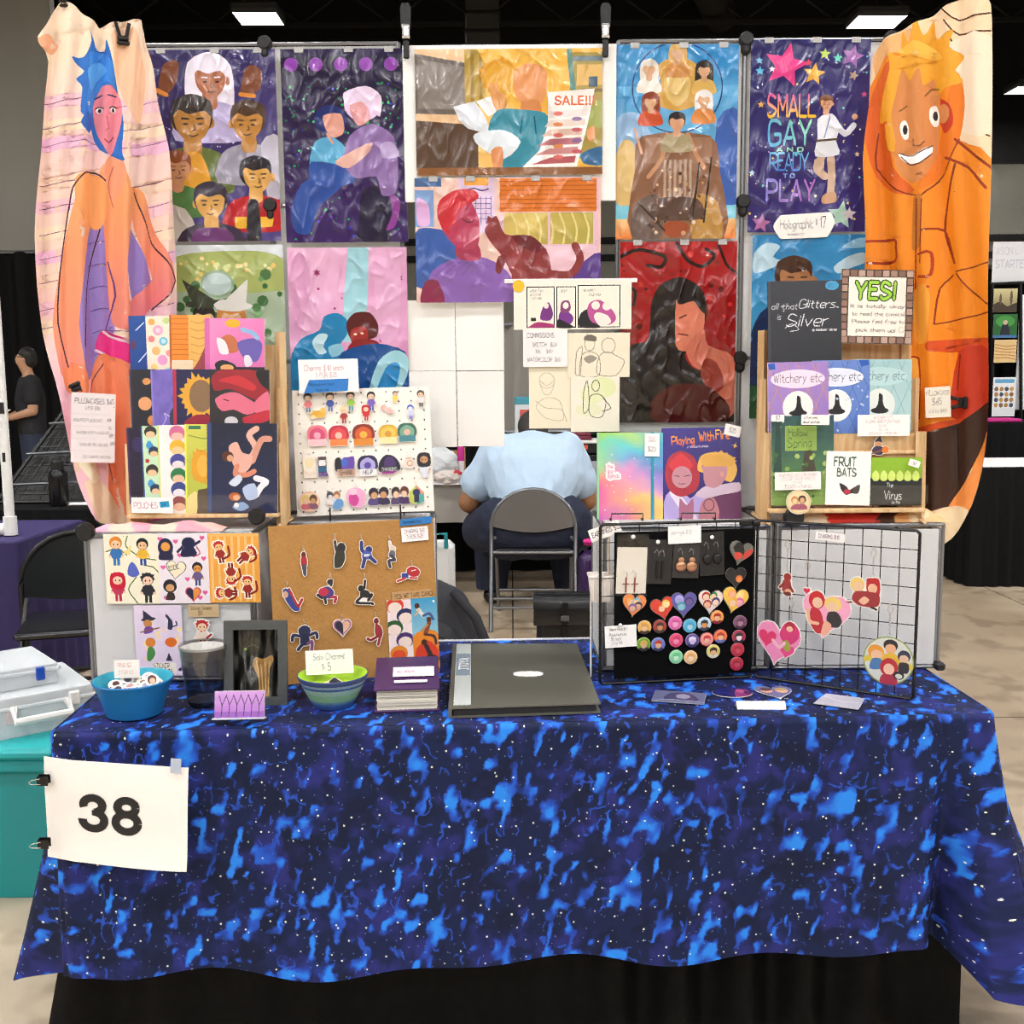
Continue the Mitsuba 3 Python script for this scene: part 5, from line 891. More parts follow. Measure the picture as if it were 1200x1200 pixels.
r = (172, 370, 206, 446); pouch(r, 'white pouch with pastel circles, second on the pouch rack top tier', [(rc(*r), 0xf4e6d4)] + [(el(x, y, q), c) for x, y, q, c in ((179, 377, 4, 0xf0b060), (186, 387, 6, 0xf0a8c8), (178, 397, 4, 0xe88a8a), (192, 400, 5, 0x70b8d8), (183, 411, 5, 0xf2b878), (190, 422, 6, 0xe8a0d0), (180, 430, 4, 0xf0d080), (196, 376, 4, 0xc8d890), (198, 414, 4, 0xf0a0a0), (196, 436, 5, 0xa8d0e0))] + [(el(192, 400, 3), 0xb8e0ec), (el(186, 387, 3), 0xf8d0e0)], YR + .070, 1, group=G)
r = (199, 369, 246, 446); pouch(r, 'orange pouch with a blind and wood pattern, third on the pouch rack top tier', [(rc(*r), 0xe7b25c), (rc(199, 369, 202, 446), 0xb05a20), (rc(201, 369, 221, 422), 0xea8a2e)] + [(rc(201, 373 + 6 * i, 221, 374 + 6 * i), 0xd0701c) for i in range(8)] + [(ln(1, 224, 376 + 9 * i, 234, 379 + 9 * i, 244, 375 + 9 * i), 0xcc9440) for i in range(6)] + [(bl(224, 436, 232, 424, 246, 398, 246, 446, 224, 446), 0x9c3f4a), (rc(201, 422, 226, 436), 0xf0d8b8)], YR + .068, -.5, group=G)
r = (240, 373, 310, 446); pouch(r, 'pink pouch with a figure in a blue coat, right on the pouch rack top tier', [(rc(*r), grad(0xeb8fc4, 0xe070b4, (240, 373), (300, 440), .5)), (rc(240, 373, 246, 446), 0xd868ac), (el(273, 379, 9, 5), 0xf2b42e), (bl(256, 400, 266, 392, 276, 396, 280, 410, 270, 414, 258, 408), 0xc8704a), (bl(254, 396, 258, 414, 268, 414, 264, 400), 0xf4e8ee), (bl(278, 402, 296, 396, 307, 402, 306, 414, 300, 424, 286, 420), 0x6a5cb0), (ln(5, 284, 386, 296, 390, 302, 396), 0x8fb4dc), (bl(286, 418, 292, 416, 296, 426, 288, 430), 0xe8e4f0), (bl(252, 426, 262, 422, 276, 428, 274, 436, 256, 436), 0x20202c), (el(266, 431, 8, 4), 0xe8b070), (rc(276, 430, 310, 446), 0x2a2030)], YR + .066, -1, group=G)
r = (153, 433, 184, 510); pouch(r, 'black pouch with round face shapes, left on the pouch rack middle tier', [(rc(*r), 0x22202c), (el(170, 473, 8, 8), 0xe2a070), (el(173, 447, 5, 4), 0xd8945c), (el(177, 493, 5, 6), 0xd88a4a), (rc(153, 433, 155, 510), 0x3a3a5c)], YR + .034, 1, group=G)
r = (178, 433, 212, 510); pouch(r, 'violet swirl patterned pouch, second on the pouch rack middle tier', [(rc(*r), blots((0x6a56b0, 0x7d6cc4, 0x584a9c), 12, 2)), (rc(178, 433, 180, 510), 0x8c80d0), (ln(1.2, 190, 498, 194, 490, 192, 484, 198, 488), 0xc0b4ec), (el(204, 490, 6, 12), 0x3a3a4c)], YR + .032, 1, group=G)
r = (203, 433, 250, 511); pouch(r, 'navy pouch with a big sunflower, third on the pouch rack middle tier', [(rc(*r), 0x25224c), (rc(203, 433, 207, 511), 0xb8304a), (spiky(233, 464, 23, 27, 20, .8), 0xe4a638), (el(236, 464, 14, 19), 0x8a6a4c), (bl(216, 494, 230, 486, 250, 488, 250, 504, 218, 500), 0x9a2038)], YR + .030, -.5, group=G)
r = (246, 433, 316, 509); pouch(r, 'dark pouch with a red-haired pink face sideways, right on the pouch rack middle tier', [(rc(*r), 0x2f2a2e), (bl(248, 444, 258, 434, 300, 434, 314, 452, 312, 472, 298, 468, 270, 456, 252, 458), 0x9c2430), (bl(256, 446, 280, 440, 300, 452, 296, 458, 272, 450), 0xc8303a), (bl(252, 468, 264, 461, 278, 460, 296, 470, 306, 478, 290, 486, 274, 480, 262, 482, 256, 478), 0xe0708a), (bl(296, 474, 314, 458, 316, 480, 300, 484), 0xe0708a), (bl(284, 490, 300, 484, 316, 480, 316, 492, 290, 498), 0xc82f42), (el(271, 494, 8, 6), 0xd8d4d8), (ln(1.2, 262, 468, 268, 470), 0x4a1420), (bl(300, 436, 316, 434, 316, 456, 306, 450), 0x1e1a1c)], YR + .028, -1, group=G)
r = (150, 501, 172, 590); pouch(r, 'plain dark pouch with a faint violet circle, left on the pouch rack bottom tier', [(rc(*r), 0x241c36), (el(163, 521, 7, 9), 0x34285a), (rc(150, 501, 152, 590), 0x4a2f5c)], YR + .002, 1, group=G)
def facelet(x, y, r, hair, skin=0xeec49c): return [(el(x, y - r * .15, r * 1.05, r), hair), (el(x, y + r * .3, r * .78, r * .55), skin)]
r = (167, 499, 192, 590); pouch(r, 'mint pouch with small faces and blue drops, second on the pouch rack bottom tier', [(rc(*r), 0xc9e8c4), (rc(167, 499, 168.5, 590), 0x3f5f9c)] + sum([facelet(178, 507 + 45 * i, 7, 0x3a3430) + [(bl(176, 516 + 45 * i, 182, 524 + 45 * i, 176, 527 + 45 * i, 172, 522 + 45 * i), 0x4a9ad0)] + facelet(181, 530 + 44 * i, 6, 0x2a3c5a) for i in range(2)], []) + [(el(173, 540, 2.5), 0xb83a3a)], YR, 1, group=G)
r = (186, 498, 224, 603); pouch(r, 'white pouch with a column of coloured round faces, third on the pouch rack bottom tier', [(rc(*r), 0xf8eeec), (rc(186, 498, 188, 603), 0xd8e08a), (rc(220, 498, 224, 603), 0x7ac86a)] + sum([facelet(209, 509 + 16.5 * i, 9, c, s) for i, (c, s) in enumerate(((0xd8709a, 0xf0c0b0), (0xe8b83a, 0xf0c890), (0x4a4a9a, 0xe8dce0), (0x2f7a4a, 0xe8c0a0), (0x3a4a8a, 0xe4e0ea), (0x8a3a40, 0xeab89c)))], []), YR - .003, .5, group=G)
r = (217, 497, 252, 603); pouch(r, 'yellow-green pouch with an orange flower shape, fourth on the pouch rack bottom tier', [(rc(*r), grad(0xd2d05a, 0xb8c04a, (217, 500), (217, 580))), (rc(217, 497, 219, 603), 0xe8f05a), (rc(222, 499, 236, 503), 0x3f7a5a), (ln(1, 222, 510, 240, 514, 250, 512), 0x6a8a3a), (spiky(236, 546, 13, 22, 16, .86), 0xe2a22e), (el(238, 546, 7, 13), 0xecb64a), (pg(232, 574, 252, 570, 252, 603, 228, 603), 0x5a4a3c), (bl(219, 584, 230, 576, 230, 603, 219, 603), 0xead890)], YR - .006, -.5, group=G)
r = (243, 496, 325, 601); pouch(r, 'navy pouch with two tumbling figures, right on the pouch rack bottom tier', [(rc(*r), grad(0x1b2038, 0x232a52, (243, 500), (243, 600))), (rc(243, 496, 248, 601), 0x3a4c7c)] + [(ln(7, 286, 545, 300, 526, 292, 510, 301, 502), 0xe8b4a4), (ln(7, 296, 540, 306, 516, 316, 514), 0xd89884), (bl(268, 524, 278, 518, 284, 530, 296, 534, 294, 546, 284, 556, 274, 546), 0xe8b0a0), (el(267, 535, 7, 6), 0x5a3020), (el(270, 537, 4, 4), 0xd8a080), (ln(6, 278, 546, 276, 556, 290, 556, 298, 552), 0xdc8a70), (bl(268, 566, 280, 556, 284, 562, 276, 570), 0xd8e0f0), (ln(7, 300, 580, 306, 570, 312, 564, 300, 560), 0xf0eef6), (bl(284, 572, 298, 566, 302, 582, 290, 586), 0xb8c8ea), (el(275, 582, 7, 5), 0xc0602f), (el(277, 583, 4, 3.4), 0xe6b088), (bl(272, 594, 284, 588, 292, 594, 282, 599), 0x8fb0dc), (el(277, 592, 3), 0xf0f0f4)], YR - .009, -1, group=G)
r = (154, 583, 203, 601); f, W, H = rect(*r, YR - .0265, 0, 0, -.6)
sheet('price_card', 'white card reading POUCHES with a blue price square, on the lip of the pouch rack', 'price card', f, W, H, [(rc(*r), 0xf9f4f4), (lettering('POUCHES', 157, 595.5, 6.5, .8, gap=.7, fit=28), 0xc88a9c), (pg(187, 588, 198, 587, 199, 594, 188, 595), 0x2f9ac8), (lettering('$18', 189, 593, 4, .5), 0x1f5a86)], r)

# right rack with zines
YQ = 2.43
xl, xr = at(900, 560, YQ)[0], at(1082, 560, YQ)[0]
zt = [at(990, 507, YQ)[2], at(990, 444, YQ + .045)[2], at(990, 386, YQ + .09)[2]]
kr = rack('pale wooden three-tier rack holding zines, on the right panel cube', xl, xr, YQ, .045, zt, backs=(0, 1, 2))
lx0, lx1 = at(1000, 580, YQ - .03)[0], at(1088, 580, YQ - .03)[0]
part(kr, 'clear_lip', cbox(((lx0 + lx1) / 2, YQ - .028, at(1040, 580, YQ - .03)[2]), (lx1 - lx0, .002, .044), .0005), 'clear_acrylic')
def book(r, label, sh, Y, rot=0, lean=4, m=None, th=.006, name='zine', cat_='book', pb='print_glossy'): return pouch(r, label, sh, Y, rot, lean, name, cat_, th, m or col(0xf0ece6, 0.6), pb)
r = (900, 329, 986, 430); book(r, 'black book titled all that Glitters is Silver on the zine rack top tier', [(rc(*r), grad(0x2e3038, 0x24262e, (900, 329), (986, 430), .3)), (rc(900, 329, 903, 430), 0x3c3e46), (el(975, 335, 8, 5.5), 0x3f9ac8), (lettering('$20', 970, 337, 4, .5), 0x1f4f7a), (lettering('all that', 904, 362, 7, .7, .25, 1.2, fit=30), 0xd8d8de), (lettering('Glitters', 936, 361, 10, .8, .25, .7, fit=42), 0xe4e4ea), (lettering('is', 911, 374, 7, .7, .25), 0xd8d8de), (lettering('Silver', 921, 382, 14, 1.0, .25, .8, fit=48), 0xe8e8ee), (ln(.8, 920, 384, 928, 379, 936, 386, 926, 388), 0xe0e0e6), (lettering('a maker zine', 952, 388, 3.4, .6, fit=28), 0xe8e8ee)] + dots((910, 350, 984, 386), 8, 0xf0f0f4, .5, 1.0, 3), YQ + .072, .6, m=col(0x26262c, .5))
r = (985, 316, 1070, 403); f, W, H = rect(*r, YQ + .076, 0, 5, -1.5)
S = [(rc(*r), 0x4f4038)] + [(rc(986.5 + 9.4 * i, y, 994 + 9.4 * i, y + 7), (0xa98878, 0x8a6a5c, 0xbfa294)[i % 3]) for i in range(9) for y in (317, 395)] + [(rc(x, 326 + 8.8 * i, x + 6.5, 333 + 8.8 * i), (0x9a786a, 0xb89a8c, 0x86685a)[i % 3]) for i in range(8) for x in (986, 1062.5)]
S += [(rc(994, 325, 1061, 394), 0xf8efe2)] + [(t.buffer(1.0), 0x2a4018) for t in (lettering('YES!', 1002, 350, 19, 4.6, .08, 1.3, fit=46),)] + [(lettering('YES!', 1002, 350, 19, 4.0, .08, 1.3, fit=46), 0x9ed04a)]
S += [(lettering(t, x, y, 4.4, .6, 0, 1.0, fit=1016 + 44 - x - (10 if 'up' in t else 0)), 0x3a3434) for t, x, y in (('It is totally okay', 997, 361), ('to read the comics!', 999, 370), ('Please feel free to', 999, 379), ('pick them up!', 1004, 389))] + [(el(1057, 386, 3).boundary.buffer(.3), 0xb88a7a)]
sheet('sign', 'square sign with a brown border and a green YES!, on the zine rack top tier', 'sign', f, W, H, S, r, th=.003)
def witch(r, bg, net, cx, title, tx_, circ=True):
    s = [(rc(*r), bg)]
    s += [(ln(.8, r[0] - 20 + 18 * i, r[1] + 2, r[0] + 16 + 18 * i, r[3], s=False), net) for i in range(-3, 6)] + [(ln(.8, r[0] + 60 - 18 * i, r[1] + 2, r[0] + 24 - 18 * i, r[3], s=False), net) for i in range(-3, 6)]
    s += [(el(cx, r[1] + 20, 32, 11), (0xf0dcf0, 0xe4e8f8, 0xb8d8da)[title]), (el(cx, r[1] + 53, 18, 19), (0xf8f2ee, 0xf2f2f2, 0xe4eae6)[title]), (lettering('Witchery etc', cx, r[1] + 24, 11, .9, 0.05, .55, align='c'), (0x2a2430, 0x24304c, 0x5a7c84)[title])]
    y = r[1] + 60; s += [(el(cx, y, 10.5, 3.6), 0x17161a), (bl(cx - 6, y, cx - 2, y - 8, cx - 1, y - 20, cx + 3, y - 18, cx + 4, y - 8, cx + 7, y), 0x17161a)]
    return s
r = (1000, 421, 1068, 506); book(r, 'pale teal zine titled Witchery etc, right on the zine rack middle tier', witch(r, grad(0x9cc4c8, 0xb8d4d4, (1000, 421), (1068, 506), .4), 0x88b4bc, 1031, 2, 0), YQ + .036, -.3)
r = (952, 422, 1019, 508); book(r, 'blue zine titled Witchery etc, centre of the zine rack middle tier', witch(r, grad(0x6c8cd0, 0x5a7cc4, (952, 422), (1019, 506), .3), 0x4a68b4, 980, 1, 0) + [(pg(1006, 422, 1017, 421, 1018, 428, 1009, 430), 0x2a5cb8)] + dots((960, 450, 1018, 505), 14, 0xc8d4f0, .8, 1.6, 6), YQ + .032, .4)
r = (900, 424, 971, 508); book(r, 'purple zine titled Witchery etc, left on the zine rack middle tier', witch(r, grad(0xa888cc, 0x9878c0, (900, 424), (971, 500), .3), 0xd09080, 935, 0, 0) + [(pg(900, 426, 908, 425, 909, 432, 902, 433), 0x2a5cb8)], YQ + .028, 1)
r = (904, 487, 977, 592)
S = [(rc(*r), grad(0x24485a, 0x5f8a4a, (904, 487), (910, 592), .5)), (bl(904, 560, 930, 552, 960, 556, 977, 560, 977, 592, 904, 592), 0x7fa052), (bl(944, 487, 950, 487, 952, 530, 956, 556, 940, 556, 944, 520), 0x4a4436), (bl(910, 490, 914, 490, 916, 560, 906, 560), 0x2f4a44), (rc(920, 499, 957, 528), 0x9cb85a), (rc(921, 500, 956, 527), 0x8fae52), (lettering('Hollow', 924, 511, 9, .9, .05, .7), 0x33502c), (lettering('Spring', 923, 524, 11, .9, .05, .5), 0x33502c)] + dots((906, 530, 976, 590), 40, (0x3f6a3a, 0x8fae5a, 0xa8c070), 1, 3.4, 5) + dots((908, 492, 930, 500), 6, 0xe8ecd8, .5, 1, 8)
book(r, 'dark green forest zine, left on the zine rack bottom tier', S, YQ + .001, .6)
r = (968, 529, 1020, 592); book(r, 'white zine titled FRUIT BATS with a bat, centre of the zine rack bottom tier', [(rc(*r), 0xfbf9f6), (lettering('FRUIT', 977, 546, 10, 1.9, 0, .9), 0x3f5a48), (lettering('BATS', 981, 558, 9, 1.8, 0, .9), 0x3f5a48), (bl(984, 566, 992, 570, 996, 574, 1002, 570, 1008, 568, 1006, 578, 998, 578, 992, 580, 986, 574), 0x33282c), (el(993, 576, 4, 3), 0xb8384a)], YQ - .003, -1.5)
r = (1019, 536, 1080, 592); book(r, 'green and black zine titled The Virus with teeth, right on the zine rack bottom tier', [(rc(*r), 0x1f2424), (rc(1019, 536, 1080, 562), 0x8fbb2f), (bl(1019, 560, 1035, 564, 1060, 566, 1080, 560, 1080, 572, 1019, 572), 0x1f2424)] + [(bl(1022 + 9.4 * i, 556, 1026 + 9.4 * i, 551, 1030 + 9.4 * i, 556, 1029 + 9.4 * i, 563, 1023 + 9.4 * i, 563), 0xd6e87a) for i in range(6)] + [(lettering('The', 1039, 571, 5, .6), 0xe4e8e4), (lettering('Virus', 1036, 585, 10, .9, .1, .8), 0xf0f4f0), (lettering('by Kat', 1046, 590, 3.4, .5), 0xd8dcd8)], YQ - .002, -.5)
def tag(r, label, S, Y, rot=0, name='price_card'):
    f, W, H = rect(*r, Y, 0, 4, rot); return sheet(name, label, 'price card', f, W, H, [(rc(*r), 0xfaf5f0)] + S, r)
tag((904, 486, 919, 494), 'tiny white price card at the top left corner of the dark green zine', [(lettering('$7', 909, 492, 4.5, .6), 0x5a5a5a)], YQ - .006)
tag((939, 486, 972, 498), 'white card with two handwritten lines at the foot of the purple zine', [(lettering('a fun comic', 942, 491, 3.4, .55, .1), 0x3a3a3a), (lettering('about witches', 941, 496, 3.4, .55, .1), 0x3a3a3a)], YQ - .007, -1)
tag((1005, 486, 1066, 511), 'white card with printed lines under the blue and teal zines', [(lettering(t, 1035, 491 + 4.6 * i, 3.2, .4, align='c', gap=.5), 0xb08a96) for i, t in enumerate(('WITCHERY ETC.', 'A COMIC ABOUT GAY MAGIC', 'BY KAT', 'VOL. 1-3', '$12 EACH - 3 FOR $30'))], YQ + .012)
tag((908, 553, 962, 574), 'white card with printed lines across the dark green zine', [(lettering(t, 935, 558 + 4.6 * i, 3.2, .4, align='c', gap=.5), 0xb8909a) for i, t in enumerate(('HAUNTINGS AND COMPANIONS', 'A COLLECTION OF GHOSTS', 'BY KAT', '$7 EACH - 2 FOR $12'))], YQ - .0075, 1)
tag((1065, 539, 1078, 547), 'tiny tilted white price card on the green and black zine', [(lettering('$8', 1070, 545, 4, .5), 0x4a4a4a)], YQ - .009, -18)
# ================================================================== charms: flat acrylic shapes with a print
def charm(F, u, v, shapes, s, label, name='charm', cat_='charm', edge=.9, chain=0, ring=True, group=None, rot=0, clear=False, w=.003, top=None, clasp=False):
    "shapes are drawn about (0, 0) in drawing units (y down) of s metres each"
    k = thing(name, label, cat_, group); g = F.sub(u, v, w, rot)
    cut = unary_union([q for q, _ in shapes]).buffer(edge, 3).buffer(.3).buffer(-.3).simplify(.08)
    if cut.geom_type != 'Polygon': cut = cut.buffer(1.6).buffer(-1.4); cut = max(cut.geoms, key=lambda q: q.area) if cut.geom_type != 'Polygon' else cut
    P = affinity.scale(Polygon(cut.exterior), s, -s, origin=(0, 0))
    part(k, 'plate', g.mesh(extr(P, .0025)), 'clear_acrylic' if clear else col(0xf4efe8, 0.3))
    fn = lambda q, up: g.map(np.c_[q[:, 0] * s, -q[:, 1] * s, np.full(len(q), .0029 + up)])
    V, Fc, C, _ = ink(shapes, fn); part(k, 'print', trimesh.Trimesh(V, face_viewer(V, Fc, g.n), process=False), 'print_glossy', color=C)
    yt = -cut.bounds[1] * s if top is None else top
    xt = np.mean([p[0] for p in cut.exterior.coords if -p[1] * s > yt - 1.0 * s] or [0]) * s
    if ring:
        t = np.linspace(0, 2 * math.pi, 13)[:-1]; part(k, 'ring', g.mesh(tube(np.c_[xt + .0032 * np.cos(t), yt + .002 + .0032 * np.sin(t), t * 0 + .0015], .0005, 5, True)), 'chrome')
    if chain:
        n = max(int(chain / .005), 2); L = []
        for i in range(n):
            t = np.linspace(0, 2 * math.pi, 9)[:-1]; a = np.c_[.0016 * np.cos(t), .0032 * np.sin(t)]; y = yt + .006 + i * .005
            L.append(tube(np.c_[xt + a[:, 0] * (1 if i % 2 else .35), y + a[:, 1], .0015 + a[:, 0] * (.35 if i % 2 else 1)], .00055, 5, True))
        part(k, 'chain', g.mesh(cat(L)), 'chrome')
        if clasp:
            y = yt + .006 + n * .005; t = np.linspace(0, 2 * math.pi, 17)[:-1]
            part(k + '__chain', 'clasp', g.mesh(cat([tube(np.c_[xt + .0052 * np.cos(t), y + .006 + .0085 * np.sin(t), t * 0 + .0015], .0011, 6, True), rod((xt, y + .013, .0015), (xt, y + .019, .0015), .0016, 6)])), 'chrome')
    return k
def fig(h, skin, hair, top, legs, kind='short', rot=0, arm=0): return chibi(0, 0, h, skin, hair, top, legs, kind, rot, arm)
def dome(w, h, edge, mid, face, base, txt=None, tc=0x333333):
    o = [(bl(-w / 2, h * .2, -w * .55, -h * .25, -w * .3, -h * .5, w * .3, -h * .5, w * .55, -h * .25, w / 2, h * .2), edge), (bl(-w * .36, h * .2, -w * .4, -h * .2, 0, -h * .42, w * .4, -h * .2, w * .36, h * .2), mid), (el(0, -h * .02, w * .2, h * .17), face), (rc(-w * .5, h * .16, w * .5, h * .5), base)]
    if txt: o.append((lettering(txt, 0, h * .42, h * .2, h * .04, align='c', gap=.6), tc))
    return o
def pair(w, h, h1, h2, s1, s2, c1, c2): return [(el(-w * .24, -h * .16, w * .24, h * .3), h1), (el(w * .24, -h * .18, w * .24, h * .3), h2), (bl(-w * .5, h * .48, -w * .45, h * .14, 0, h * .1, 0, h * .48), c1), (bl(w * .5, h * .48, w * .45, h * .14, 0, h * .1, 0, h * .48), c2), (el(-w * .22, -h * .02, w * .16, h * .19), s1), (el(w * .22, -h * .04, w * .16, h * .19), s2)]

f, W, H = rect(920, 574, 950, 603, YQ - .031, 0, 8)
charm(f, 0, 0, [(el(0, 0, 13, n=8), 0xe2c28c), (el(0, 0, 11.4, n=8), 0xecd4a4), (el(-4, -2, 4, 4.4), 0xc8823a), (el(-4, -1, 2.8, 3), 0xf0c8a0), (el(4, -3, 4.2, 4.4), 0x4a3028), (el(4, -2, 2.8, 3), 0xd8a478), (bl(-8, 8, -6, 3, 6, 2, 9, 8), 0xa8586a)], .0021, 'round pale wooden charm with two faces, at the foot of the dark green zine', 'charm', 'charm', .5, 0, False)
f, W, H = rect(1014, 512, 1042, 536, YQ + .022, 0, 4)
charm(f, 0, 0, [(pg(-4, -6, 2, -13, 5, -5), 0x2a2436), (el(0, -3, 4, 3.6), 0xc89068), (bl(-7, 4, -3, -1, 5, 0, 5, 8, -3, 8), 0x3f3450), (ln(1.6, -12, 9, 8, 2, s=False), 0x8a5a34), (el(8, 3, 4, 4), 0xe07a2a)], .0021, 'small witch charm with an orange pumpkin on the wooden back of the zine rack', 'charm', 'charm', .6, 0, False)
# ---- white peg board
f0, W, H = rect(345, 455, 506, 602, 2.545, 6, 7, 1.3); pb = f0
k = thing('peg_board', 'white peg board covered with acrylic charms, standing on the panel cube left of centre', 'board')
holes = []
for i in range(11):
    for j in range(13):
        x, y = -W / 2 + W * (.045 + .091 * i), H / 2 - H * (.035 + .0775 * j); holes.append(Polygon([(x + .0021 * math.cos(t), y + .0021 * math.sin(t)) for t in np.linspace(0, 2 * math.pi, 9)[:-1]]))
bd = sbox(-W / 2, -H / 2, W / 2, H / 2).difference(unary_union(holes))
part(k, 'board', pb.mesh(extr(bd, .004).apply_translation([0, 0, -.004])), col(0xf8f3ea, 0.45)); part(k, 'backing', pb.mesh(cbox((0, 0, -.0065), (W - .002, H - .002, .003))), col(0x3a3a3a, .8), label='dark backing seen through the peg holes')
e = thing('wire_easel', 'black wire easel holding up the white peg board', 'easel')
for u in (-.26, .25):
    p = lambda a, b, c: pb.p(u * W, -H / 2 + b, c)
    part(e, 'leg', tube([p(0, .018, .012), p(0, -.001, .012), p(0, -.004, -.012), p(0, .10, -.012)], .0018, 6), BLACK); part(e, 'foot', tube([p(0, -.002, .012), (*p(0, 0, .012)[:2], ZC1 + .0045)], .0018, 6), BLACK)
    part(e, 'strut', tube([p(0, .10, -.014), (p(0, 0, 0)[0], 2.64, ZC1 + .0045)], .0018, 6), BLACK)
SK, SB = 0xf0c8a8, 0xb0784c
L = 'white peg board'
def pc(px, py, sh, label, **kw):
    u, v = pb.hit(px, py); charm(pb, u, v, sh, .00202, label.replace(' row', ' peg board row'), edge=.55, group='charms on the white peg board', **kw)
for (px, py, tp_, lg, ha, t) in ((361, 472, 0xe07a80, 0x4a6a8a, 0x2a2426, 'standing figure charm in a pink top, first in the top row'), (387, 471, 0x3a4fa0, 0x4a5a9a, 0x3a2a2a, 'standing figure charm in a blue coat, second in the top row'), (411, 470, 0x9ac84a, 0x5a8aa0, 0x2a2426, 'standing figure charm in a lime green top, third in the top row'), (435, 470, 0x7a5ab8, 0x4a4a9a, 0x2a2430, 'standing figure charm in a purple top, fourth in the top row')): pc(px, py, fig(23, SK, ha, tp_, lg), t)
pc(463, 465, fig(14, SK, 0x4a4a3a, 0xe8d23a, 0xe8d23a), 'small yellow figure charm, fifth in the top row'); pc(493, 467, fig(20, SK, 0x4a3a34, 0xe8e4e4, 0x3a3a44), 'figure charm in white top and dark trousers, last in the top row')
pc(373, 485, [(bl(-9, 4, -7, -3, 2, -4, 5, -7, 9, -5, 8, 3, 4, 5), 0xe8b03a), (el(6, -4, 3.4), 0xf0c060), (bl(-10, 5, -6, 1, -2, 5, -6, 6), 0xf4dca0)], 'yellow fox-like charm, at the left of the second row')
pc(403, 486, fig(21, SK, 0xecd8a0, 0xa83030, 0x9a2a2a), 'blond figure charm in a dark red outfit, in the second row'); pc(429, 484, fig(19, SK, 0xc8202a, 0xc83038, 0xb02a30, 'long'), 'charm of a figure with long red hair, in the second row')
pc(454, 480, fig(16, 0xf4d0c0, 0xe8a8a0, 0xf0b8b8, 0xe89a9a, rot=60), 'pale pink lying figure charm, in the second row'); pc(481, 483, fig(18, 0xe8e8f4, 0x4a5ac8, 0xc8d0f0, 0x5a6ad0, arm=.2), 'blue and white figure charm, at the right of the second row')
for (px, py, a, t) in ((372, 511, (21, 24, 0xe8808a, 0xd84a78, 0xf4a8c0, 0xf8c8d0), 'pink dome-shaped charm, first in the third row'), (397, 511, (21, 24, 0xc83048, 0xe04a50, 0xf8c0b0, 0xf08a4a), 'red dome-shaped charm with an orange base, second in the third row'), (426, 510, (23, 25, 0x8a2f1a, 0xd85a2a, 0xf0b040, 0xe08a2e), 'brown and orange rounded charm, third in the third row'), (455, 509, (20, 22, 0xe0b43a, 0xe8c85a, 0xd89a3a, 0xf4e8a8), 'yellow dome-shaped charm, fourth in the third row'), (477, 507, (20, 22, 0x3f6a5a, 0x7aa890, 0xe8b8a0, 0x4a8a94), 'green dome-shaped charm with a teal base, fifth in the third row')): pc(px, py, dome(*a), t)
pc(363, 548, [(rc(-7, -14, 7, 12), 0xf6eede), (el(0, -5, 5, 6), 0xf4e4b8), (lettering('PLAY', 0, 10, 5, .7, align='c'), 0xe8b0a8)], 'pale cream sheet-shaped charm, first in the fourth row')
pc(378, 547, [(rc(-5, -12, 5, 12), 0x5a4a48), (rc(-4, -8, 4, -1), 0xf0f0f0), (rc(-5, 0, 5, 6), 0x2f6a94), (pg(-5, 6, 5, 6, 7, 12, -5, 12), 0x4a3a78), (lettering('PLAY', 0, 11, 3.6, .5, align='c', gap=.4), 0xc8a0d0)], 'clipboard-shaped charm with blue and purple lettering, second in the fourth row')
pc(404, 546, [(bl(-11, 6, -11, -8, -5, -10, -1, 2, 0, 6), 0x1e1c26), (bl(-3, 6, -2, -9, 4, -10, 11, -11, 12, -2, 10, 6), 0x6a4ab0), (el(0, -4, 4, 5), 0x4a6ad0), (rc(-9, 4, 12, 12), 0xc8a08a), (lettering('SHARE', 1.5, 10.6, 4.8, .8, align='c', gap=.4), 0x2a2024)], 'black and purple charm reading SHARE, third in the fourth row')
pc(431, 546, dome(21, 24, 0x2a2850, 0xb0a8e0, 0x5a48a0, 0xf0eef0, 'HELP', 0x555566), 'dark-edged lilac dome charm with a white note, fourth in the fourth row')
pc(456, 544, [(bl(-12, 8, -11, -4, -4, -11, 5, -10, 12, -2, 12, 8), 0x1e1834), (bl(-6, 2, -3, -8, 5, -8, 8, 2), 0x4a2f6a), (pg(-12, 3, 12, 2, 12, 8, -12, 9), 0x17171c), (lettering('CHANGING', 0, 8, 4, .6, align='c', gap=.1), 0xe8e8ea), (pg(-10, 9, 11, 8, 4, 12, -8, 12), 0x9a3a8a)], 'dark violet charm with a white-lettered black band, fifth in the fourth row')
pc(479, 540, [(el(0, -5, 4), 0xf0e6de), (el(0, 3, 6.4), 0xeaded4), (el(1, 3, 3).boundary.buffer(.6), 0xd08a5a), (ln(1, -3, -3, 3, -3), 0xd08a5a)], 'small cream charm of two stacked balls, sixth in the fourth row', ); pc(497, 545, fig(30, 0xc8946c, 0x241f26, 0xe4e8f6, 0xd8dcf2, 'long'), 'tall figure charm in white with black hair, last in the fourth row')
pc(363, 588, [(el(0, 0, 12.5), 0xf0b8a8), (el(0, 0, 11), 0xf6dcb0)] + [(q, c) for q, c in pair(19, 18, 0xe8c878, 0x6a4a34, SK, 0xd8a070, 0xd86a78, 0x8a5a70)], 'round cream charm with two faces, first in the bottom row')
pc(391, 583, pair(17, 16, 0x4a4a5a, 0xb07a50, 0xe8dce0, SK, 0xe8e4e0, 0xc8d8ec) + [(bl(-2, 12, 4, 2, 11, 4, 11, 11, 4, 15), 0x6fa0d8)], 'charm of two figures under a blue blanket, second in the bottom row')
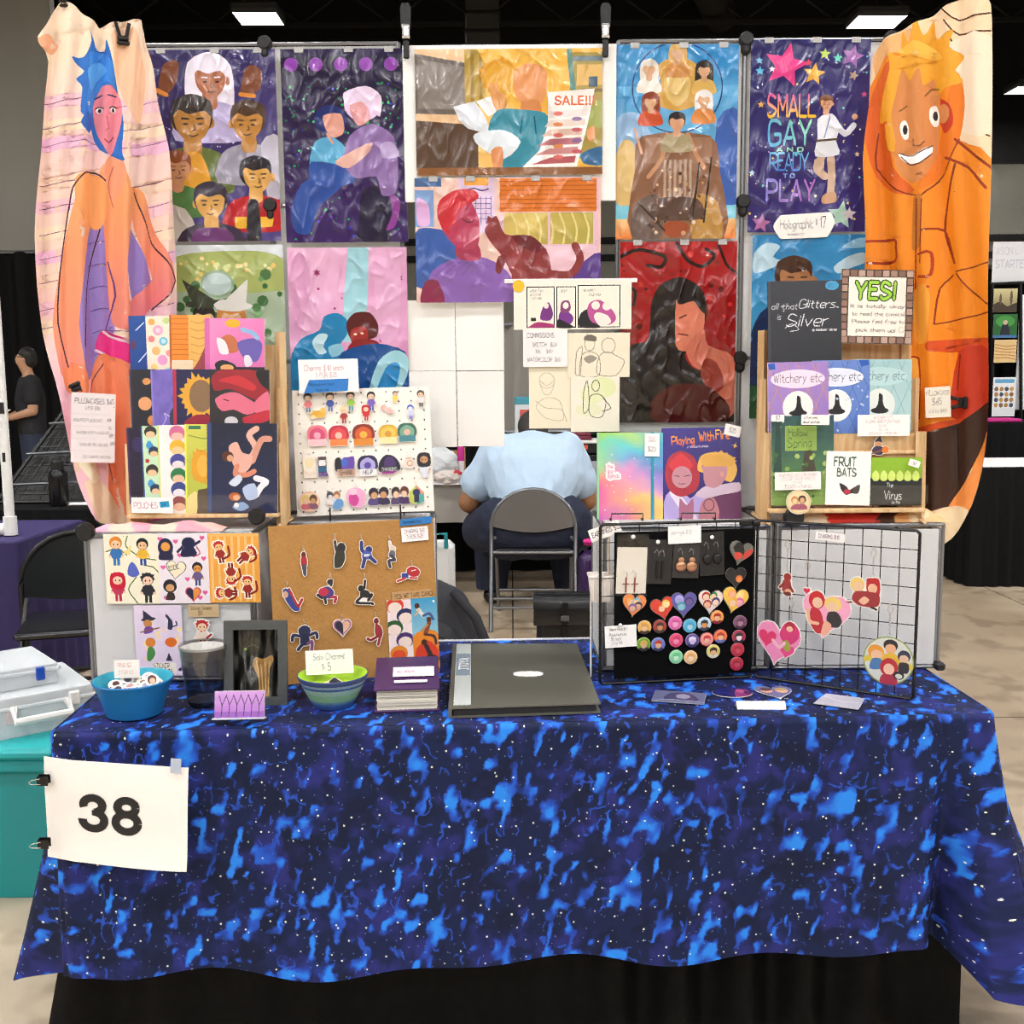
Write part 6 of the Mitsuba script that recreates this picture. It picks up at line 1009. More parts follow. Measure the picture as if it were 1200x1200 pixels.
pc(417, 583, [(bl(-11, 2, -9, -9, 2, -12, 11, -6, 11, 8, 3, 13, -6, 9), 0xf4b0d4), (bl(-8, -2, -2, -6, 4, 2, 0, 10, -7, 8), 0xd84aa0), (el(-3, -7, 5, 4), 0xf8d0e4)], 'pink and white charm, third in the bottom row')
pc(444, 581, pair(25, 22, 0x2e2436, 0x2a2230, 0xdaa478, 0xd89a70, 0x5a4a86, 0x3a2f50), 'charm of two dark-haired heads in purple, fourth in the bottom row'); pc(469, 580, pair(22, 22, 0x3a2c2c, 0x6a3a2e, SK, 0xf0c8b0, 0x5a4870, 0x4a3060), 'charm of two heads, one dark-haired and one brown-haired, fifth in the bottom row')
pc(488, 580, [(pg(-9, -3, 0, -12, 9, -3, 9, 8, 0, 12, -9, 8), 0x58a8a0), (pg(-9, -3, 0, -12, 0, 12, -9, 8), 0xc8cc5a), (pg(0, -12, 9, -3, 9, 0, 0, -4), 0xe0907a), (el(0, -3, 4.4), 0x2a3468), (rc(-3, 0, 3, 9), 0x2a3050)], 'six-sided green and yellow charm, at the right end of the bottom row')
f, W2, H2 = rect(350, 421, 420, 460, 2.552, 6, 7, 1)
k = sheet('price_card', 'white card reading charms $10 each with blue tape, above the white peg board', 'price card', f, W2, H2, [(rc(350, 421, 420, 460), 0xfaf6f6), (lettering('Charms $10 each', 357, 434, 6.4, .8, 0, .8), 0xc08c98), (lettering('3 FOR $25', 370, 442, 5.4, .7, 0, 1), 0xc08c98)], (350, 421, 420, 460))
t = f.sub(-W2 * .03, -H2 * .30, .0015, 1.5)
part(k, 'tape', t.mesh(extr(Polygon([(-.056, -.0155), (.048, -.014), (.052, .015), (-.042, .016)]), .0006)), col(0x2478c8, 0.45), label='blue painter tape with pen writing')
add_print(k, [(lettering('Please do not touch', 5, 12, 5, .7, .1, .6), 0x14304e), (lettering('thank you!', 16, 22, 5, .7, .1, .7), 0x14304e)], (0, 0, 70, 26), .100, .034, t, name='writing', off=.001)

# ---- cork board
fb = Frame(at(416, 797, 2.375), 15, 5); l, r_ = fb.hit(319, 720), fb.hit(512, 720); tpv = fb.hit(411, 612)[1]
W, H = r_[0] - l[0], tpv; ck = fb.sub((l[0] + r_[0]) / 2, H / 2, .0, .6)
k = thing('cork_board', 'brown cork board with hanging acrylic charms, leaning on the table left of centre', 'board')
put(k + '__board', ck.mesh(cbox((0, 0, -.005), (W, H, .010), .001)), 'cork')
Cn = 'cork board'
def kc_(px, py, sh, label, ch=.012, **kw):
    u, v = ck.hit(px, py); k = charm(ck, u, v, sh, .00198, label.replace(' row', ' cork board row'), edge=.8, chain=ch, group='charms on the cork board', w=.004, **kw)
    return k
RD, BLU, DK, PU = 0xb02a34, 0x3a3f8c, 0x2a2830, 0x4a3f7a
kc_(356, 659, [(el(0, -9, 2.8, 3.4), 0x6a2a2a), (bl(-3, 4, -3, -6, 3, -6, 3, 4), RD), (bl(-2.4, 3, 2.4, 3, 2, 14, -1, 15), 0x4a4a5a)], 'slim red and grey figure charm, first in the top row')
kc_(397, 650, [(el(3, -8, 5, 6), DK), (ln(3, -4, -16, -3, -6, 0, 0), 0x3a3832), (bl(-6, 10, -4, -3, 5, -5, 7, 4, 2, 14, -5, 15), 0x34342c)], 'dark crouching figure charm with one arm up, second in the top row')
kc_(429, 650, [(ln(4, -5, -15, -5, -6, -1, -2), 0x2f3a7a), (el(3, -6, 4, 4), 0x2f3a7a), (bl(-5, 4, -3, -5, 5, -3, 6, 5), 0x4a5ab0), (rc(-3, -1, 4, 2), 0xd8dce8), (ln(4, -2, 4, -5, 14), 0x2f3a7a), (ln(4, 4, 3, 10, 9), 0x2f3a7a)], 'blue figure charm with one arm up, third in the top row')
kc_(458, 649, [(ln(2.6, -1, -14, 0, -6), 0xe8d8cc), (el(2, -6, 3.4, 3.4), 0xe4d0c0), (bl(-3, 3, -1, -4, 4, -3, 4, 3), 0x6a6a78), (ln(3.4, 0, 2, 4, 7, -3, 8, -2, 15), 0x3a3a48)], 'pale figure charm in grey with one knee raised, fourth in the top row')
kc_(478, 672, [(el(6, -2, 8, 6, 20), 0xb82c34), (rc(-8, -1, 0, 5), 0x3a4496), (ln(2.6, -4, 5, -13, 8), 0xc83a3c), (ln(2.2, 2, 5, 10, 6), 0xb82c34), (ln(1.2, 4, -3, 9, -4), 0xf0d0d0)], 'red and blue lying figure charm, at the right of the second row')
kc_(341, 701, [(bl(-9, -10, -3, -11, 3, 4, 8, 9, 9, 14, 2, 14, -6, 2), 0x34408c), (bl(-3, -11, -1, -12, 5, 2, 8, 9, 5, 9), RD), (el(-6, -5, 3, 4), 0xd8a890), (ln(3, 8, 10, 12, 2), RD)], 'blue and red curved figure charm, first in the second row', .010)
kc_(383, 694, [(el(4, -12, 3.4), 0x2a2228), (bl(-10, 2, -6, -5, 2, -7, 8, 0, 4, 7, -4, 6), 0x4a3a80), (el(-4, -1, 6, 5), 0xc02a4a), (ln(3, 5, -8, 6, -14), 0x3a3030), (ln(3, -6, 6, -11, 2), 0x2a2228), (ln(3, 4, 6, 10, 6, 8, 12), 0xb02a44), (ln(3, -3, 6, -2, 12), 0x2a2228)], 'red, violet and black figure charm, second in the second row', .010)
kc_(427, 695, [(ln(2.6, 1, -15, 0, -6), 0x17171a), (el(-4, -6, 3.6, 3.8), 0x17171a), (bl(-5, 4, -4, -4, 4, -3, 6, 4), 0x1e1e22), (ln(3.4, 2, 4, 8, 2, 4, 8), 0x17171a), (ln(3, -3, 3, -10, 10, 6, 12, 9, 13), 0x1c1c20)], 'all black crouching figure charm, third in the second row', .010)
kc_(357, 748, [(el(0, -9, 7, 6.4), 0x262a52), (bl(-5, 7, -4, -5, 4, -5, 5, 7), 0x20244a), (ln(3.4, -4, -3, -13, -5, -14, 1), 0x262a52), (ln(3.4, 4, -3, 13, -6, 14, 0), 0x262a52), (ln(3.6, -3, 6, -8, 12), 0x262a52), (ln(3.6, 3, 6, 8, 4, 7, 14), 0x7a4a78)], 'navy figure charm with arms spread, first in the third row', .008)
kc_(401, 734, [(heart(0, 0, 10.5), 0xa8648a), (heart(0, 0, 8.6), 0xe4b49a), (heart(0, 0, 8.6).intersection(rc(-12, -12, .5, 14)), 0x22223c)], 'small dark and pink heart-shaped charm, second in the third row', .010)
kc_(442, 739, [(el(-1, -12, 3, 3.6), 0x7a2028), (bl(-3, 4, -2, -9, 4, -5, 6, 2, 4, 8), 0x9a2830), (ln(3, 0, 6, -8, 10, -12, 8), 0x8a2028), (ln(3, 3, 6, 0, 16), 0x9a2830)], 'dark red seated figure charm, third in the third row', .010)
def onboard(F, r, label, S, name='price_card', cat_='price card', w=.004, rot=0, pb='print_matte', box=None):
    u0, v0 = F.hit(r[0], (r[1] + r[3]) / 2); u1, _ = F.hit(r[2], (r[1] + r[3]) / 2); _, vt = F.hit((r[0] + r[2]) / 2, r[1]); _, vb = F.hit((r[0] + r[2]) / 2, r[3])
    g = F.sub((u0 + u1) / 2, (vt + vb) / 2, w, rot); k = sheet(name, label, cat_, g, u1 - u0, vt - vb, S, box or r, pb=pb); return k, g, u1 - u0, vt - vb
kk, g, a, b = onboard(ck, (470, 617.5, 501.5, 634), 'rounded white card reading CHARMS $10, top right on the cork board', [(rc(470, 617, 502, 634), 0xf8f4f2), (lettering('CHARMS $10', 474, 624, 4.2, .6, 0, .6), 0x9a6a78), (lettering('3 FOR $25', 476, 630.5, 4.2, .6, 0, .6), 0x9a6a78)], rot=2)
kk = thing('painter_tape', 'blue painter tape with pen writing at the top right corner of the cork board', 'tape'); u, v = ck.hit(487, 611)
t = ck.sub(u, v, .003, 2); put(kk + '__strip', t.mesh(extr(Polygon([(-.038, -.008), (.036, -.007), (.038, .009), (-.036, .008)]), .0006)), col(0x2f7cc4, .45))
add_print(kk, [(lettering('Handmade Pins!', 3, 7, 5, .8, .1, .5), 0x143048)], (0, 0, 52, 10), .07, .0135, t, name='writing', off=.001)
onboard(ck, (459, 692, 506, 702), 'brown paper strip reading YES WE TAKE CARDS on the cork board', [(rc(459, 692, 506, 702), 0xc59a68), (lettering('YES WE TAKE CARDS', 462, 699.5, 4.8, .75, 0, .25), 0x3a2a20)], rot=1.5)
r = (455, 702, 483, 783)
S = [(rc(*r), 0xf2dfe0)]
for i, (hc, y, x) in enumerate(((0xd8402a, 709, 464), (0x2a2f5a, 722, 476), (0x2f5a2f, 735, 462), (0x4a2f6a, 750, 474), (0xe08a2e, 765, 466), (0x3a2a5a, 779, 475))): S += [(el(x, y, 10.5, 9), hc), (el(x, y + 2.5, 8, 6.5), 0xf2dcd2 if i != 4 else 0xe0502a)]
onboard(ck, r, 'bookmark with round coloured heads, left of the two on the cork board', S, 'bookmark', 'bookmark', rot=.6)
r = (483, 700, 513, 784)
S = [(rc(*r), grad(0x3f9ac8, 0x8fc4d8, (483, 700), (483, 742))), (bl(483, 745, 500, 738, 513, 744, 513, 786, 483, 786), 0xe8882a), (bl(486, 760, 500, 750, 512, 762, 510, 778, 488, 778), 0xd8402a), (el(500, 774, 6, 5), 0xe8e4e0), (ln(5, 498, 756, 503, 768), 0x3a2a2a), (ln(3, 503, 768, 511, 772, 508, 780), 0x3a2a2a), (ln(3, 502, 768, 493, 772), 0x3a2a2a), (el(496, 752, 3.4), 0x4a2a20), (ln(5, 503, 730, 498, 742), 0x8a4a2a), (ln(3, 498, 743, 508, 746, 510, 755), 0x4a3030), (ln(2.4, 501, 732, 494, 738), 0xc08a64), (el(503, 726, 3, 3.2), 0x5a3020), (ln(4.4, 491, 713, 497, 721), 0xe0e0d8), (ln(3, 497, 721, 504, 719, 508, 726), 0x4a5a8a), (ln(2, 492, 714, 487, 720), 0xd8a884), (el(490, 709, 3, 3.2), 0x4a2a20), (el(509.5, 705, 1.4), 0xf4f4f4)]
onboard(ck, r, 'blue and orange bookmark with acrobats, right of the two on the cork board', S, 'bookmark', 'bookmark', rot=.6, w=.0045)

# ---- sticker sheets on the left cube
fl = Frame((-.78, 2.359, .92), 0, 0)
r = (124, 625.5, 187.5, 707)
S = [(rc(*r), 0xf6eed6)] + [(ln(1.4, 126, 646, 140, 642, 150, 650), 0x6a7a3a), (ln(1.4, 152, 628, 150, 640, 166, 652, 184, 656), 0x6a7a3a), (ln(1.4, 160, 676, 150, 690, 160, 706), 0x6a7a3a), (ln(1.4, 170, 662, 180, 664, 186, 670), 0x6a7a3a), (pg(146, 648, 156, 638, 154, 650), 0xecd88a)]
S += chibi(138, 645, 34, 0xf2c8a0, 0xe08a34, 0x3a74b8, 0x3a74b8) + chibi(169, 646, 32, 0xf0c090, 0x24222a, 0xe8b83a, 0x2f4a94) + chibi(138, 687, 34, 0xf0c8b0, 0xc81f3a, 0xc03a5c, 0xb02f50, 'long') + chibi(173, 688, 36, 0xf0c8b0, 0x24242e, 0x2a2a34, 0x24242c, 'spiky') + [(bl(150, 672, 152, 662, 156, 658, 160, 662, 164, 672, 157, 676), 0x5a6ac0)]
onboard(fl, r, 'cream sticker sheet with small figures, left of the three in the upper row', S, 'sticker_sheet', 'sticker sheet')
r = (187, 625, 247, 706.5)
S = [(rc(*r), 0xf0e6ee)] + [(heart(x, y, 3), 0xe0609a) for x, y in ((190, 631), (239, 630), (212, 650), (240, 654), (192, 664), (220, 678), (194, 700), (240, 694), (222, 640), (234, 700), (208, 634))] + [(el(196, 641, 9, 11), 0x2a2a48), (el(196, 640, 5.4, 5.4), 0xe8a050), (bl(188, 655, 190, 646, 202, 646, 204, 655), 0x2a2a48), (el(223, 636, 8, 7), 0x24264a), (bl(214, 652, 216, 642, 228, 640, 232, 650), 0x24264a), (ln(3, 216, 640, 210, 646), 0x24264a), (ln(3, 230, 638, 236, 634), 0x24264a), (ln(1.4, 232, 640, 236, 648, 228, 652), 0xb03a6a), (heart(207, 666, 12, 8), 0x4a4a4a), (heart(207, 666, 11, 8), 0xf4e8cc), (lettering('EDDIE?', 199, 668, 5, .8, 0, .3, rot=12), 0x3a3a3a)]
S += chibi(232, 672, 28, 0xd8924a, 0x24242c, 0x6a5a8a, 0x3a4a78) + [(el(199, 686, 8, 8), 0x24242c), (el(199, 688, 5, 4.4), 0xd8a070), (bl(194, 702, 196, 694, 203, 694, 204, 702), 0x3a2f2c), (heart(226, 695, 9.5), 0xc84a6a), (heart(226, 695, 8), 0x2a2a4a), (heart(226, 695, 8).intersection(rc(226, 680, 240, 710)), 0xe8924a)]
onboard(fl, r, 'lilac sticker sheet with pink hearts, middle of the three in the upper row', S, 'sticker_sheet', 'sticker sheet', w=.0045)
r = (245.5, 624.5, 305, 705.5)
S = [(rc(*r), 0xf0a648)] + [(rc(248 + 8 * i, 628, 251 + 8 * i, 704), 0xf6c47a) for i in range(7)] + [(rc(245, 624, 305, 628), 0xf4b868)]
for (x, y, rr) in ((259, 646, 10), (290, 650, -50), (271, 672, 180), (290, 687, 0), (265, 694, 90)): S += [(unary_union([q for q, _ in chibi(x, y, 26, 0, 0, 0, 0, 'spiky', rr)]).buffer(1.5), 0xf8ecd8)] + chibi(x, y, 26, 0xf0c080, 0xc02a2a, 0x9a2f2a, 0x7a2424, 'spiky', rr) + [(ln(2.4, x + 4, y + 8, x + 11, y + 4, x + 10, y - 6), 0x8a2420)]
onboard(fl, r, 'orange striped sticker sheet, right of the three in the upper row', S, 'sticker_sheet', 'sticker sheet', w=.005)
r = (159.5, 709, 215, 791)
S = [(rc(*r), 0xe4d4ea)] + dots((162, 712, 212, 780), 12, (0xf4d8c0, 0xf8e0a8), 1.5, 3.2, 4) + [(bl(167, 726, 176, 722, 185, 724, 176, 728), 0x33304a), (pg(170, 725, 170, 714, 182, 724), 0x33304a), (el(175, 730, 5, 4.6), 0xc88a50), (bl(170, 742, 172, 734, 180, 734, 180, 740), 0x7a4aa0), (ln(1.4, 166, 740, 188, 735, s=False), 0x8a5a30), (bl(198, 736, 199, 726, 196, 722, 197, 719, 200, 722, 204, 728, 203, 737), 0x34344e), (ln(1.6, 203, 734, 209, 732, 208, 728), 0x34344e), (el(201, 752, 7, 5.6), 0xe0702a), (el(177, 752, 6, 5.6), 0xd8843a), (bl(172, 772, 174, 758, 180, 758, 182, 766, 176, 774), 0x4a8a4a), (pg(194, 774, 198, 764, 202, 774), 0x34344e), (rc(178, 776, 206, 789), 0xf4eee0), (lettering('STICKER', 179, 782, 5, .8, 0, .8), 0x3a3a3a), (lettering('SHEET $5', 179, 788.5, 5, .8, 0, .5), 0x3a3a3a), (bl(208, 784, 212, 781, 213, 784, 210, 786), 0x34344e)]
onboard(fl, r, 'lilac halloween sticker sheet with a witch, a cat and a pumpkin, behind the blue bowl', S, 'sticker_sheet', 'sticker sheet')
onboard(fl, (221.5, 708, 257, 722.5), 'brown paper label reading Sticker Sheets $5, under the orange sticker sheet', [(rc(221, 708, 258, 723), 0xcbaf86), (lettering('Sticker Sheets', 224, 714, 4, .6, .1, .5), 0x4a3a2a), (lettering('$5', 233, 720, 4.6, .7), 0x4a3a2a)])
u, v = fl.hit(238, 741); S = chibi(0, 0, 32, 0xf0c8a4, 0xb8242c, 0xe8d8c8, 0xa83038, 'spiky') + [(ln(2.5, 5, 6, 10, 2), 0xa83038)]
charm(fl, u, v, S, .00196, 'die-cut sticker of a small red-haired figure, above the smoky cup', 'sticker', 'sticker', 1.4, 0, False)
# ================================================================== things on the table
ZS = ZT + .0046
def seat(px, py): return at_z(px, py, ZS)
# blue bowl with buttons
c = seat(158, 836); R = .0805; h = .075
def bowl(name, label, c, prof_out, prof_in, mo, mi_):
    k = thing(name, label, 'bowl')
    part(k, 'body', lathe(prof_out, 56, c), mo, smooth=35); part(k, 'inside', lathe(prof_in, 56, c), mi_, smooth=35); return k
po = [(0, 0), (.052, 0), (.056, .003), (.064, .03), (.0735, .058), (R, .072), (R + .001, .0745), (R, .076), (R - .002, .0765)]
pi_ = [(R - .002, .0765), (R - .004, .0745), (.071, .058), (.061, .03), (.05, .008), (0, .006)]
mat('blue_plastic', princ(0x2276b4, .3, specular=.5)); mat('aqua_plastic', princ(0x41b4cf, .35))
kb = bowl('bowl', 'blue plastic bowl full of loose pin buttons, at the front left of the table', c, po, pi_, 'blue_plastic', 'aqua_plastic')
rng = np.random.default_rng(7)
BC = [(0xe8e4da, 0x8a7a6a), (0xdcdcd8, 0x4a4a5a), (0xf0ece4, 0xb88a8a), (0xd8d4cc, 0x6a5a4a), (0xeae6e2, 0x5a3a34), (0xf4f0ea, 0x9a9ab0)]
def button(F, r, shapes, label, group, dome=.22, name='pin_button', cat_='pin button', outline=None):
    "round pin: metal back with a rim and a domed printed face; shapes are drawn within the unit circle, y down"
    k = thing(name, label, cat_, group); n = 28
    if outline is None:
        part(k, 'rim', F.mesh(lathe([(0, -.0035), (r * .93, -.0035), (r, -.0015), (r * .985, .0008), (r * .9, .0016), (0, .0016)], n)), 'grey_steel', smooth=40); clip = Point(0, 0).buffer(.985, 7)
    else:
        part(k, 'rim', F.mesh(extr(affinity.scale(outline.buffer(.03), r, -r, origin=(0, 0)), .003).apply_translation([0, 0, -.0015])), 'grey_steel'); clip = outline
    fn = lambda q, up: F.map(np.c_[q[:, 0] * r, -q[:, 1] * r, .0018 + dome * r * np.sqrt(np.clip(1 - .92 * (q ** 2).sum(1) / 1.0, .0, 1)) * .8 - dome * r * .22 + up])
    V, Fc, C, _ = ink(shapes, fn, clip, step=.3 if r > .01 else .45)
    part(k, 'face', trimesh.Trimesh(V, face_viewer(V, Fc, F.n), process=False), 'print_glossy', smooth=False, color=C); return k
for i in range(13):
    a, q = i * 2.4, .012 + .040 * math.sqrt((i + .5) / 13); F = Frame(c + [q * math.cos(a), q * math.sin(a), .058 + .010 * (1 - q / .052) + .0015 * (i % 3)], rng.uniform(-40, 40), 62 + rng.uniform(-16, 16))
    b, d = BC[i % 6]; lab = 'pale pin button lying in the blue bowl'
    S = [(el(0, 0, 1.1, n=8), b), (el(.1, -.1, .5), d), (ln(.14, -.7, .5, 0, .7, .6, .4), d)]
    if i == 12: lab = 'white pin button with a dark red-brown face, uppermost at the right of the blue bowl'; F = Frame(c + [.044, -.012, .074], 18, 38, 15); S = [(el(0, 0, 1.1, n=8), 0xf2eee8), (el(0, -.05, .62, .72), 0x5a2a26), (el(0, .15, .4, .45), 0xe0b090)]
    button(F, .0145, S, lab, 'loose pin buttons in the blue bowl' if i < 12 else None)
part(kb, 'filling', lathe([(0, .046), (.05, .044), (.063, .038)], 32, c), col(0x5a5a5e, .5), label='bottom of the heap in the bowl')
F = Frame(c + [-.016, .012, .092], 4, 4); sheet('price_card', 'small white card with pale pink writing standing in the blue bowl', 'price card', F, .052, .038, [(rc(0, 0, 27, 18), 0xfaf4ee), (lettering('PINS $2', 4, 7, 4, .6), 0xe0a090), (lettering('2 FOR $3', 5, 14, 3.6, .5), 0xe8b8a8)], (0, 0, 27, 18))
# smoky cup
c = seat(241, 824)
k = thing('tumbler', 'smoky grey transparent plastic tumbler between the blue bowl and the black picture frame', 'cup')
part(k, 'wall', lathe([(.0345, .0005), (.0375, .005), (.051, .128), (.0515, .13), (.0498, .13), (.0365, .012), (0, .011)], 48, c), 'smoked_plastic', smooth=35)
part(k, 'base', lathe([(0, 0), (.034, 0), (.036, .004), (.0362, .010), (0, .0105)], 40, c), col(0x1b1b1d, .2), smooth=35)
part(k, 'lining', lathe([(0, .102), (.0455, .102), (.0485, .124), (.047, .124), (.0445, .1035), (0, .1035)], 40, c), col(0xd9d8d4, .6), smooth=35, label='pale lining near the rim')
# picture frame
f, W, H = rect(263.5, 727, 337, 827, 2.19, 3, 7, -.4)
k = thing('picture_frame', 'dark grey picture frame with a shiny black print of a tawny hairy shape', 'picture frame')
b = .019; o = sbox(-W / 2, -H / 2, W / 2, H / 2).difference(sbox(-W / 2 + b, -H / 2 + b, W / 2 - b, H / 2 - b))
part(k, 'frame', f.mesh(extr(o, .014).apply_translation([0, 0, -.004])), col(0x4a4d4c, .5)); part(k, 'back', f.mesh(cbox((0, 0, -.006), (W - .004, H - .004, .004))), DARK)
r = (0, 0, 100, 150); S = [(rc(*r), 0x14130f), (bl(48, 62, 66, 66, 84, 58, 88, 70, 76, 100, 78, 148, 56, 148, 54, 110, 42, 80), 0xa07840)] + [(ln(1.6, 50 + 5 * i, 70 + 4 * (i % 3), 54 + 4 * i, 100, 58 + 3 * i, 140), (0xd0a860, 0x6a4a24)[i % 2]) for i in range(7)] + [(bl(20, 40, 40, 20, 60, 24, 66, 50, 50, 62, 30, 60), 0x2c2a20), (ln(2, 26, 44, 42, 34, 56, 42), 0x5a5848), (el(26, 44, 3), 0x7a9a3a)]
mat('print_wrinkled', princ(VC, .3, clearcoat=1.0, clearcoat_gloss=.985), lambda p, n, uv: fbm(p.x * 40, p.z * 9, 3.0, octaves=2) + .3 * noise(p.x * 25, p.z * 20), .05)
add_print(k, S, r, W - 2 * b, H - 2 * b, f, 'print_wrinkled', off=-.002)
part(k, 'stand', f.mesh(cbox((0, -.02, -.03), (.03, H * .7, .003))).apply_translation([0, .01, 0]), DARK)
# business card holder
f, W, H = rect(252, 810, 310, 841, 2.06, 4, 14, -.5)
k = thing('card_holder', 'clear acrylic holder with purple cards of bare trees, in front of the black picture frame', 'card holder')
part(k, 'front', f.mesh(cbox((0, 0, .006), (W + .006, H + .004, .002))), 'clear_acrylic')
part(k, 'base', f.mesh(cbox((0, -H / 2 - .001, .004), (W + .006, .003, .03), .001)), 'milky_plastic')
r = (0, 0, 60, 34); S = [(rc(*r), grad(0xd9a8e8, 0xb878d0, (0, 0), (0, 34), .3)), (rc(0, 26, 60, 34), 0xa468c4)] + [(ln(1, 8 + 9 * i, 32, 9 + 9 * i, 18, 5 + 9 * i, 5), 0x4a3a5c) for i in range(6)] + [(ln(.8, 9 + 9 * i, 18, 13 + 9 * i, 8, 14 + 9 * i, 4), 0x4a3a5c) for i in range(6)]
kk = thing('business_cards', 'stack of purple cards printed with bare trees in the clear holder', 'cards'); put(kk + '__stack', f.mesh(cbox((0, .001, 0), (W, H, .007))), col(0xe8e0ec, .6)); add_print(kk, S, r, W, H, f, off=.0041)
# green bowl
c = seat(391, 826); R = .0745
mat('bowl_glaze', princ(mikit.proc(lambda p, n, uv: dr.select(p.z > ZS + .058, c3(lin(0x4a5a86)), dr.select(p.z > ZS + .052, c3(lin(0x8fa4b8)), dr.select(p.z > ZS + .047, c3(lin(0x4a6a9a)), dr.select(p.z > ZS + .036, c3(lin(0x9cc0b0)), dr.select(p.z > ZS + .020, mix(lin(0x7fb49a), lin(0x9cc890), fbm(p.x * 60, p.y * 60, p.z * 200)), mix(lin(0x3f62a4), lin(0x6f9cb0), smoothstep(ZS + .008, ZS + .02, p.z)))))))), .35, specular=.5))
mat('lime_glaze', princ(0xb4dc3c, .35))
po = [(0, 0), (.040, 0), (.044, .004), (.050, .016), (.060, .036), (.069, .055), (R, .066), (R, .069), (R - .002, .0695)]
pi_ = [(R - .002, .0695), (R - .005, .066), (.066, .055), (.056, .034), (.04, .014), (0, .011)]
kg = bowl('bowl', 'striped blue and green bowl with a lime inside, in front of the cork board', c, po, pi_, 'bowl_glaze', 'lime_glaze')
part(kg, 'filling', lathe([(0, .046), (.03, .045), (.0605, .0435)], 32, c), 'lime_glaze', label='lime bottom')
F = Frame(c + [0.012, -.028, .0535], 0, 58); charm(F, 0, 0, [(bl(-14, 3, -8, -2, -3, -8, 2, -4, 8, 0, 16, 1, 10, 4, 0, 6, -10, 6), 0x17171b), (el(-10, 2, 3), 0xd8b8a8)], .0018, 'black lying figure charm in the lime green bowl', edge=.8, ring=False)
F = Frame(c + [-.010, .022, .088], 4, 6, 1.5); sheet('price_card', 'white card reading Solo Charms! $5 standing in the striped bowl', 'price card', F, .101, .052, [(rc(0, 0, 56, 28), 0xfbf8f4), (lettering('Solo Charms!', 9, 11, 7, .7, .1, .6), 0x4a4a52), (lettering('$', 19, 22, 6, .7), 0x4a4a52), (lettering('5', 26, 24, 9, .9), 0x4a4a52)], (0, 0, 56, 28))
# purple album
P0 = (seat(436, 836) + seat(510, 832)) / 2 * [1, 1, 0] + [0, 0, ZS]; k = thing('album', 'thick purple album with cream page edges and white labels, right of the striped bowl', 'album')
A = T().translate([float(x) for x in P0 + [0, .085, 0]]).rotate([0, 0, 1], 5); R_ = np.array(A.matrix)
def al(m): m = m.copy(); m.apply_transform(R_); return m
w_, d_, h_ = .128, .165, .056; tl = np.eye(4)
def wedge(w, y0, y1, z0a, z1a, z0b, z1b): return trimesh.convex.convex_hull(np.array([(s * w / 2, y, z) for s in (-1, 1) for y, za, zb in ((y0, z0a, z1a), (y1, z0b, z1b)) for z in (za, zb)]))
part(k, 'cover', al(wedge(w_ + .008, -d_ / 2 - .006, d_ / 2, 0, .003, 0, .003)), col(0x46295c, .35)); part(k, 'cover', al(wedge(w_ + .008, -d_ / 2 - .004, d_ / 2, .046, .049, .068, .072)), col(0x46295c, .35)); part(k, 'spine', al(wedge(w_ + .006, d_ / 2 - .004, d_ / 2, .001, .070, .001, .071)), col(0x46295c, .35))
for i in range(9):
    a, b_ = .0032 + .0047 * i, .0032 + .0047 * (i + 1) - .0008; part(k, 'page_block', al(wedge(w_ - .004 + .003 * math.sin(i * 2.1), -d_ / 2 + .003 + .002 * math.sin(i * 1.7), d_ / 2 - .006, a, b_, a * 1.5, b_ * 1.5)), col((0xe2ddce, 0xd4cfc0)[i % 2], .7))
ft = Frame(R_[:3, :3] @ np.array([0.004, -.03, .0585]) + R_[:3, 3], 5, 90 - 7.9)
part(k, 'label', ft.mesh(cbox((.01, .025, .0012), (.088, .05, .0006))), col(0xf6eef2, .5)); part(k, 'label', ft.mesh(cbox((.004, -.025, .0012), (.070, .013, .0006))), col(0xf6eef2, .5))
add_print(k, [(lettering('OLD MERCH?', 8, 22, 7, 1.3, .1, .6), 0xa05a8a), (lettering('click', 30, 9, 4, .5), 0xd8b0c8)], (0, 0, 88, 36), .088, .05, ft.sub(.01, .025), name='lettering', off=.0017)
# portfolio
q = [seat(526, 842), seat(704, 836), seat(676, 764), seat(531, 764)]
k = thing('portfolio', 'closed black portfolio with a clear spine strip lying on the table, centre front', 'portfolio')
q = [p * [1, 1, 0] for p in q]; mid = sum(q) / 4
def quad(s0, s1, t0, t1, z0, z1, up=0):
    def P(s, t): return (q[0] * (1 - s) + q[1] * s) * (1 - t) + (q[3] * (1 - s) + q[2] * s) * t
    return trimesh.convex.convex_hull(np.array([P(s, t) + [0, 0, z] for s in (s0, s1) for t in (t0, t1) for z in (z0, z1)]))
mat('portfolio_cover', princ(0x5c5b52, .30, specular=.7, clearcoat=.4, clearcoat_gloss=.9), lambda p, n, uv: fbm(p.x * 7, p.y * 7, 1.), .004)
part(k, 'cover', quad(0, 1, 0, 1, ZS, ZS + .003), 'portfolio_cover'); part(k, 'cover', quad(.0, 1, .0, 1, ZS + .019, ZS + .022), 'portfolio_cover')
part(k, 'page_block', quad(.03, .97, .015, .985, ZS + .003, ZS + .019), col(0x2a2a2a, .6)); part(k, 'spine', quad(-.003, .02, .0, 1, ZS + .001, ZS + .021), 'portfolio_cover')
part(k, 'spine_strip', quad(.03, .145, .03, .985, ZS + .0222, ZS + .0232), col(0xc4cac8, .3), label='pale spine strip with lettering')
a_, b_ = quad(.04, .14, .5, .9, 0, 0.001).bounds; g = Frame((q[0] * .91 + q[1] * .09) * .38 + (q[3] * .91 + q[2] * .09) * .62 + [0, 0, ZS + .0246], 2, 90, 0); g.x, g.y = g.y, -g.x
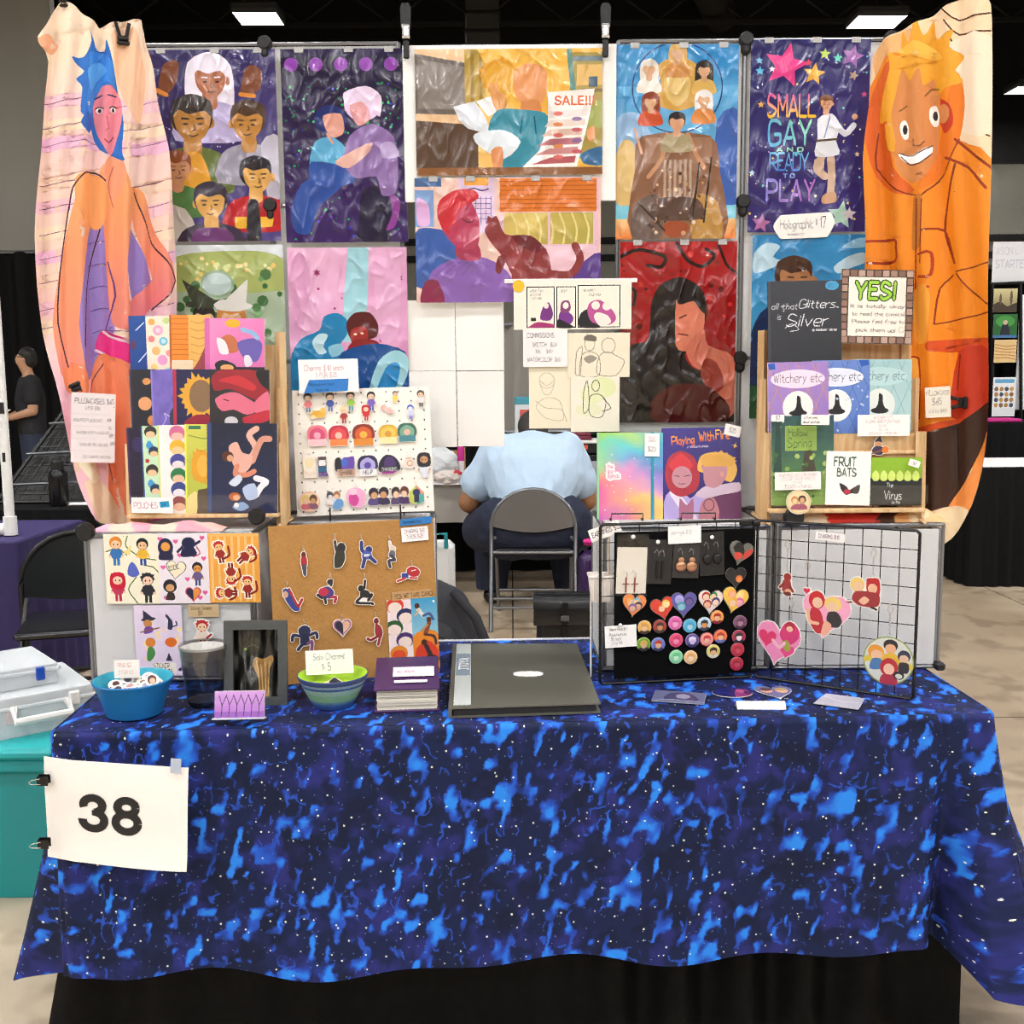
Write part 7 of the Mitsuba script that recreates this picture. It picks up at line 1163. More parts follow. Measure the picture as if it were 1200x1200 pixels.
part(k, 'label', quad(.036, .139, .44, .80, ZS + .0233, ZS + .0238), col(0x8696a6, .35), label='grey-blue panel with white lettering')
V = printed('ITOYA', 0, 0, .023, 'c'); kk = part(k, 'lettering', trimesh.Trimesh(g.map(np.c_[V.reshape(-1, 2) * [1, -1] + [0, -.012], np.zeros(V.shape[0] * 3)]), face_viewer(g.map(np.c_[V.reshape(-1, 2) * [1, -1] + [0, -.012], np.zeros(V.shape[0] * 3)]), np.arange(V.shape[0] * 3).reshape(-1, 3), g.n), process=False), col(0xf4f6f6, .4))
o = at_z(619, 789.5, ZS + .023); e_ = extr(Polygon([(.034 * np.sign(math.cos(t)) * abs(math.cos(t)) ** .7, .020 * np.sign(math.sin(t)) * abs(math.sin(t)) ** .8) for t in np.linspace(0, 2 * math.pi, 33)[:-1]]), .0008); e_.apply_translation(o - [0, 0, .0006]); part(k, 'sticker', e_, col(0xfafafa, .3), label='white oval label')

# ---- wire grids
def wire_grid(k, F, W, H, n, m, r=.0032):
    c = .006; o = [(-W / 2, -H / 2 + c), (-W / 2, H / 2 - c), (-W / 2 + c, H / 2), (W / 2 - c, H / 2), (W / 2, H / 2 - c), (W / 2, -H / 2 + c), (W / 2 - c, -H / 2), (-W / 2 + c, -H / 2)]
    o2 = []
    for i in range(len(o)):
        a, b = np.array(o[i]), np.array(o[(i + 1) % len(o)]); o2 += [a + (b - a) * t for t in np.linspace(0, 1, 5)[:-1]]
    part(k, 'frame', F.mesh(tube(np.c_[np.array(o2), np.zeros(len(o2))], r, 8, True)), BLACK, smooth=40)
    for i in range(1, n): part(k, 'wire', F.mesh(rod((-W / 2 + W * i / n, -H / 2, .0), (-W / 2 + W * i / n, H / 2, .0), .0011, 5)), BLACK)
    for j in range(1, m): part(k, 'wire', F.mesh(rod((-W / 2, -H / 2 + H * j / m, .0022), (W / 2, -H / 2 + H * j / m, .0022), .0011, 5)), BLACK)
pa, ph, pc2 = seat(703, 803), seat(880, 794), seat(1070, 821)
def gridframe(a, b, h):
    d = b - a; F = Frame((a + b) / 2 + [0, 0, h / 2 + .003], math.degrees(math.atan2(d[1], d[0]))); return F, np.linalg.norm(d[:2])
Hg = .362
F1, W1 = gridframe(pa, ph, Hg); k1 = thing('wire_grid', 'black wire grid panel behind the black pin board', 'wire grid'); wire_grid(k1, F1, W1, Hg, 8, 9)
F2, W2 = gridframe(ph + [.008, 0, 0], pc2, Hg); k2 = thing('wire_grid', 'black wire grid panel hung with large charms at the right', 'wire grid'); wire_grid(k2, F2, W2, Hg, 9, 9)
for v in (.97, -.9): part(k1, 'hinge', F1.mesh(cat([tube([(W1 / 2 - .004, v * Hg / 2, 0), (W1 / 2 + .012, v * Hg / 2, 0)], .008, 10), cbox((W1 / 2 - .02, v * Hg / 2, 0), (.03, .014, .01), .003)])), BLACK)
# black pin board on the first grid
u0, _ = F1.hit(719, 700); u1 = W1 / 2 - .003; _, v1 = F1.hit(790, 621.5); _, v0 = F1.hit(790, 791)
bk = F1.sub((u0 + u1) / 2, (v0 + v1) / 2, .008); WB, HB = u1 - u0, v1 - v0
k = thing('pin_board', 'black felt pin board covered with earrings, heart pins and round buttons', 'board')
mat('black_felt', princ(0x0a0a0b, .95, specular=.1), lambda p, n, uv: fbm(p.x * 700, p.y * 700, p.z * 700), .0005)
put(k + '__board', bk.mesh(cbox((0, 0, -.002), (WB, HB, .005), .001)), 'black_felt')
def face_btn(bg, hair, skin, cloth=None, rim=None):
    S = [(el(0, 0, 1.2, n=8), rim or bg), (el(0, 0, .9, n=8), bg)]
    if cloth: S.append((bl(-.8, 1.1, -.6, .45, .6, .45, .8, 1.1), cloth))
    return S + [(el(0, -.12, .52, .5), hair), (bl(-.36, -.1, .36, -.1, .3, .4, 0, .55, -.3, .4), skin), (bl(-.5, -.1, -.4, -.5, .4, -.5, .5, -.1, .2, -.22, -.2, -.2), hair)]
Gp = 'round pin buttons on the black board'
BT = [(755, 735, 0xe2b060, 0xd09a50, 0xe8c090, 0x4a3a30, 0xe8c080, 'tan round pin button with a blond head, left end of the first row'), (773, 734, 0xa83a34, 0x3a2a24, 0xc88a60, 0x4a3a30, 0x7a3a30, 'brick red round pin button with a dark head, second in the first row'), (791, 730, 0xe070b0, 0xd85aa0, 0xf0a8cc, None, 0xe888bc, 'bright pink round pin button, third in the first row'), (808, 733, 0x58b4d8, 0x48a4cc, 0xa8d8ea, None, 0x78c4e0, 'sky blue round pin button, fourth in the first row'), (825, 731, 0xb8d8ea, 0x28282c, 0xe0904a, 0x3a4a5a, 0xd0e0ea, 'pale blue round pin button with a black-haired orange face, fifth in the first row'), (840, 723, 0xe8a850, 0xa82f2a, 0xe8b08a, 0x8a2f34, 0xe06a4a, 'orange round pin with a red-haired head, above the first row at its right'),
      (754, 755, 0x6a9a3a, 0xc8a84a, 0xd8a880, 0x2a2a2c, 0xb8c84a, 'green round pin button with a blond head, left end of the second row'), (771, 755, 0x6a7ac0, 0xb83a34, 0xe0b090, 0x3a3a5c, 0x8a98d0, 'blue round pin button with a red-haired head, second in the second row'), (792, 750, 0xe04a78, 0xd03a68, 0xf08aa8, None, 0xf06a90, 'crimson pink round pin button, third in the second row'), (811, 750.5, 0x5a4a8c, 0xd8d4e8, 0xc8b8e0, 0x3a3068, 0x8a78b8, 'violet round pin button with a white head, fourth in the second row'), (828, 749, 0xe89a90, 0xc83a3a, 0xf0b8a0, None, 0xd84a4a, 'salmon round pin button with a red edge, fifth in the second row'), (844, 745.5, 0xe8804a, 0xb83a2a, 0xf0b890, 0x6a7ab8, 0xd84a4a, 'orange and blue round pin button, right end of the second row'),
      (792, 769.5, 0x8ad8a0, 0x6ac48a, 0xc0ecc8, None, 0xa8e4b4, 'mint green round pin button, left of the two in the lowest row'), (809, 770, 0xf0c48a, 0xe0a86a, 0xf8dcb4, None, 0xf4d4a4, 'peach round pin button, right of the two in the lowest row'), (835.5, 763, 0xd8cc70, 0x3a2a22, 0xe0b080, 0xe8e4d0, 0xe8e0a0, 'yellow round pin with a dark-haired face, below the second row at its right'),
      (867, 729, 0x7a4a68, 0x5a3a50, 0xa87a90, 0x4a2f44, 0x9a6a88, 'dusky purple round pin button, topmost of the column at the right edge of the board'), (865.5, 746, 0xa02a48, 0x22222a, 0xe8dce0, 0x22222a, 0xc04a68, 'dark red round pin button with a black shape, second of the column at the right edge'), (864, 761, 0xc03044, 0xa82438, 0xd0505c, None, 0xd04a5c, 'red round pin button, third of the column at the right edge'), (863, 777.5, 0xb82a40, 0x9a2034, 0xc84658, None, 0xc83a50, 'deep red round pin button, lowest of the column at the right edge')]
for (px, py, bg, hr, sk, cl, rim, lab) in BT:
    u, v = bk.hit(px, py, .004); button(bk.sub(u, v, .0040), .0163, face_btn(bg, hr, sk, cl, rim), lab.replace(' round pin button', ' round pin').replace(' row', ' button row'), Gp)
HO = heart(0, 0.02, .98)
def heads(bg, *hs): return [(rc(-2, -2, 2, 2), bg)] + sum([[(el(x, y, .34, .34), h_), (el(x, y + .08, .25, .24), s)] for x, y, h_, s in hs], [])
HT = [(743, 707, 14, 0xe88a4a, ((-.3, -.1, 0xe8a850, 0xe8b888), (.15, -.2, 0x8fb8c8, 0xe8c09a), (.35, .15, 0x3a3a4a, 0xd8a080), (-.1, .35, 0x7a5aa0, 0xe0b090)), -8, 'heart pin with four faces on an orange ground, left end of the row of hearts'), (776, 711, 14, 0xd8402e, ((-.1, .05, 0xe8502e, 0xf4c8a0), (.32, -.2, 0xf0c860, 0xf8dca8)), 12, 'red and yellow heart pin with two faces, second in the row of hearts'), (801, 706, 15.5, 0x5a58a4, ((-.35, -.25, 0xb8a8e8, 0x9aa4d8), (.4, -.1, 0x4a3a78, 0x6a5a98), (-.2, .25, 0x4a9ab0, 0x8ac0d0)), 0, 'blue and violet heart pin, third in the row of hearts'), (832.5, 703, 15, 0xe8d8d0, ((-.4, -.3, 0xb83a3a, 0xf0c8b0), (.15, -.35, 0x2f8a4a, 0xf0c8a0), (-.25, .3, 0xa84a3a, 0xe8b898), (.4, .1, 0x4a3a7a, 0xf0d0b8)), -4, 'heart pin with many-coloured heads on white, fourth in the row of hearts'), (861, 701, 16, 0xf0c050, ((-.3, -.3, 0xf0a050, 0xf0b088), (.3, -.3, 0xf4d470, 0xf4d8a0), (.4, .2, 0xe878a0, 0xf0a8c0), (-.1, .3, 0xf0b850, 0xf0c8a0)), -14, 'yellow and pink heart pin with four faces, right end of the row of hearts'), (868, 646, 14.5, 0x4a4844, ((.35, .1, 0xb84a3a, 0xc85a4a),), -14, 'dark grey and red heart pin in the top right corner of the board'), (862, 675, 12.5, 0x17171a, ((.3, .25, 0xd86a30, 0xe8904a),), 0, 'black heart pin with an orange face, under the dark grey heart pin')]
for (px, py, s, bg, hs, rt, lab) in HT:
    u, v = bk.hit(px, py, .004); sc = s * 1.96e-3
    S = heads(bg, *hs)
    if lab.startswith('dark grey'): S = [(rc(-2, -2, 2, 2), 0x6a6a62), (bl(-.7, -.2, -.4, -.7, 0, -.6, .3, .1, 0, .3, -.5, .1), 0x1a1a1c), (bl(-.5, .2, 0, .1, .2, .4, -.1, .7, -.4, .6), 0xd8453a), (bl(.3, 0, .9, -.4, .9, .2, .3, .6), 0xc8403a)]
    k = button(bk.sub(u, v, .0040, rt), sc, S, lab, 'heart pins on the black board', .12, 'heart_pin', 'pin', HO)
# earring cards
def ecard(r, label, base, w=.0035, rot=0, clear=False, m=None):
    u0, v0 = bk.hit(r[0], (r[1] + r[3]) / 2); u1, _ = bk.hit(r[2], (r[1] + r[3]) / 2); _, vt = bk.hit((r[0] + r[2]) / 2, r[1]); _, vb = bk.hit((r[0] + r[2]) / 2, r[3])
    g = bk.sub((u0 + u1) / 2, (vt + vb) / 2, w, rot); W, H = u1 - u0, vt - vb; k = thing('earring_card', label, 'earrings')
    part(k, 'card', g.mesh(cbox((0, 0, 0), (W, H, .001))), base); return k, g, W, H
def pin_head(px, py):
    u, v = bk.hit(px, py); k = thing('push_pin', 'small white push pin holding an earring card on the black pin board', 'push pin', 'white push pins on the black board')
    m = trimesh.creation.icosphere(2, .0048); m.apply_scale([1, 1, .6]); m.apply_translation([u, v, .0075]); put(k + '__head', bk.mesh(m), WHITE, True)
def hook(g, x, y, s=1.0): return g.mesh(tube([(x - .008 * s, y + .008, .003), (x - .004 * s, y + .016, .004), (x, y + .012, .005), (x + .002 * s, y + .004, .004), (x + .002 * s, y, .003)], .0006, 5))
k, g, W, H = ecard((722, 641, 757, 695), 'cream bagged card with thin red earrings, upper left of the pin board', col(0xe8e2d6, .6), rot=-2)
part(k, 'bag', g.mesh(cbox((0, .012, .0016), (W + .004, H + .034, .0004))), 'clear_acrylic')
for x in (-.012, .008):
    part(k, 'earring', g.mesh(cat([cbox((x, -.032, .003), (.0028, .034, .0016)), cbox((x, -.030, .003), (.016, .0016, .0016)).apply_transform(np.eye(4))])), col(0x8a3a34, .3)); part(k, 'hook', hook(g, x, -.014), 'chrome')
k, g, W, H = ecard((758, 632, 787, 684), 'black card with long black drop earrings, second card on the pin board', col(0x222224, .4), rot=-3)
for x in (-.006, .006): part(k, 'earring', g.mesh(cbox((x, -.018, .003), (.0045, .040, .003), .001)), col(0x0c0c0d, .2)); part(k, 'hook', hook(g, x, .012), 'chrome')
k, g, W, H = ecard((788, 634, 819, 677), 'dark card with two round copper earrings, third card on the pin board', col(0x333130, .5), rot=-3)
mat('copper', princ(0xcf9a78, .3, metallic=.7))
for x in (-.0125, .0125): part(k, 'earring', g.mesh(cat([ball((x, .000, .005), .0075, (1, .9, .5)), ball((x, -.015, .005), .0125, (1, 1, .45))])), 'copper', True); part(k, 'hook', hook(g, x, .010), 'chrome')
k, g, W, H = ecard((819, 623, 848, 674), 'black card with dark hook earrings, right-hand card on the pin board', col(0x1c1c1e, .4), rot=2)
for x in (-.011, .012): part(k, 'earring', g.mesh(ball((x, -.012, .004), .010, (1, 1.2, .4))), col(0x0e0e10, .5), True); part(k, 'hook', hook(g, x, .012), 'chrome')
for px, py in ((741, 628.5), (770, 634.5), (833, 629)): pin_head(px, py)
onboard(bk, (781.5, 615.5, 820, 636), 'torn white card with faint handwriting above the copper earrings', [(rc(781, 615, 820, 636), 0xfaf8f6), (lettering('earrings $12', 785, 625, 4.6, .55, .1, .8), 0xa8a8ae)], w=.009, rot=1)
onboard(bk, (708, 732, 745, 757.5), 'white card with handwritten pin prices at the lower left of the pin board', [(rc(708, 732, 745, 758), 0xfaf8f4), (lettering('* Heart Pins $3', 711, 738, 3.4, .5, .1, .4), 0x3a3a42), (lettering('Round buttons', 713, 744, 3.4, .5, .1, .5), 0x3a3a42), (lettering('$2 each', 715, 749, 3.4, .5, .1, .6), 0x3a3a42), (lettering('3 for $5', 716, 754, 3.4, .5, .1, .6), 0x3a3a42)], w=.007, rot=1.5)
u, v = bk.hit(725.5, 731); m = trimesh.creation.icosphere(2, .004); m.apply_translation([u, v, .011]); put(thing('push_pin', 'white push pin on the handwritten price card at the left of the pin board', 'push pin') + '__head', bk.mesh(m), WHITE, True)
# sign on sticks and the white cup beside the grid
k = thing('stick_sign', 'tilted white sign on two thin white sticks at the left of the pin board', 'sign')
b0 = at(703, 770, 2.29); 
part(k, 'stick', rod(at(703, 786, 2.32), at(705, 628, 2.32), .0022, 6), WHITE); part(k, 'stick', rod(at(714, 697, 2.345), at(713, 625, 2.32), .0030, 6), col(0xe8dcc8, .6))
f, W, H = rect(690, 615, 728, 630, 2.312, 0, 0, 20); put(k + '__plate', f.mesh(cbox((0, 0, 0), (W, H, .002), .0005)), PAPER); add_print(k, [(lettering('EARRINGS $20', 3, 10, 5.4, .9, 0, .35), 0x5a3a4c)], (0, 0, 38, 15), W, H, f, off=.0012)
c = at(704, 703, 2.345)
k = thing('paper_cup', 'small square white cup hung beside the pin board', 'cup')
part(k, 'body', trimesh.convex.convex_hull(np.array([(c[0] + s * a, c[1] + t * a, c[2] + z) for s in (-1, 1) for t in (-1, 1) for a, z in ((.022, 0), (.028, .058))])), col(0xece4da, .6))
part(k, 'rim', cbox((c[0], c[1], c[2] + .057), (.060, .060, .006), .002), col(0xf2ece4, .6))
for i in range(4): part(k, 'rib', cbox((c[0] - .018 + .012 * i, c[1] - .0262, c[2] + .03), (.003, .003, .05), .001), col(0xf4eee8, .6))
part(k, 'hanger', rod((c[0] - .02, c[1] + .028, c[2] + .05), (c[0] - .02, c[1] + .028, ZS), .0025, 6), WHITE)

# ---- large charms on the second grid
def gc(px, py, sh, label, top_px, s=.00187, **kw):
    u, v = F2.hit(px, py); _, vt = F2.hit(*top_px); yt = -unary_union([q for q, _ in sh]).bounds[1] * s
    charm(F2, u, v, sh, s, label + ' of the right wire grid', edge=1.0, chain=max(vt - v - yt - .022, .012), clasp=True, w=.006, group='large charms on the right wire grid', **kw)
gc(923, 684, [(el(1, -9, 4.6, 4.6), 0x9c2f2c), (bl(-5, 8, -4, -5, 4, -6, 6, 6, 2, 10), 0xa03438), (el(2, 9, 4, 4), 0xe0a888), (ln(3, -4, 0, -8, 4), 0x8a2a2c), (ln(3, 4, 2, 8, 8), 0x8a2a2c), (bl(-4, 10, 0, 14, 6, 13, 4, 9), 0x6a2a2c)], 'small dark red tumbling figure charm, at the top left', (925, 632))
gc(913, 748, [(heart(0, 2, 27, 8), 0xf090bc), (heart(-13, -1, 11, 6), 0xe0386a), (heart(11, 13, 9, 10), 0xe8508a), (bl(2, -8, 8, -20, 18, -22, 26, -12, 24, -2, 14, 6, 6, 2), 0xd83a78), (el(14, -17, 6, 6), 0xb02a40), (el(14, -14, 4, 3.6), 0xf0b8a0), (bl(4, 4, 12, 0, 16, 10, 10, 14), 0xa8a04a), (ln(4, -6, 2, 2, 10, 8, 4), 0xf4b8c8)], 'pink heart charm with one red-haired figure, at the lower left', (912, 697))
gc(968, 717, [(heart(1, 0, 28, 6), 0xf4a8c8), (el(-10, -14, 9.5, 11), 0xc8242c), (el(-9, -11, 6, 6.5), 0xf0c4a8), (el(9, -11, 10, 9), 0xf0cc74), (el(8, -7, 6.5, 6), 0xf0c8a8), (bl(-18, 10, -16, -4, -6, -2, -2, 8, 0, 22, -8, 26, -14, 20), 0xc02a3a), (ln(4, -20, -2, -18, 12, -8, 14), 0xf0b898), (bl(2, 10, 4, -1, 14, -2, 20, 8, 16, 16, 6, 16), 0x2f2c34), (bl(-4, 26, 0, 10, 8, 14, 4, 26), 0xf0b098), (heart(-22, -24, 4), 0xd83050)], 'pink heart charm with two figures, in the middle', (968, 659))
gc(1014, 694, [(el(-8, -9, 8, 8.4), 0xecc870), (el(-7, -7, 5.4, 5.6), 0xf0c8a4), (bl(2, -16, 7, -18, 16, -17, 17, 0, 10, 4, 3, 0), 0xb8242c), (el(9, -6, 5.4, 5.6), 0xeab898), (bl(-14, 8, -10, -1, 2, -2, 16, 0, 17, 12, 10, 16, -6, 15), 0x9c2c34), (bl(-6, 10, 0, 4, 6, 8, 0, 14), 0xe8b498), (ln(2, -14, 12, -20, 13), 0x7a242c), (ln(2.4, 8, 16, 14, 18), 0x2a1c20)], 'square red charm with two heads, at the top right', (1016, 642))
cc = Point(0, 0).buffer(28, 12)
gc(1042, 773, [(cc.difference(Point(0, 0).buffer(26.6, 12)), 0x8aa05a), (Point(0, 0).buffer(26.6, 12), 0xd2d4cc), (bl(-26, -2, -10, -8, 10, -4, 26, 2, 25, 8, 4, 6, -12, 2, -27, 4), 0xd8c24a), (el(-14, -9, 9, 8), 0xe89a3a), (el(-13, -5, 6.4, 6), 0xf0c09a), (el(2, -18, 8, 7), 0x222228), (el(2, -14, 6, 5.6), 0xe8b088), (bl(-6, -4, 2, -10, 10, -6, 10, 4, -4, 4), 0xe0b03a), (el(17, -7, 7, 7), 0x2f3450), (el(17, -4, 5, 4.6), 0xe0b8a0), (bl(-20, 12, -18, 0, -8, -1, -6, 10), 0x4a7ab0), (bl(12, 12, 12, 1, 22, 1, 22, 12), 0x2a2a34), (el(1, 8, 10, 11), 0xb82838), (el(1, 10, 6, 6.6), 0xf0c0a8), (bl(-8, 27, -6, 17, 8, 17, 10, 27), 0xb03048), (el(12, 16, 6, 5).difference(el(12, 17, 4, 3)), 0x22222a)], 'round green-rimmed charm with four coloured heads, at the lower right', (1042, 708), clear=True)
onboard(F2, (956.5, 624, 991, 633.5), 'small white card reading CHARMS $15 near the top of the right wire grid', [(rc(956, 624, 991, 634), 0xf8f4f2), (lettering('CHARMS $15', 960, 631, 4.4, .75, 0, .5), 0x6a4a68)], w=.005, rot=-2)
# ---- books on the cube behind the grid
def stand_book(r, label, S, name, cat_, th, m, Y, rot=0, pb='print_glossy'):
    f, W, H = rect(*r, Y, 0, 9, rot); k = thing(name, label, cat_); part(k, 'page_block', f.mesh(cbox((.001, 0, -th / 2), (W - .004, H - .006, th - .003))), col(0xf2eee6, .7))
    part(k, 'cover', f.mesh(cbox((0, 0, -.0012), (W, H, .0024), .0008)), m); part(k, 'cover', f.mesh(cbox((0, 0, -th + .001), (W, H, .0024), .0008)), m); part(k, 'spine', f.mesh(cbox((-W / 2 + .001, 0, -th / 2), (.0024, H, th))), m)
    add_print(k, S, r, W, H, f, pb, off=.0004); return k, f, W, H
r = (700, 507, 777, 611)
def rainbow(q):
    n1, n2 = meshkit.fbm(np.c_[q / 26, q[:, :1] * 0 + 3.3], 3) - .5, meshkit.fbm(np.c_[q / 26, q[:, :1] * 0 + 8.1], 3) - .5
    a, b = np.clip((q[:, 0] - 700) / 77 + n1 * .7, 0, 1), np.clip((q[:, 1] - 507) / 104 + n2 * .5, 0, 1)
    rows = [[0x9cd45a, 0xb4dc78, 0x4fc4d8], [0x7ad8a8, 0x5fcfd4, 0x4aa8dc], [0xa8dc8a, 0x7fb0dc, 0x6a7cc8], [0xf0907a, 0xe89ac8, 0xa890dc], [0xf07a90, 0xf4a8a8, 0xf0b0c8], [0xe86aa8, 0xf4c06a, 0xf4d87a], [0xc86ac8, 0xf09a8a, 0xe8d860]]
    Cc = np.array([[lin(c) for c in w] for w in rows]); y = b * 5.999; i = y.astype(int); fy = (y - i)[:, None]; x = a * 1.999; j = x.astype(int); fx = (x - j)[:, None]
    return (Cc[i, j] * (1 - fx) + Cc[i, j + 1] * fx) * (1 - fy) + (Cc[i + 1, j] * (1 - fx) + Cc[i + 1, j + 1] * fx) * fy
S = [(rc(*r), rainbow), (rc(700, 507, 702, 611), 0x9ad4a0), (unary_union([t.buffer(1.6) for t in (lettering('the', 712, 549, 5, 1, 0, .9), lettering('gay', 712, 554.5, 5, 1, 0, .9), lettering('agenda', 712, 560, 5, 1, 0, .9))]).buffer(1).buffer(-.6), 0xf8f0f2)] + [(lettering(t, 712, y, 5, .9, 0, .9), 0xd88aa0) for t, y in (('the', 549), ('gay', 554.5), ('agenda', 560))] + dots((706, 512, 770, 606), 20, 0xf8f4f4, .4, .9, 4)
k, f, W, H = stand_book(r, 'rainbow watercolour notebook titled the gay agenda, standing behind the black pin board', S, 'notebook', 'notebook', .016, col(0x8fd0a0, .4), 2.53, -.6)
u, _ = f.hit(764.5, 560); part(k, 'elastic_band', f.mesh(cbox((u, 0, .0012), (.0075, H + .003, .0012))), col(0x2a96b4, .5), label='teal elastic band')
r2 = (755.5, 508, 773, 535); g, W2, H2 = rect(*r2, 2.551, 0, 9, -1); sheet('price_card', 'rounded white price tag reading $20 on the rainbow notebook', 'price card', g, W2, H2, [(rc(*r2), 0xfbf8f6), (lettering('THE GAY', 764, 514, 2.6, .4, align='c', gap=.4), 0xa07a84), (lettering('AGENDA', 764, 518, 2.6, .4, align='c', gap=.4), 0xa07a84), (lettering('$20', 764, 529, 5.4, .7, align='c'), 0x4a4a52)], r2)
r = (777, 501, 868, 611)
S = [(rc(*r), grad(0x37278a, 0x2c1f64, (777, 501), (868, 580), .3)), (lettering('Playing', 788, 521, 9.5, 1.8, .05, .5, rot=4), grad(0xf2a02a, 0xe8502e, (788, 508), (788, 524))), (lettering('With', 820, 517, 10.5, 1.9, .05, .5, rot=3), grad(0xf2a02a, 0xe8502e, (820, 505), (820, 520))), (lettering('Fire', 840, 515, 10.5, 1.8, .05, .6, rot=3), grad(0xf2b43a, 0xe85a2e, (840, 504), (840, 518))), (lettering('A FAN BOOK OF SPARKS', 806, 525, 2.2, .4, 0, .6, rot=2), 0xd8c8e8)]
S += [(bl(778, 612, 780, 580, 796, 572, 808, 584, 820, 576, 832, 590, 836, 612), 0xb8a4dc), (bl(784, 578, 792, 574, 816, 606, 808, 612), 0xe8dcec), (bl(796, 584, 804, 592, 812, 584, 810, 612, 796, 612), 0xb06a88)]
S += [(bl(779, 556, 784, 536, 798, 528, 814, 536, 820, 556, 816, 574, 798, 582, 784, 574), 0xb3283c), (bl(784, 544, 798, 531, 812, 544, 806, 552, 798, 546, 790, 552), 0xd8303e), (el(799, 559, 12, 13), 0xc88a98), (ln(.9, 790, 557, 796, 558), 0x5a2a4a), (ln(.9, 802, 558, 808, 557), 0x5a2a4a), (ln(.8, 795, 566, 799, 567, 803, 566), 0x7a3a58)]
S += [(bl(826, 612, 830, 582, 850, 570, 868, 574, 868, 612), 0x6a2f5a), (bl(818, 612, 822, 588, 836, 584, 842, 600, 838, 612), 0xc07a86), (bl(814, 580, 826, 570, 846, 568, 866, 566, 867, 576, 846, 580, 826, 584), 0xd4bcd0), (bl(818, 552, 822, 534, 840, 530, 858, 536, 864, 552, 856, 566, 838, 556), 0xe8b45a), (bl(824, 552, 822, 546, 832, 540, 852, 544, 850, 562, 838, 572, 826, 568), 0xc68a94), (el(846, 556, 2.4, 3.4), 0xd89a98), (spiky(842, 541, 22, 12, 18, .86).difference(rc(810, 547, 870, 580)), 0xe0a84c), (el(830, 592, 6, 7).boundary.buffer(.5), 0x4a1f30), (star(862, 523, 4, 4, .3, 20), 0xf0b84a)]
stand_book(r, 'purple book titled Playing With Fire, standing right of the rainbow notebook', S, 'book', 'book', .010, col(0x33246e, .4), 2.53, .4)
r2 = (849, 498, 868, 511); g, W2, H2 = rect(*r2, 2.562, 0, 9, -14); sheet('price_card', 'tilted white price card reading $25 at the top right corner of the purple book', 'price card', g, W2, H2, [(rc(*r2), 0xfbf8f6), (lettering('$25', 858.5, 507, 5, .7, align='c'), 0x5a5a62)], r2)
for x0, x1, lab in ((716, 753, 'black wire easel lip under the rainbow notebook'), (798, 838, 'black wire easel lip under the purple book')):
    a, b = at(x0, 611, 2.505), at(x1, 611, 2.505); k = thing('wire_easel', lab, 'easel'); z = ZC1 + .0045
    part(k, 'lip', tube([(a[0], 2.54, z), (a[0], 2.503, z), (a[0], 2.500, z + .016), (b[0], 2.500, z + .016), (b[0], 2.503, z), (b[0], 2.54, z)], .0019, 6), BLACK)
    part(k, 'back', tube([(a[0], 2.60, z), (a[0], 2.582, z + .12), (b[0], 2.582, z + .12), (b[0], 2.60, z)], .0019, 6), BLACK)
# ---- small things lying on the right of the table
def flat(name, label, cat_, px, py, poly, s, S, box, W, H, rot, th=.0012, m=None, pb='print_glossy', group=None):
    o = seat(px, py); F = Frame(o + [0, 0, .0012], 0, 90, rot); F.n = np.array([0, 0, 1.0]); k = thing(name, label, cat_, group)
    P = affinity.affine_transform(poly, [W / (box[2] - box[0]), 0, 0, -H / (box[3] - box[1]), -W / 2 - box[0] * W / (box[2] - box[0]), H / 2 + box[1] * H / (box[3] - box[1])])
    put(k + '__body', F.mesh(extr(P, th)), m or PAPER)
    if S: add_print(k, S, box, W, H, F, pb, off=th + .0004, clip=poly.buffer(-.4))
    return k
B = (0, 0, 60, 40)
flat('foil_packet', 'clear packet with a grey and purple picture lying in front of the black pin board', 'packet', 796, 818, rc(1, 1, 59, 39), 1, [(rc(0, 0, 60, 40), 0x6a6e92), (bl(14, 30, 20, 8, 40, 6, 52, 30), 0x4a4470), (el(34, 18, 8, 8), 0x9a94b4), (ln(1, 2, 38, 20, 30, 58, 34), 0xb8bcd0)], B, .115, .085, -14, m=col(0xa8b0c4, .2))
flat('oval_sticker', 'dark blue oval sticker with pink figures, lying by the foot of the grid hinge', 'sticker', 858, 812.5, el(30, 20, 29, 18, n=8), 1, [(rc(0, 0, 60, 40), 0x1c2266), (bl(32, 36, 36, 14, 52, 10, 56, 32), 0x8a3a7a), (el(42, 16, 6, 7), 0xb05a8a), (el(51, 22, 5, 6), 0x5a2a5a), (ln(2, 8, 20, 28, 24), 0x2a3a9a)], B, .092, .080, 0)
flat('heart_sticker', 'heart-shaped sticker with two faces, right of the dark blue oval sticker', 'sticker', 908, 812, heart(30, 20, 27), 1, [(rc(0, 0, 60, 45), 0x6a6a9a), (el(19, 18, 9, 9), 0xd8a088), (el(41, 18, 9, 9), 0xe0b090), (el(19, 13, 9, 6), 0x5a3f4a), (el(41, 13, 9, 6), 0xb89a6a)], (0, 0, 60, 45), .090, .085, 0)
f, W, H = rect(863, 822.5, 921, 832, 2.11, 0, 40, -1.0); c_ = seat(892, 830); f.o = c_ + [0, 0, .006]
k = thing('folded_card', 'narrow blank white folded card lying in front of the stickers', 'card'); put(k + '__front', f.mesh(cbox((0, 0, 0), (.102, .018, .001))), PAPER); part(k, 'back', Frame(c_ + [0, .014, .006], 0, -40).mesh(cbox((0, 0, 0), (.102, .018, .001))), PAPER)
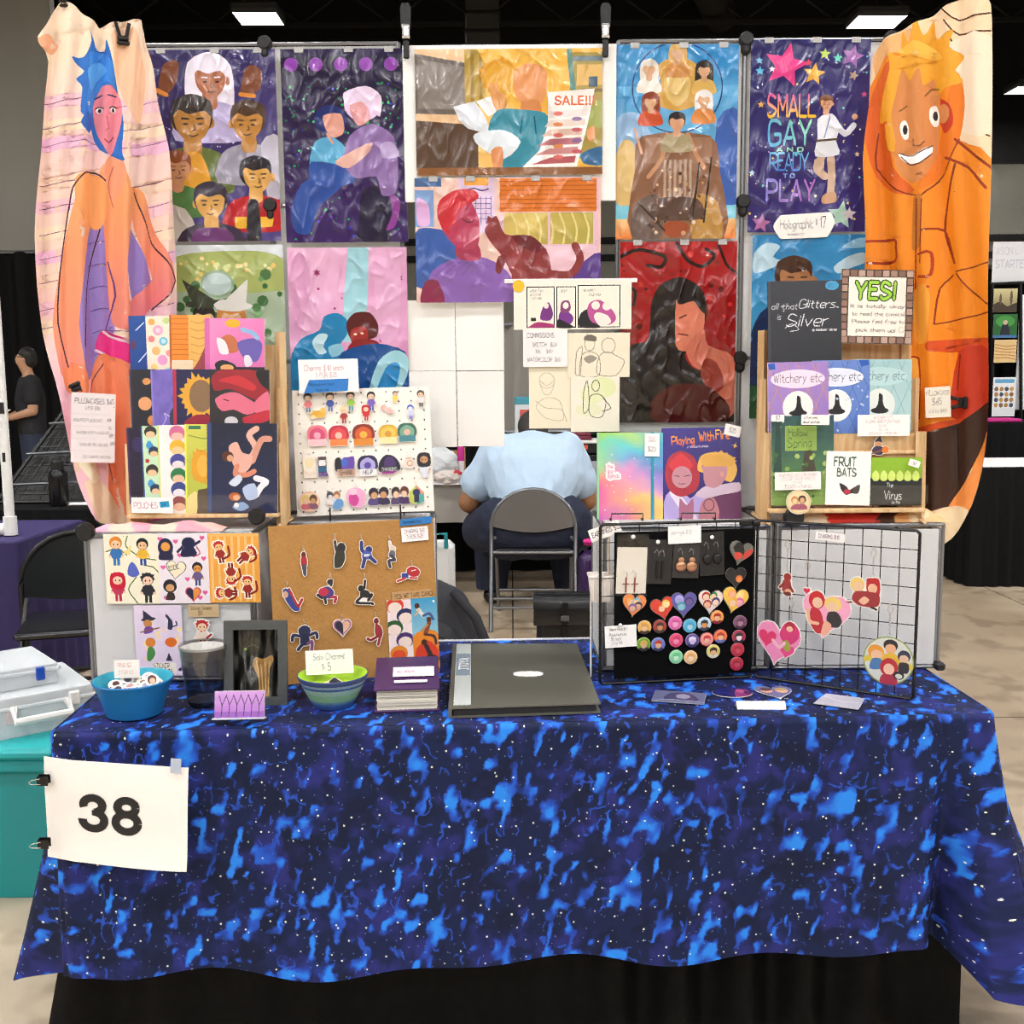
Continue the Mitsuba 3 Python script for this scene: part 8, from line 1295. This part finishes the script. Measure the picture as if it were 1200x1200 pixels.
flat('pouch_packet', 'silvery grey packet lying in front of the right wire grid', 'packet', 984, 823, pg(2, 24, 24, 2, 58, 14, 40, 38), 1, [(rc(0, 0, 60, 40), grad(0xc4c2d0, 0xaaa8ba, (0, 0), (60, 40), .6)), (ln(1, 20, 8, 30, 20, 48, 24), 0xdcdae4)], B, .128, .125, 0, m=col(0xc8c8d4, .25))
# ================================================================== behind the table: chair, person, work table, bags
CY = 6.0; PX = .05; cx = at(626, 640, CY)[0]
folding_chair('folding_chair', 'grey metal folding chair with the seated person on it, behind the table', (cx - .005, CY, 0), -2, False, .80, .485, 'black_vinyl', 'grey_steel', 'taupe_metal')
def skin(h): return col(h, .55)
J = {}
def jt(n, x, y, z, r): J[n] = (np.array([cx + x, CY + PX + y, z]), r)
jt('hipL', -.15, .16, .56, .155); jt('hipR', .15, .16, .56, .155); jt('belly', 0, .20, .68, .20); jt('chestL', -.12, .30, .86, .175); jt('chestR', .12, .30, .86, .175)
jt('shL', -.205, .36, .985, .085); jt('shR', .205, .36, .985, .085); jt('neck', .0, .42, 1.045, .066); jt('head0', .005, .50, 1.07, .072); jt('head1', .01, .56, 1.11, .094); jt('head2', .01, .60, 1.06, .085)
jt('elL', -.39, .36, .68, .064); jt('wrL', -.32, .56, .60, .042); jt('haL', -.27, .64, .61, .036)
jt('elR', .33, .38, .68, .062); jt('wrR', .27, .58, .60, .040); jt('haR', .22, .65, .61, .036)
jt('knL', -.24, .62, .52, .095); jt('knR', .22, .62, .52, .095); jt('anL', -.26, .60, .09, .052); jt('anR', .24, .60, .09, .052); jt('toL', -.27, .76, .045, .042); jt('toR', .25, .76, .045, .042)
edges = [('hipL', 'hipR', 'belly'), ('belly', 'chestL', 'chestR'), ('chestL', 'chestR', 'shL', 'shR'), ('shL', 'shR', 'neck'), ('neck', 'head0'), ('head0', 'head1', 'head2'), ('shL', 'elL'), ('elL', 'wrL'), ('wrL', 'haL'), ('shR', 'elR'), ('elR', 'wrR'), ('wrR', 'haR'), ('hipL', 'knL'), ('knL', 'anL'), ('anL', 'toL'), ('hipR', 'knR'), ('knR', 'anR'), ('anR', 'toR')]
fingers = []
for sd, h in ((-1, 'haL'), (1, 'haR')):
    o = J[h][0]
    for i, (dx, ln_) in enumerate(((-.024, .055), (-.008, .066), (.008, .062), (.023, .048))):
        a = o + [dx, .02, .006]; b = a + [dx * .3, ln_ * .6, -.006]; c_ = b + [0, ln_ * .45, -.02]
        fingers += [m3.Manifold.batch_hull([m3.Manifold.sphere(.010, 10).translate(list(map(float, a))), m3.Manifold.sphere(.009, 10).translate(list(map(float, b)))]), m3.Manifold.batch_hull([m3.Manifold.sphere(.009, 10).translate(list(map(float, b))), m3.Manifold.sphere(.0078, 10).translate(list(map(float, c_)))])]
    a = o + [-sd * .026, -.01, .0]; b = a + [-sd * .026, .03, -.004]
    fingers.append(m3.Manifold.batch_hull([m3.Manifold.sphere(.0115, 10).translate(list(map(float, a))), m3.Manifold.sphere(.009, 10).translate(list(map(float, b)))]))
kpn = thing('person', 'seated person seen from behind in a light blue T-shirt and navy trousers', 'person')
body = limb(J, edges, .018, 12, fingers); part(kpn, 'body', body, skin(0x9a6a48), smooth=True)
def dress(edges_, grow, fine=.02, it=12, cut=None, noise_=0.0, seed=0, ns=14):
    JJ = {k_: (p, r + grow) for k_, (p, r) in J.items()}
    m = limb(JJ, edges_, fine, it)
    if noise_:
        q = m.vertices; w = meshkit.fbm(np.c_[q[:, 0] * ns, q[:, 1] * ns * .6, q[:, 2] * ns * .5], 3, seed) - .5; m.vertices = q + m.vertex_normals * (w * noise_)[:, None]
    if cut is not None:
        for pt, nr in cut: m = trimesh.intersections.slice_mesh_plane(m, nr, pt)
    return m
# T-shirt: torso and upper arms, cut at the neck, the sleeves and the hem
for sd in 'LR':
    s, e = J['sh' + sd][0], J['el' + sd][0]; J['sl' + sd] = (s + (e - s) * .60, .100); J['ss' + sd] = (s, .098)
J['nb'] = (J['neck'][0] + [0, -.03, -.025], .078)
shirt = dress([('hipL', 'hipR', 'belly'), ('belly', 'chestL', 'chestR'), ('chestL', 'chestR', 'shL', 'shR'), ('shL', 'shR', 'nb'), ('ssL', 'slL'), ('ssR', 'slR'), ('chestL', 'ssL'), ('chestR', 'ssR')], .020, .014, 10, [((0, 0, .635), (0, 0.06, 1))], .034, 3, 12)
mat('blue_jersey', princ(0xb9d0e6, .8, sheen=.3), lambda p, n, uv: fbm(p.x * 22, p.z * 9 + p.x * 6, p.y * 12, octaves=2), .014)
part(kpn, 'shirt', shirt, 'blue_jersey', smooth=True)
tr = dress([('hipL', 'hipR'), ('hipL', 'knL'), ('hipR', 'knR'), ('knL', 'anL'), ('knR', 'anR')], .048, .02, 10, [((0, 0, .10), (0, 0, 1))], .03, 5)
hip_ = limb({'a': (np.array([cx - .19, CY + PX + .17, .56]), .17), 'b': (np.array([cx + .19, CY + PX + .17, .56]), .17), 'c': (np.array([cx - .30, CY + PX + .42, .50]), .14), 'd': (np.array([cx + .27, CY + PX + .42, .50]), .14)}, [('a', 'b'), ('a', 'c'), ('b', 'd')], .025, 8)
mat('navy_twill', princ(0x1b2238, .8, sheen=.2), lambda p, n, uv: fbm(p.x * 20 + p.z * 14, p.z * 20, p.y * 12, octaves=2), .012)
part(kpn, 'trousers', cat([tr, hip_]), 'navy_twill', smooth=True)
hr = limb({'a': (J['head1'][0] + [0, -.012, .022], .098), 'b': (J['head0'][0] + [0, -.005, .03], .080), 'c': (J['head1'][0] + [0, .04, .03], .094)}, [('a', 'b'), ('a', 'c')], .012, 6)
part(kpn, 'hair', hr, col(0x231d1c, .6), smooth=True)
part(kpn, 'necklace', tube([J['neck'][0] + np.array([.078 * math.cos(t), .07 * math.sin(t), .012 * math.sin(t) + .008]) for t in np.linspace(math.pi * 1.05, math.pi * 1.95, 12)], .004, 6), col(0x5a2a34, .5), label='dark cord at the nape')
for sd in 'LR': part(kpn, 'shoe', limb({'a': (J['an' + sd][0] + [0, -.03, -.035], .053), 'b': (J['to' + sd][0] + [0, .02, .0], .045)}, [('a', 'b')], .02, 4), BLACK, smooth=True)

# work table behind
mat('grey_cloth', princ(0xa39d95, .85))
k = thing('work_table', 'grey cloth covered table that the seated person works at', 'table')
part(k, 'top_cloth', cbox((cx - .05, 7.30, .735), (2.9, .95, .022), .01), 'grey_cloth'); part(k, 'overhang', grid_mesh(np.stack([np.c_[np.linspace(cx - 1.5, cx + 1.4, 80), 6.815 - .012 * np.sin(np.linspace(0, 50, 80)) * (.74 - z) * 4, np.full(80, z)] for z in (.50, .62, .745)], 1)), 'grey_cloth', smooth=True)
for s in (-1, 1): part(k, 'leg', rod((cx - .05 + s * 1.3, 7.0, 0), (cx - .05 + s * 1.3, 7.0, .72), .02), 'grey_steel')
part(k, 'drape', grid_mesh(np.stack([np.c_[np.linspace(cx - 1.48, cx + 1.38, 90), 7.68 + .02 * np.sin(np.linspace(0, 70, 90)), np.full(90, z)] for z in (.02, .35, .73)], 1)), 'black_drape', smooth=True)
Zt = .748
def onw(px, py): p = at_z(px, py, Zt); return p
# black drawers with orange labels
p = at(683, 560, 7.2); k = thing('drawer_unit', 'black drawer unit with orange labels on the grey work table, right of the person', 'drawer unit')
xw = .34; x0 = at(655, 540, 7.2)[0]
for i in range(3): part(k, 'drawer', cbox((x0 + xw / 2, 7.35, Zt + .045 + .078 * i), (xw, .30, .070), .008), col(0x1b1b1d, .35)); part(k + '__drawer' + ('' if i == 0 else f'_{i:03d}'), 'label', cbox((x0 + .16, 7.196, Zt + .055 + .078 * i), (.075, .004, .030), .002), col(0xe8562a, .5))
part(k, 'base', cbox((x0 + xw / 2, 7.35, Zt + .005), (xw + .01, .31, .010), .002), BLACK)
part(k, 'tray', cbox((x0 + xw / 2, 7.35, Zt + .246), (xw + .02, .32, .022), .006), col(0xe4e2de, .5))
put(thing('folded_cloth', 'dark red folded cloth on top of the black drawer unit', 'cloth') + '__cloth', cat([cbox((x0 + .13, 7.35, Zt + .272), (.20, .22, .028), .01), cbox((x0 + .14, 7.34, Zt + .294), (.17, .18, .016), .007)]), col(0x6e1f34, .8))
b = at(540, 545, 7.4); k = thing('cardboard_box', 'open brown cardboard box on the work table, below the blank white sheets', 'box')
part(k, 'wall', cbox((b[0] - .18, 7.45, Zt + .09), (.42, .012, .18), .002), col(0xa87c4c, .8)); part(k, 'wall', cbox((b[0] - .18, 7.25, Zt + .075), (.42, .012, .15), .002), col(0xb58a58, .8)); part(k, 'wall', cbox((b[0] + .025, 7.35, Zt + .10), (.012, .21, .20), .002), col(0xb89060, .8)); part(k, 'wall', cbox((b[0] - .385, 7.35, Zt + .09), (.012, .21, .18), .002), col(0xa87c4c, .8)); part(k, 'floor', cbox((b[0] - .18, 7.35, Zt + .006), (.42, .21, .01), .002), col(0x9a7040, .8))
k = thing('marker_tube', 'magenta capped tube standing beside the cardboard box', 'tube'); c_ = np.array([at(540, 530, 7.18)[0], 7.18, Zt]); part(k, 'body', lathe([(0, 0), (.022, 0), (.022, .13), (0, .13)], 20, c_), col(0xe8e0e4, .4), smooth=40); part(k, 'cap', lathe([(0, .128), (.024, .128), (.024, .215), (.018, .225), (0, .225)], 20, c_), col(0xc42a86, .4), smooth=40)
def crumple(c_, s, seed, sub=3):
    m = trimesh.creation.icosphere(subdivisions=sub); q = m.vertices; m.vertices = q * (1 + .45 * (meshkit.fbm(q * 2.2 + seed, 3, seed) - .5))[:, None] * np.asarray(s); m.apply_translation(c_); return m
put(thing('plastic_bag', 'crumpled clear grey plastic bag on the work table, left of the person', 'bag') + '__bag', crumple((at(514, 545, 7.1)[0], 7.1, Zt + .125), (.13, .10, .10), 3), 'milky_plastic')
put(thing('paper_bag', 'crumpled white and red paper wrapping on the work table, left of the person', 'wrapping') + '__paper', crumple((at(524, 588, 6.75)[0] , 6.85, Zt + .04), (.10, .08, .055), 8), col(0xcfc4bc, .7))
put(thing('red_wrapper', 'red crumpled wrapper by the left elbow of the person', 'wrapping') + '__foil', crumple((at(532, 582, 6.8)[0], 6.85, Zt + .06), (.05, .05, .035), 5), col(0xc0303a, .5))
put(thing('work_papers', 'loose dark and white papers on the work table, left of the person', 'papers') + '__stack', cat([cbox((at(518, 600, 6.85)[0] + .02 * i, 6.86 + .01 * i, Zt + .006 + .006 * i), (.28 - .02 * i, .16, .005), .001) for i in range(4)]), col(0xd8d6d8, .7))
put(thing('black_case', 'flat black case on the work table, below the left arm of the person', 'case') + '__case', cbox((at(524, 606, 6.8)[0], 6.86, Zt + .034), (.16, .12, .018), .006), col(0x26262c, .4))
put(thing('grey_pouch', 'grey cloth pouch on the work table, right of the person', 'pouch') + '__pouch', crumple((at(692, 602, 6.9)[0], 6.95, Zt + .075), (.17, .10, .06), 11), col(0x8f8f94, .8))
# small bottle above the head
# bag with teal rim
k = thing('tote_bag', 'white and teal tote bag standing on the floor between the cork board and the person', 'bag'); o = np.array([at(512, 700, 5.6)[0] - .03, 5.75, 0])
part(k, 'body', cbox(o + [0, 0, .28], (.24, .18, .53), .03), col(0xd8d8d6, .6)); part(k, 'rim', cat([tube([o + [-.08 + dx, -.085, .52], o + [-.08 + dx, -.10, .60], o + [-.02 + dx, -.10, .60], o + [-.02 + dx, -.085, .52]], .012, 6) for dx in (.0, .10)]), col(0x1f8f96, .5)); part(k, 'band', cbox(o + [0, -.002, .13], (.246, .184, .20), .03), col(0x1f8a90, .6)); part(k, 'emblem', lathe([(0, 0), (.03, 0), (.03, .004), (0, .004)], 20).apply_transform(trimesh.transformations.rotation_matrix(math.pi / 2, [1, 0, 0])).apply_translation(o + [.05, -.094, .15]), col(0xb8303a, .5), label='red dot')
# backpack, messenger bag, suitcase
mat('charcoal_canvas', princ(0x2c2c31, .85, sheen=.3), lambda p, n, uv: fbm(p.x * 300, p.y * 300, p.z * 300), .0006)
k = thing('backpack', 'charcoal backpack leaning behind the table, between the cork board and the chair', 'backpack'); o = np.array([at(527, 730, 4.6)[0], 4.6, 0])
bp = limb({'a': (o + [-.13, 0, .14], .13), 'b': (o + [.10, 0, .12], .12), 'c': (o + [-.10, .10, .42], .12), 'd': (o + [-.02, .08, .40], .11)}, [('a', 'b', 'c', 'd')], .02, 6); part(k, 'body', bp, 'charcoal_canvas', smooth=True)
part(k, 'front_pocket', limb({'a': (o + [-.10, -.10, .14], .08), 'b': (o + [.07, -.10, .12], .075), 'c': (o + [-.09, -.05, .32], .06), 'd': (o + [-.02, -.05, .30], .06)}, [('a', 'b', 'c', 'd')], .02, 6), 'charcoal_canvas', smooth=True)
part(k, 'strap', tube([o + [.02, -.02, .50], o + [.12, -.10, .40], o + [.20, -.12, .20], o + [.17, -.10, .05]], .022, 8), col(0x232328, .8), smooth=True)
part(k, 'zip', tube([o + [-.14, -.158, .36], o + [-.02, -.165, .33], o + [.08, -.180, .20], o + [.12, -.178, .08]], .005, 6), DARK, smooth=True)
mat('black_leather', princ(0x1a1a1c, .32, specular=.6), lambda p, n, uv: fbm(p.x * 60, p.y * 60, p.z * 60, octaves=2), .0015)
k = thing('messenger_bag', 'black leather messenger bag standing behind the table, left of the pin board', 'bag'); o = np.array([at(684, 740, 4.6)[0], 4.6, 0.09]); gz = np.array([0, 0, -.045])
part(k, 'body', cbox(o + [0, 0, .125], (.42, .15, .42), .03), 'black_leather', smooth=40)
P = [[(x, y, z) for y, z in ((-.02, .40), (-.07, .405), (-.10, .38), (-.11, .34), (-.105, .29), (-.095, .275))] for x in np.linspace(-.225, .225, 6)]; fl_ = grid_mesh(np.array(P) + o); fl2 = fl_.copy(); fl2.vertices += [0, .012, -.006]; fl2.faces = fl2.faces[:, ::-1]
part(k, 'flap', cat([fl_, fl2]), 'black_leather', smooth=True); part(k, 'top_roll', rod(o + [-.225, -.03, .372], o + [.225, -.03, .372], .038, 16), 'black_leather', smooth=40)
for dx in (-.09, .13): part(k, 'strap', cat([cbox(o + [dx, -.122, .33], (.028, .008, .10), .003), cbox(o + [dx, -.082, .16], (.028, .008, .22), .003)]), BLACK); part(k, 'buckle', cbox(o + [dx, -.128, .31], (.036, .006, .024), .003), 'grey_steel')
k = thing('suitcase', 'ribbed dark purple suitcase standing on the floor right of the chair', 'suitcase'); o = np.array([at(672, 670, 5.85)[0] + .22, 5.98, 0]); mat('purple_shell', princ(0x36204e, .3))
part(k, 'shell', cbox(o + [0, 0, .24], (.36, .22, .40), .03), 'purple_shell', smooth=40)
for i in range(6): part(k + '__shell', 'rib', cbox(o + [-.14 + .056 * i, -.112, .24], (.026, .012, .34), .005), 'purple_shell')
for dx in (-.14, .14): part(k, 'wheel', rod(o + [dx - .015, 0, .026], o + [dx + .015, 0, .026], .026, 14), BLACK)
k = thing('flower_garland', 'bunch of bright magenta, orange and violet cloth flowers on the purple suitcase', 'flowers'); rng = np.random.default_rng(3); oo = o + [-.02, -.0, .455]
for i in range(9):
    c_ = oo + [rng.uniform(-.13, .13), rng.uniform(-.05, .05), rng.uniform(0, .05) + .01]; part(k, 'flower', cat([ball(c_ + [.018 * math.cos(a), .014 * math.sin(a), 0], .018, (1, 1, .7), 1) for a in np.linspace(0, 6.28, 6)[:-1]] + [ball(c_ + [0, 0, .006], .012, (1, 1, 1), 1)]), col((0xd8268c, 0xe8862a, 0x5a2fa8, 0xe03a8a)[i % 4], .6))
# small pale box hung on the grey curtain, seen between the sheets
k = thing('tissue_box', 'small teal and white carton with a red panel, beside the pencil sketch', 'box'); o = at(615, 470, 7.35); part(k, 'shell', cbox((o[0], 7.35, 1.17), (.14, .07, .26), .006), col(0xd4dade, .5)); part(k, 'top_band', cbox((o[0], 7.349, 1.275), (.144, .074, .055), .006), col(0x3a94a8, .5)); part(k, 'panel', cbox((o[0] + .01, 7.313, 1.17), (.09, .004, .09)), col(0xd8564a, .5))
part(k, 'pedestal', cbox((o[0], 7.4, Zt + .145), (.16, .16, .285), .01), col(0x2c2c2e, .7))
# standing man far left
k = thing('person', 'man with glasses in a black T-shirt standing far behind at the left', 'person'); o = at(44, 600, 10.7) * [1, 1, 0]
M_ = {}
def mj(n, x, y, z, r):
    if z < 1.55: x, y = .55 * x + .83 * y, -.83 * x + .55 * y
    M_[n] = (o + np.array([x, y, z]), r)
mj('hl', -.09, 0, .93, .10); mj('hr', .09, 0, .93, .10); mj('ch', 0, 0, 1.25, .13); mj('sl', -.17, 0, 1.42, .065); mj('sr', .17, 0, 1.42, .065); mj('nk', -.01, 0, 1.50, .05); mj('h0', -.03, -.01, 1.60, .062); mj('h1', -.01, 0, 1.67, .085); mj('h2', -.05, -.01, 1.645, .065)
mj('el', -.23, -.03, 1.13, .045); mj('wl', -.10, -.20, 1.07, .03); mj('al', -.04, -.22, 1.08, .03); mj('er', .24, -.02, 1.14, .045); mj('wr', .12, -.20, 1.08, .03); mj('ar', .06, -.22, 1.08, .03)
mj('kl', -.10, -.01, .50, .065); mj('fl', -.11, 0, .08, .045); mj('tl', -.12, -.14, .04, .038); mj('kr', .10, -.01, .50, .065); mj('fr', .11, 0, .08, .045); mj('tr', .12, -.14, .04, .038)
fg = []
for h in ('al', 'ar'):
    for i in range(4):
        a = M_[h][0] + [0, -.012, .022 - .015 * i]; b = a + [.03 if h == 'al' else -.03, -.03, -.01]; fg.append(m3.Manifold.batch_hull([m3.Manifold.sphere(.010, 8).translate(list(map(float, a))), m3.Manifold.sphere(.008, 8).translate(list(map(float, b)))]))
    a = M_[h][0] + [0, 0, .02]; b = a + [0, -.02, .04]; fg.append(m3.Manifold.batch_hull([m3.Manifold.sphere(.011, 8).translate(list(map(float, a))), m3.Manifold.sphere(.009, 8).translate(list(map(float, b)))]))
nose = m3.Manifold.batch_hull([m3.Manifold.sphere(.012, 8).translate(list(map(float, M_['h2'][0] + [-.06, -.005, .01]))), m3.Manifold.sphere(.014, 8).translate(list(map(float, M_['h2'][0] + [-.04, -.005, .04])))])
ear = m3.Manifold.sphere(.022, 8).scale([.5, .5, 1.0]).translate(list(map(float, M_['h1'][0] + [0.01, -.082, -.03])))
EM = [('hl', 'hr', 'ch'), ('ch', 'sl', 'sr'), ('sl', 'sr', 'nk'), ('nk', 'h0'), ('h0', 'h1', 'h2'), ('sl', 'el'), ('el', 'wl'), ('wl', 'al'), ('sr', 'er'), ('er', 'wr'), ('wr', 'ar'), ('hl', 'kl'), ('kl', 'fl'), ('fl', 'tl'), ('hr', 'kr'), ('kr', 'fr'), ('fr', 'tr')]
part(k, 'body', limb(M_, EM, .018, 8, fg + [nose, ear]), skin(0xc89878), smooth=True)
def grow(ed, g_, fine=.02):
    return limb({n: (p_, r + g_) for n, (p_, r) in M_.items()}, ed, fine, 8)
for sd in 'lr': s_, e_ = M_['s' + sd][0], M_['e' + sd][0]; M_['v' + sd] = (s_ + (e_ - s_) * .6, .062)
part(k, 'shirt', trimesh.intersections.slice_mesh_plane(grow([('hl', 'hr', 'ch'), ('ch', 'sl', 'sr'), ('sl', 'vl'), ('sr', 'vr')], .016), (0, 0, 1), o + [0, 0, .90]), col(0x1c1c20, .8), smooth=True)
part(k, 'trousers', trimesh.intersections.slice_mesh_plane(grow([('hl', 'hr'), ('hl', 'kl'), ('kl', 'fl'), ('hr', 'kr'), ('kr', 'fr')], .014), (0, 0, 1), o + [0, 0, .10]), col(0x2a3348, .8), smooth=True)
part(k, 'hair', limb({'a': (M_['h1'][0] + [.012, 0, .022], .088), 'b': (M_['h1'][0] + [.03, 0, -.03], .075)}, [('a', 'b')], .02, 4), col(0x1f1916, .6), smooth=True)
part(k, 'glasses', cat([tube([M_['h2'][0] + [-.045, -.03, .032], M_['h2'][0] + [0, -.068, .034], M_['h1'][0] + [.0, -.086, .0]], .004, 5), tube(np.array([M_['h2'][0] + [-.05 + .0 * t, -.03 + .018 * math.cos(t), .028 + .016 * math.sin(t)] for t in np.linspace(0, 6.28, 12)[:-1]]), .003, 5, True)]), BLACK)
put(thing('held_paper', 'white paper held by the standing man at the far left', 'paper') + '__sheet', Frame(o + [-.26, -.15, 1.11], -50, 62).mesh(cbox((0, 0, 0), (.26, .20, .002))), PAPER)

# ================================================================== tote and plastic cases at the left front
mat('teal_tote', princ(0x0f8f92, .4, specular=.5))
k = thing('storage_tote', 'big teal plastic storage tote on the floor at the left, under the clear cases', 'storage box'); Yt = 2.74; xr_ = at(58, 880, Yt)[0]; x0, x1, y0, y1, zt = xr_ - .62, xr_, Yt, Yt + .43, .44
def hullbox(x0, x1, y0, y1, z0, z1, tap): return trimesh.convex.convex_hull(np.array([(x0 + (tap if z == z0 else 0), y, z) for y in (y0 + tap, y1 - tap) for z in (z0,)] + [(x1 - tap, y, z0) for y in (y0 + tap, y1 - tap)] + [(x, y, z1) for x in (x0, x1) for y in (y0, y1)]))
part(k, 'body', hullbox(x0 + .02, x1 - .02, y0 + .02, y1 - .02, 0.002, zt - .02, .04), 'teal_tote'); part(k, 'rim', cbox(((x0 + x1) / 2, (y0 + y1) / 2, zt - .035), (x1 - x0 - .005, y1 - y0 - .005, .05), .012), 'teal_tote', smooth=40); part(k, 'lid', cbox(((x0 + x1) / 2, (y0 + y1) / 2, zt), (x1 - x0 + .02, y1 - y0 + .02, .035), .012), col(0x1aa6a8, .4), smooth=40)
zt += .0175
def clear_case(label, o, w, d, h, yaw, latch=True):
    k = thing('clear_case', label, 'plastic case'); R_ = np.array(T().translate([float(v) for v in o]).rotate([0, 0, 1], yaw).matrix)
    def tr(m): m = m.copy(); m.apply_transform(R_); return m
    t = .004
    for c_, s_ in (((0, -d / 2, h * .36), (w, t, h * .72)), ((0, d / 2, h * .36), (w, t, h * .72)), ((-w / 2, 0, h * .36), (t, d, h * .72)), ((w / 2, 0, h * .36), (t, d, h * .72)), ((0, 0, t / 2 + .001), (w, d, t))): part(k, 'wall', tr(cbox(c_, s_, .001)), 'milky_plastic')
    part(k, 'lid', tr(cat([cbox((0, 0, h - .003), (w, d, .005), .002), cbox((0, -d / 2 - .002, h * .87), (w + .006, .005, h * .26), .002), cbox((0, d / 2 + .002, h * .87), (w + .006, .005, h * .26), .002), cbox((w / 2 + .002, 0, h * .87), (.005, d, h * .26), .002), cbox((-w / 2 - .002, 0, h * .87), (.005, d, h * .26), .002)])), 'milky_plastic')
    part(k, 'rim', tr(cat([cbox((0, s * (d / 2 + .003), h * .73), (w + .02, .008, .012), .003) for s in (-1, 1)] + [cbox((s * (w / 2 + .003), 0, h * .73), (.008, d + .02, .012), .003) for s in (-1, 1)])), col(0xe4ebf0, .3))
    return k, tr
yw = 38
o1 = np.array([at(14, 850, 2.86)[0] - .06, 2.95, zt]); k, tr = clear_case('large frosted clear plastic case with a white handle on the teal tote', o1, .40, .30, .115, yw)
part(k, 'handle', tr(tube([(-.07 + .06, -.155, .085), (-.075 + .06, -.19, .055), (.075 + .06, -.19, .055), (.07 + .06, -.155, .085)], .011, 8)), WHITE, smooth=40); part(k, 'latch', tr(cbox((.15, -.158, .085), (.03, .012, .04), .004)), WHITE); part(k, 'latch', tr(cbox((-.12, -.158, .085), (.03, .012, .04), .004)), WHITE)
part(k, 'sticker', tr(cbox((-.13, -.1535, .042), (.034, .002, .050), .001)), col(0x2a8a8c, .4), label='teal rectangular sticker'); part(k, 'sticker', tr(cbox((-.13, -.155, .052), (.022, .002, .020))), col(0xc9d0c4, .4)); part(k, 'sticker', tr(cbox((.0 - .02, -.1535, .06), (.022, .002, .04), .001)), col(0xd8c8cc, .4), label='pale sticker')
put(thing('case_contents', 'coloured odds and ends inside the large frosted case', 'supplies') + '__pile', tr(cat([cbox((-.10 + .055 * i, .02 * (-1) ** i, .03 + .012 * (i % 3)), (.05, .14, .04 + .02 * (i % 2)), .004) for i in range(5)])), col(0xa8b8c0, .6))
o2 = o1 + [-.05, .01, .1158]; k, tr = clear_case('small clear plastic case with two blue latches, on top of the large frosted case', o2, .31, .24, .060, yw + 2)
for x in (-.06, .11): part(k, 'latch', tr(cbox((x, -.126, .036), (.024, .010, .038), .003)), col(0x1f4fb8, .4), label='blue latch')
put(thing('case_contents', 'pale craft supplies inside the small clear case with blue latches', 'supplies') + '__pile', tr(cat([cbox((-.10 + .05 * i, .0, .016), (.042, .18, .022), .003) for i in range(5)])), col(0xc8c4d8, .6))
k = thing('orange_strip', 'thin orange tray behind the clear cases, beside the tablecloth corner', 'tray'); part(k, 'tray', cbox(at(88, 822, 3.15) * [1, 1, 0] + [0.02, 0.0, .012], (.14, .20, .022), .006), col(0xe08a2a, .5))
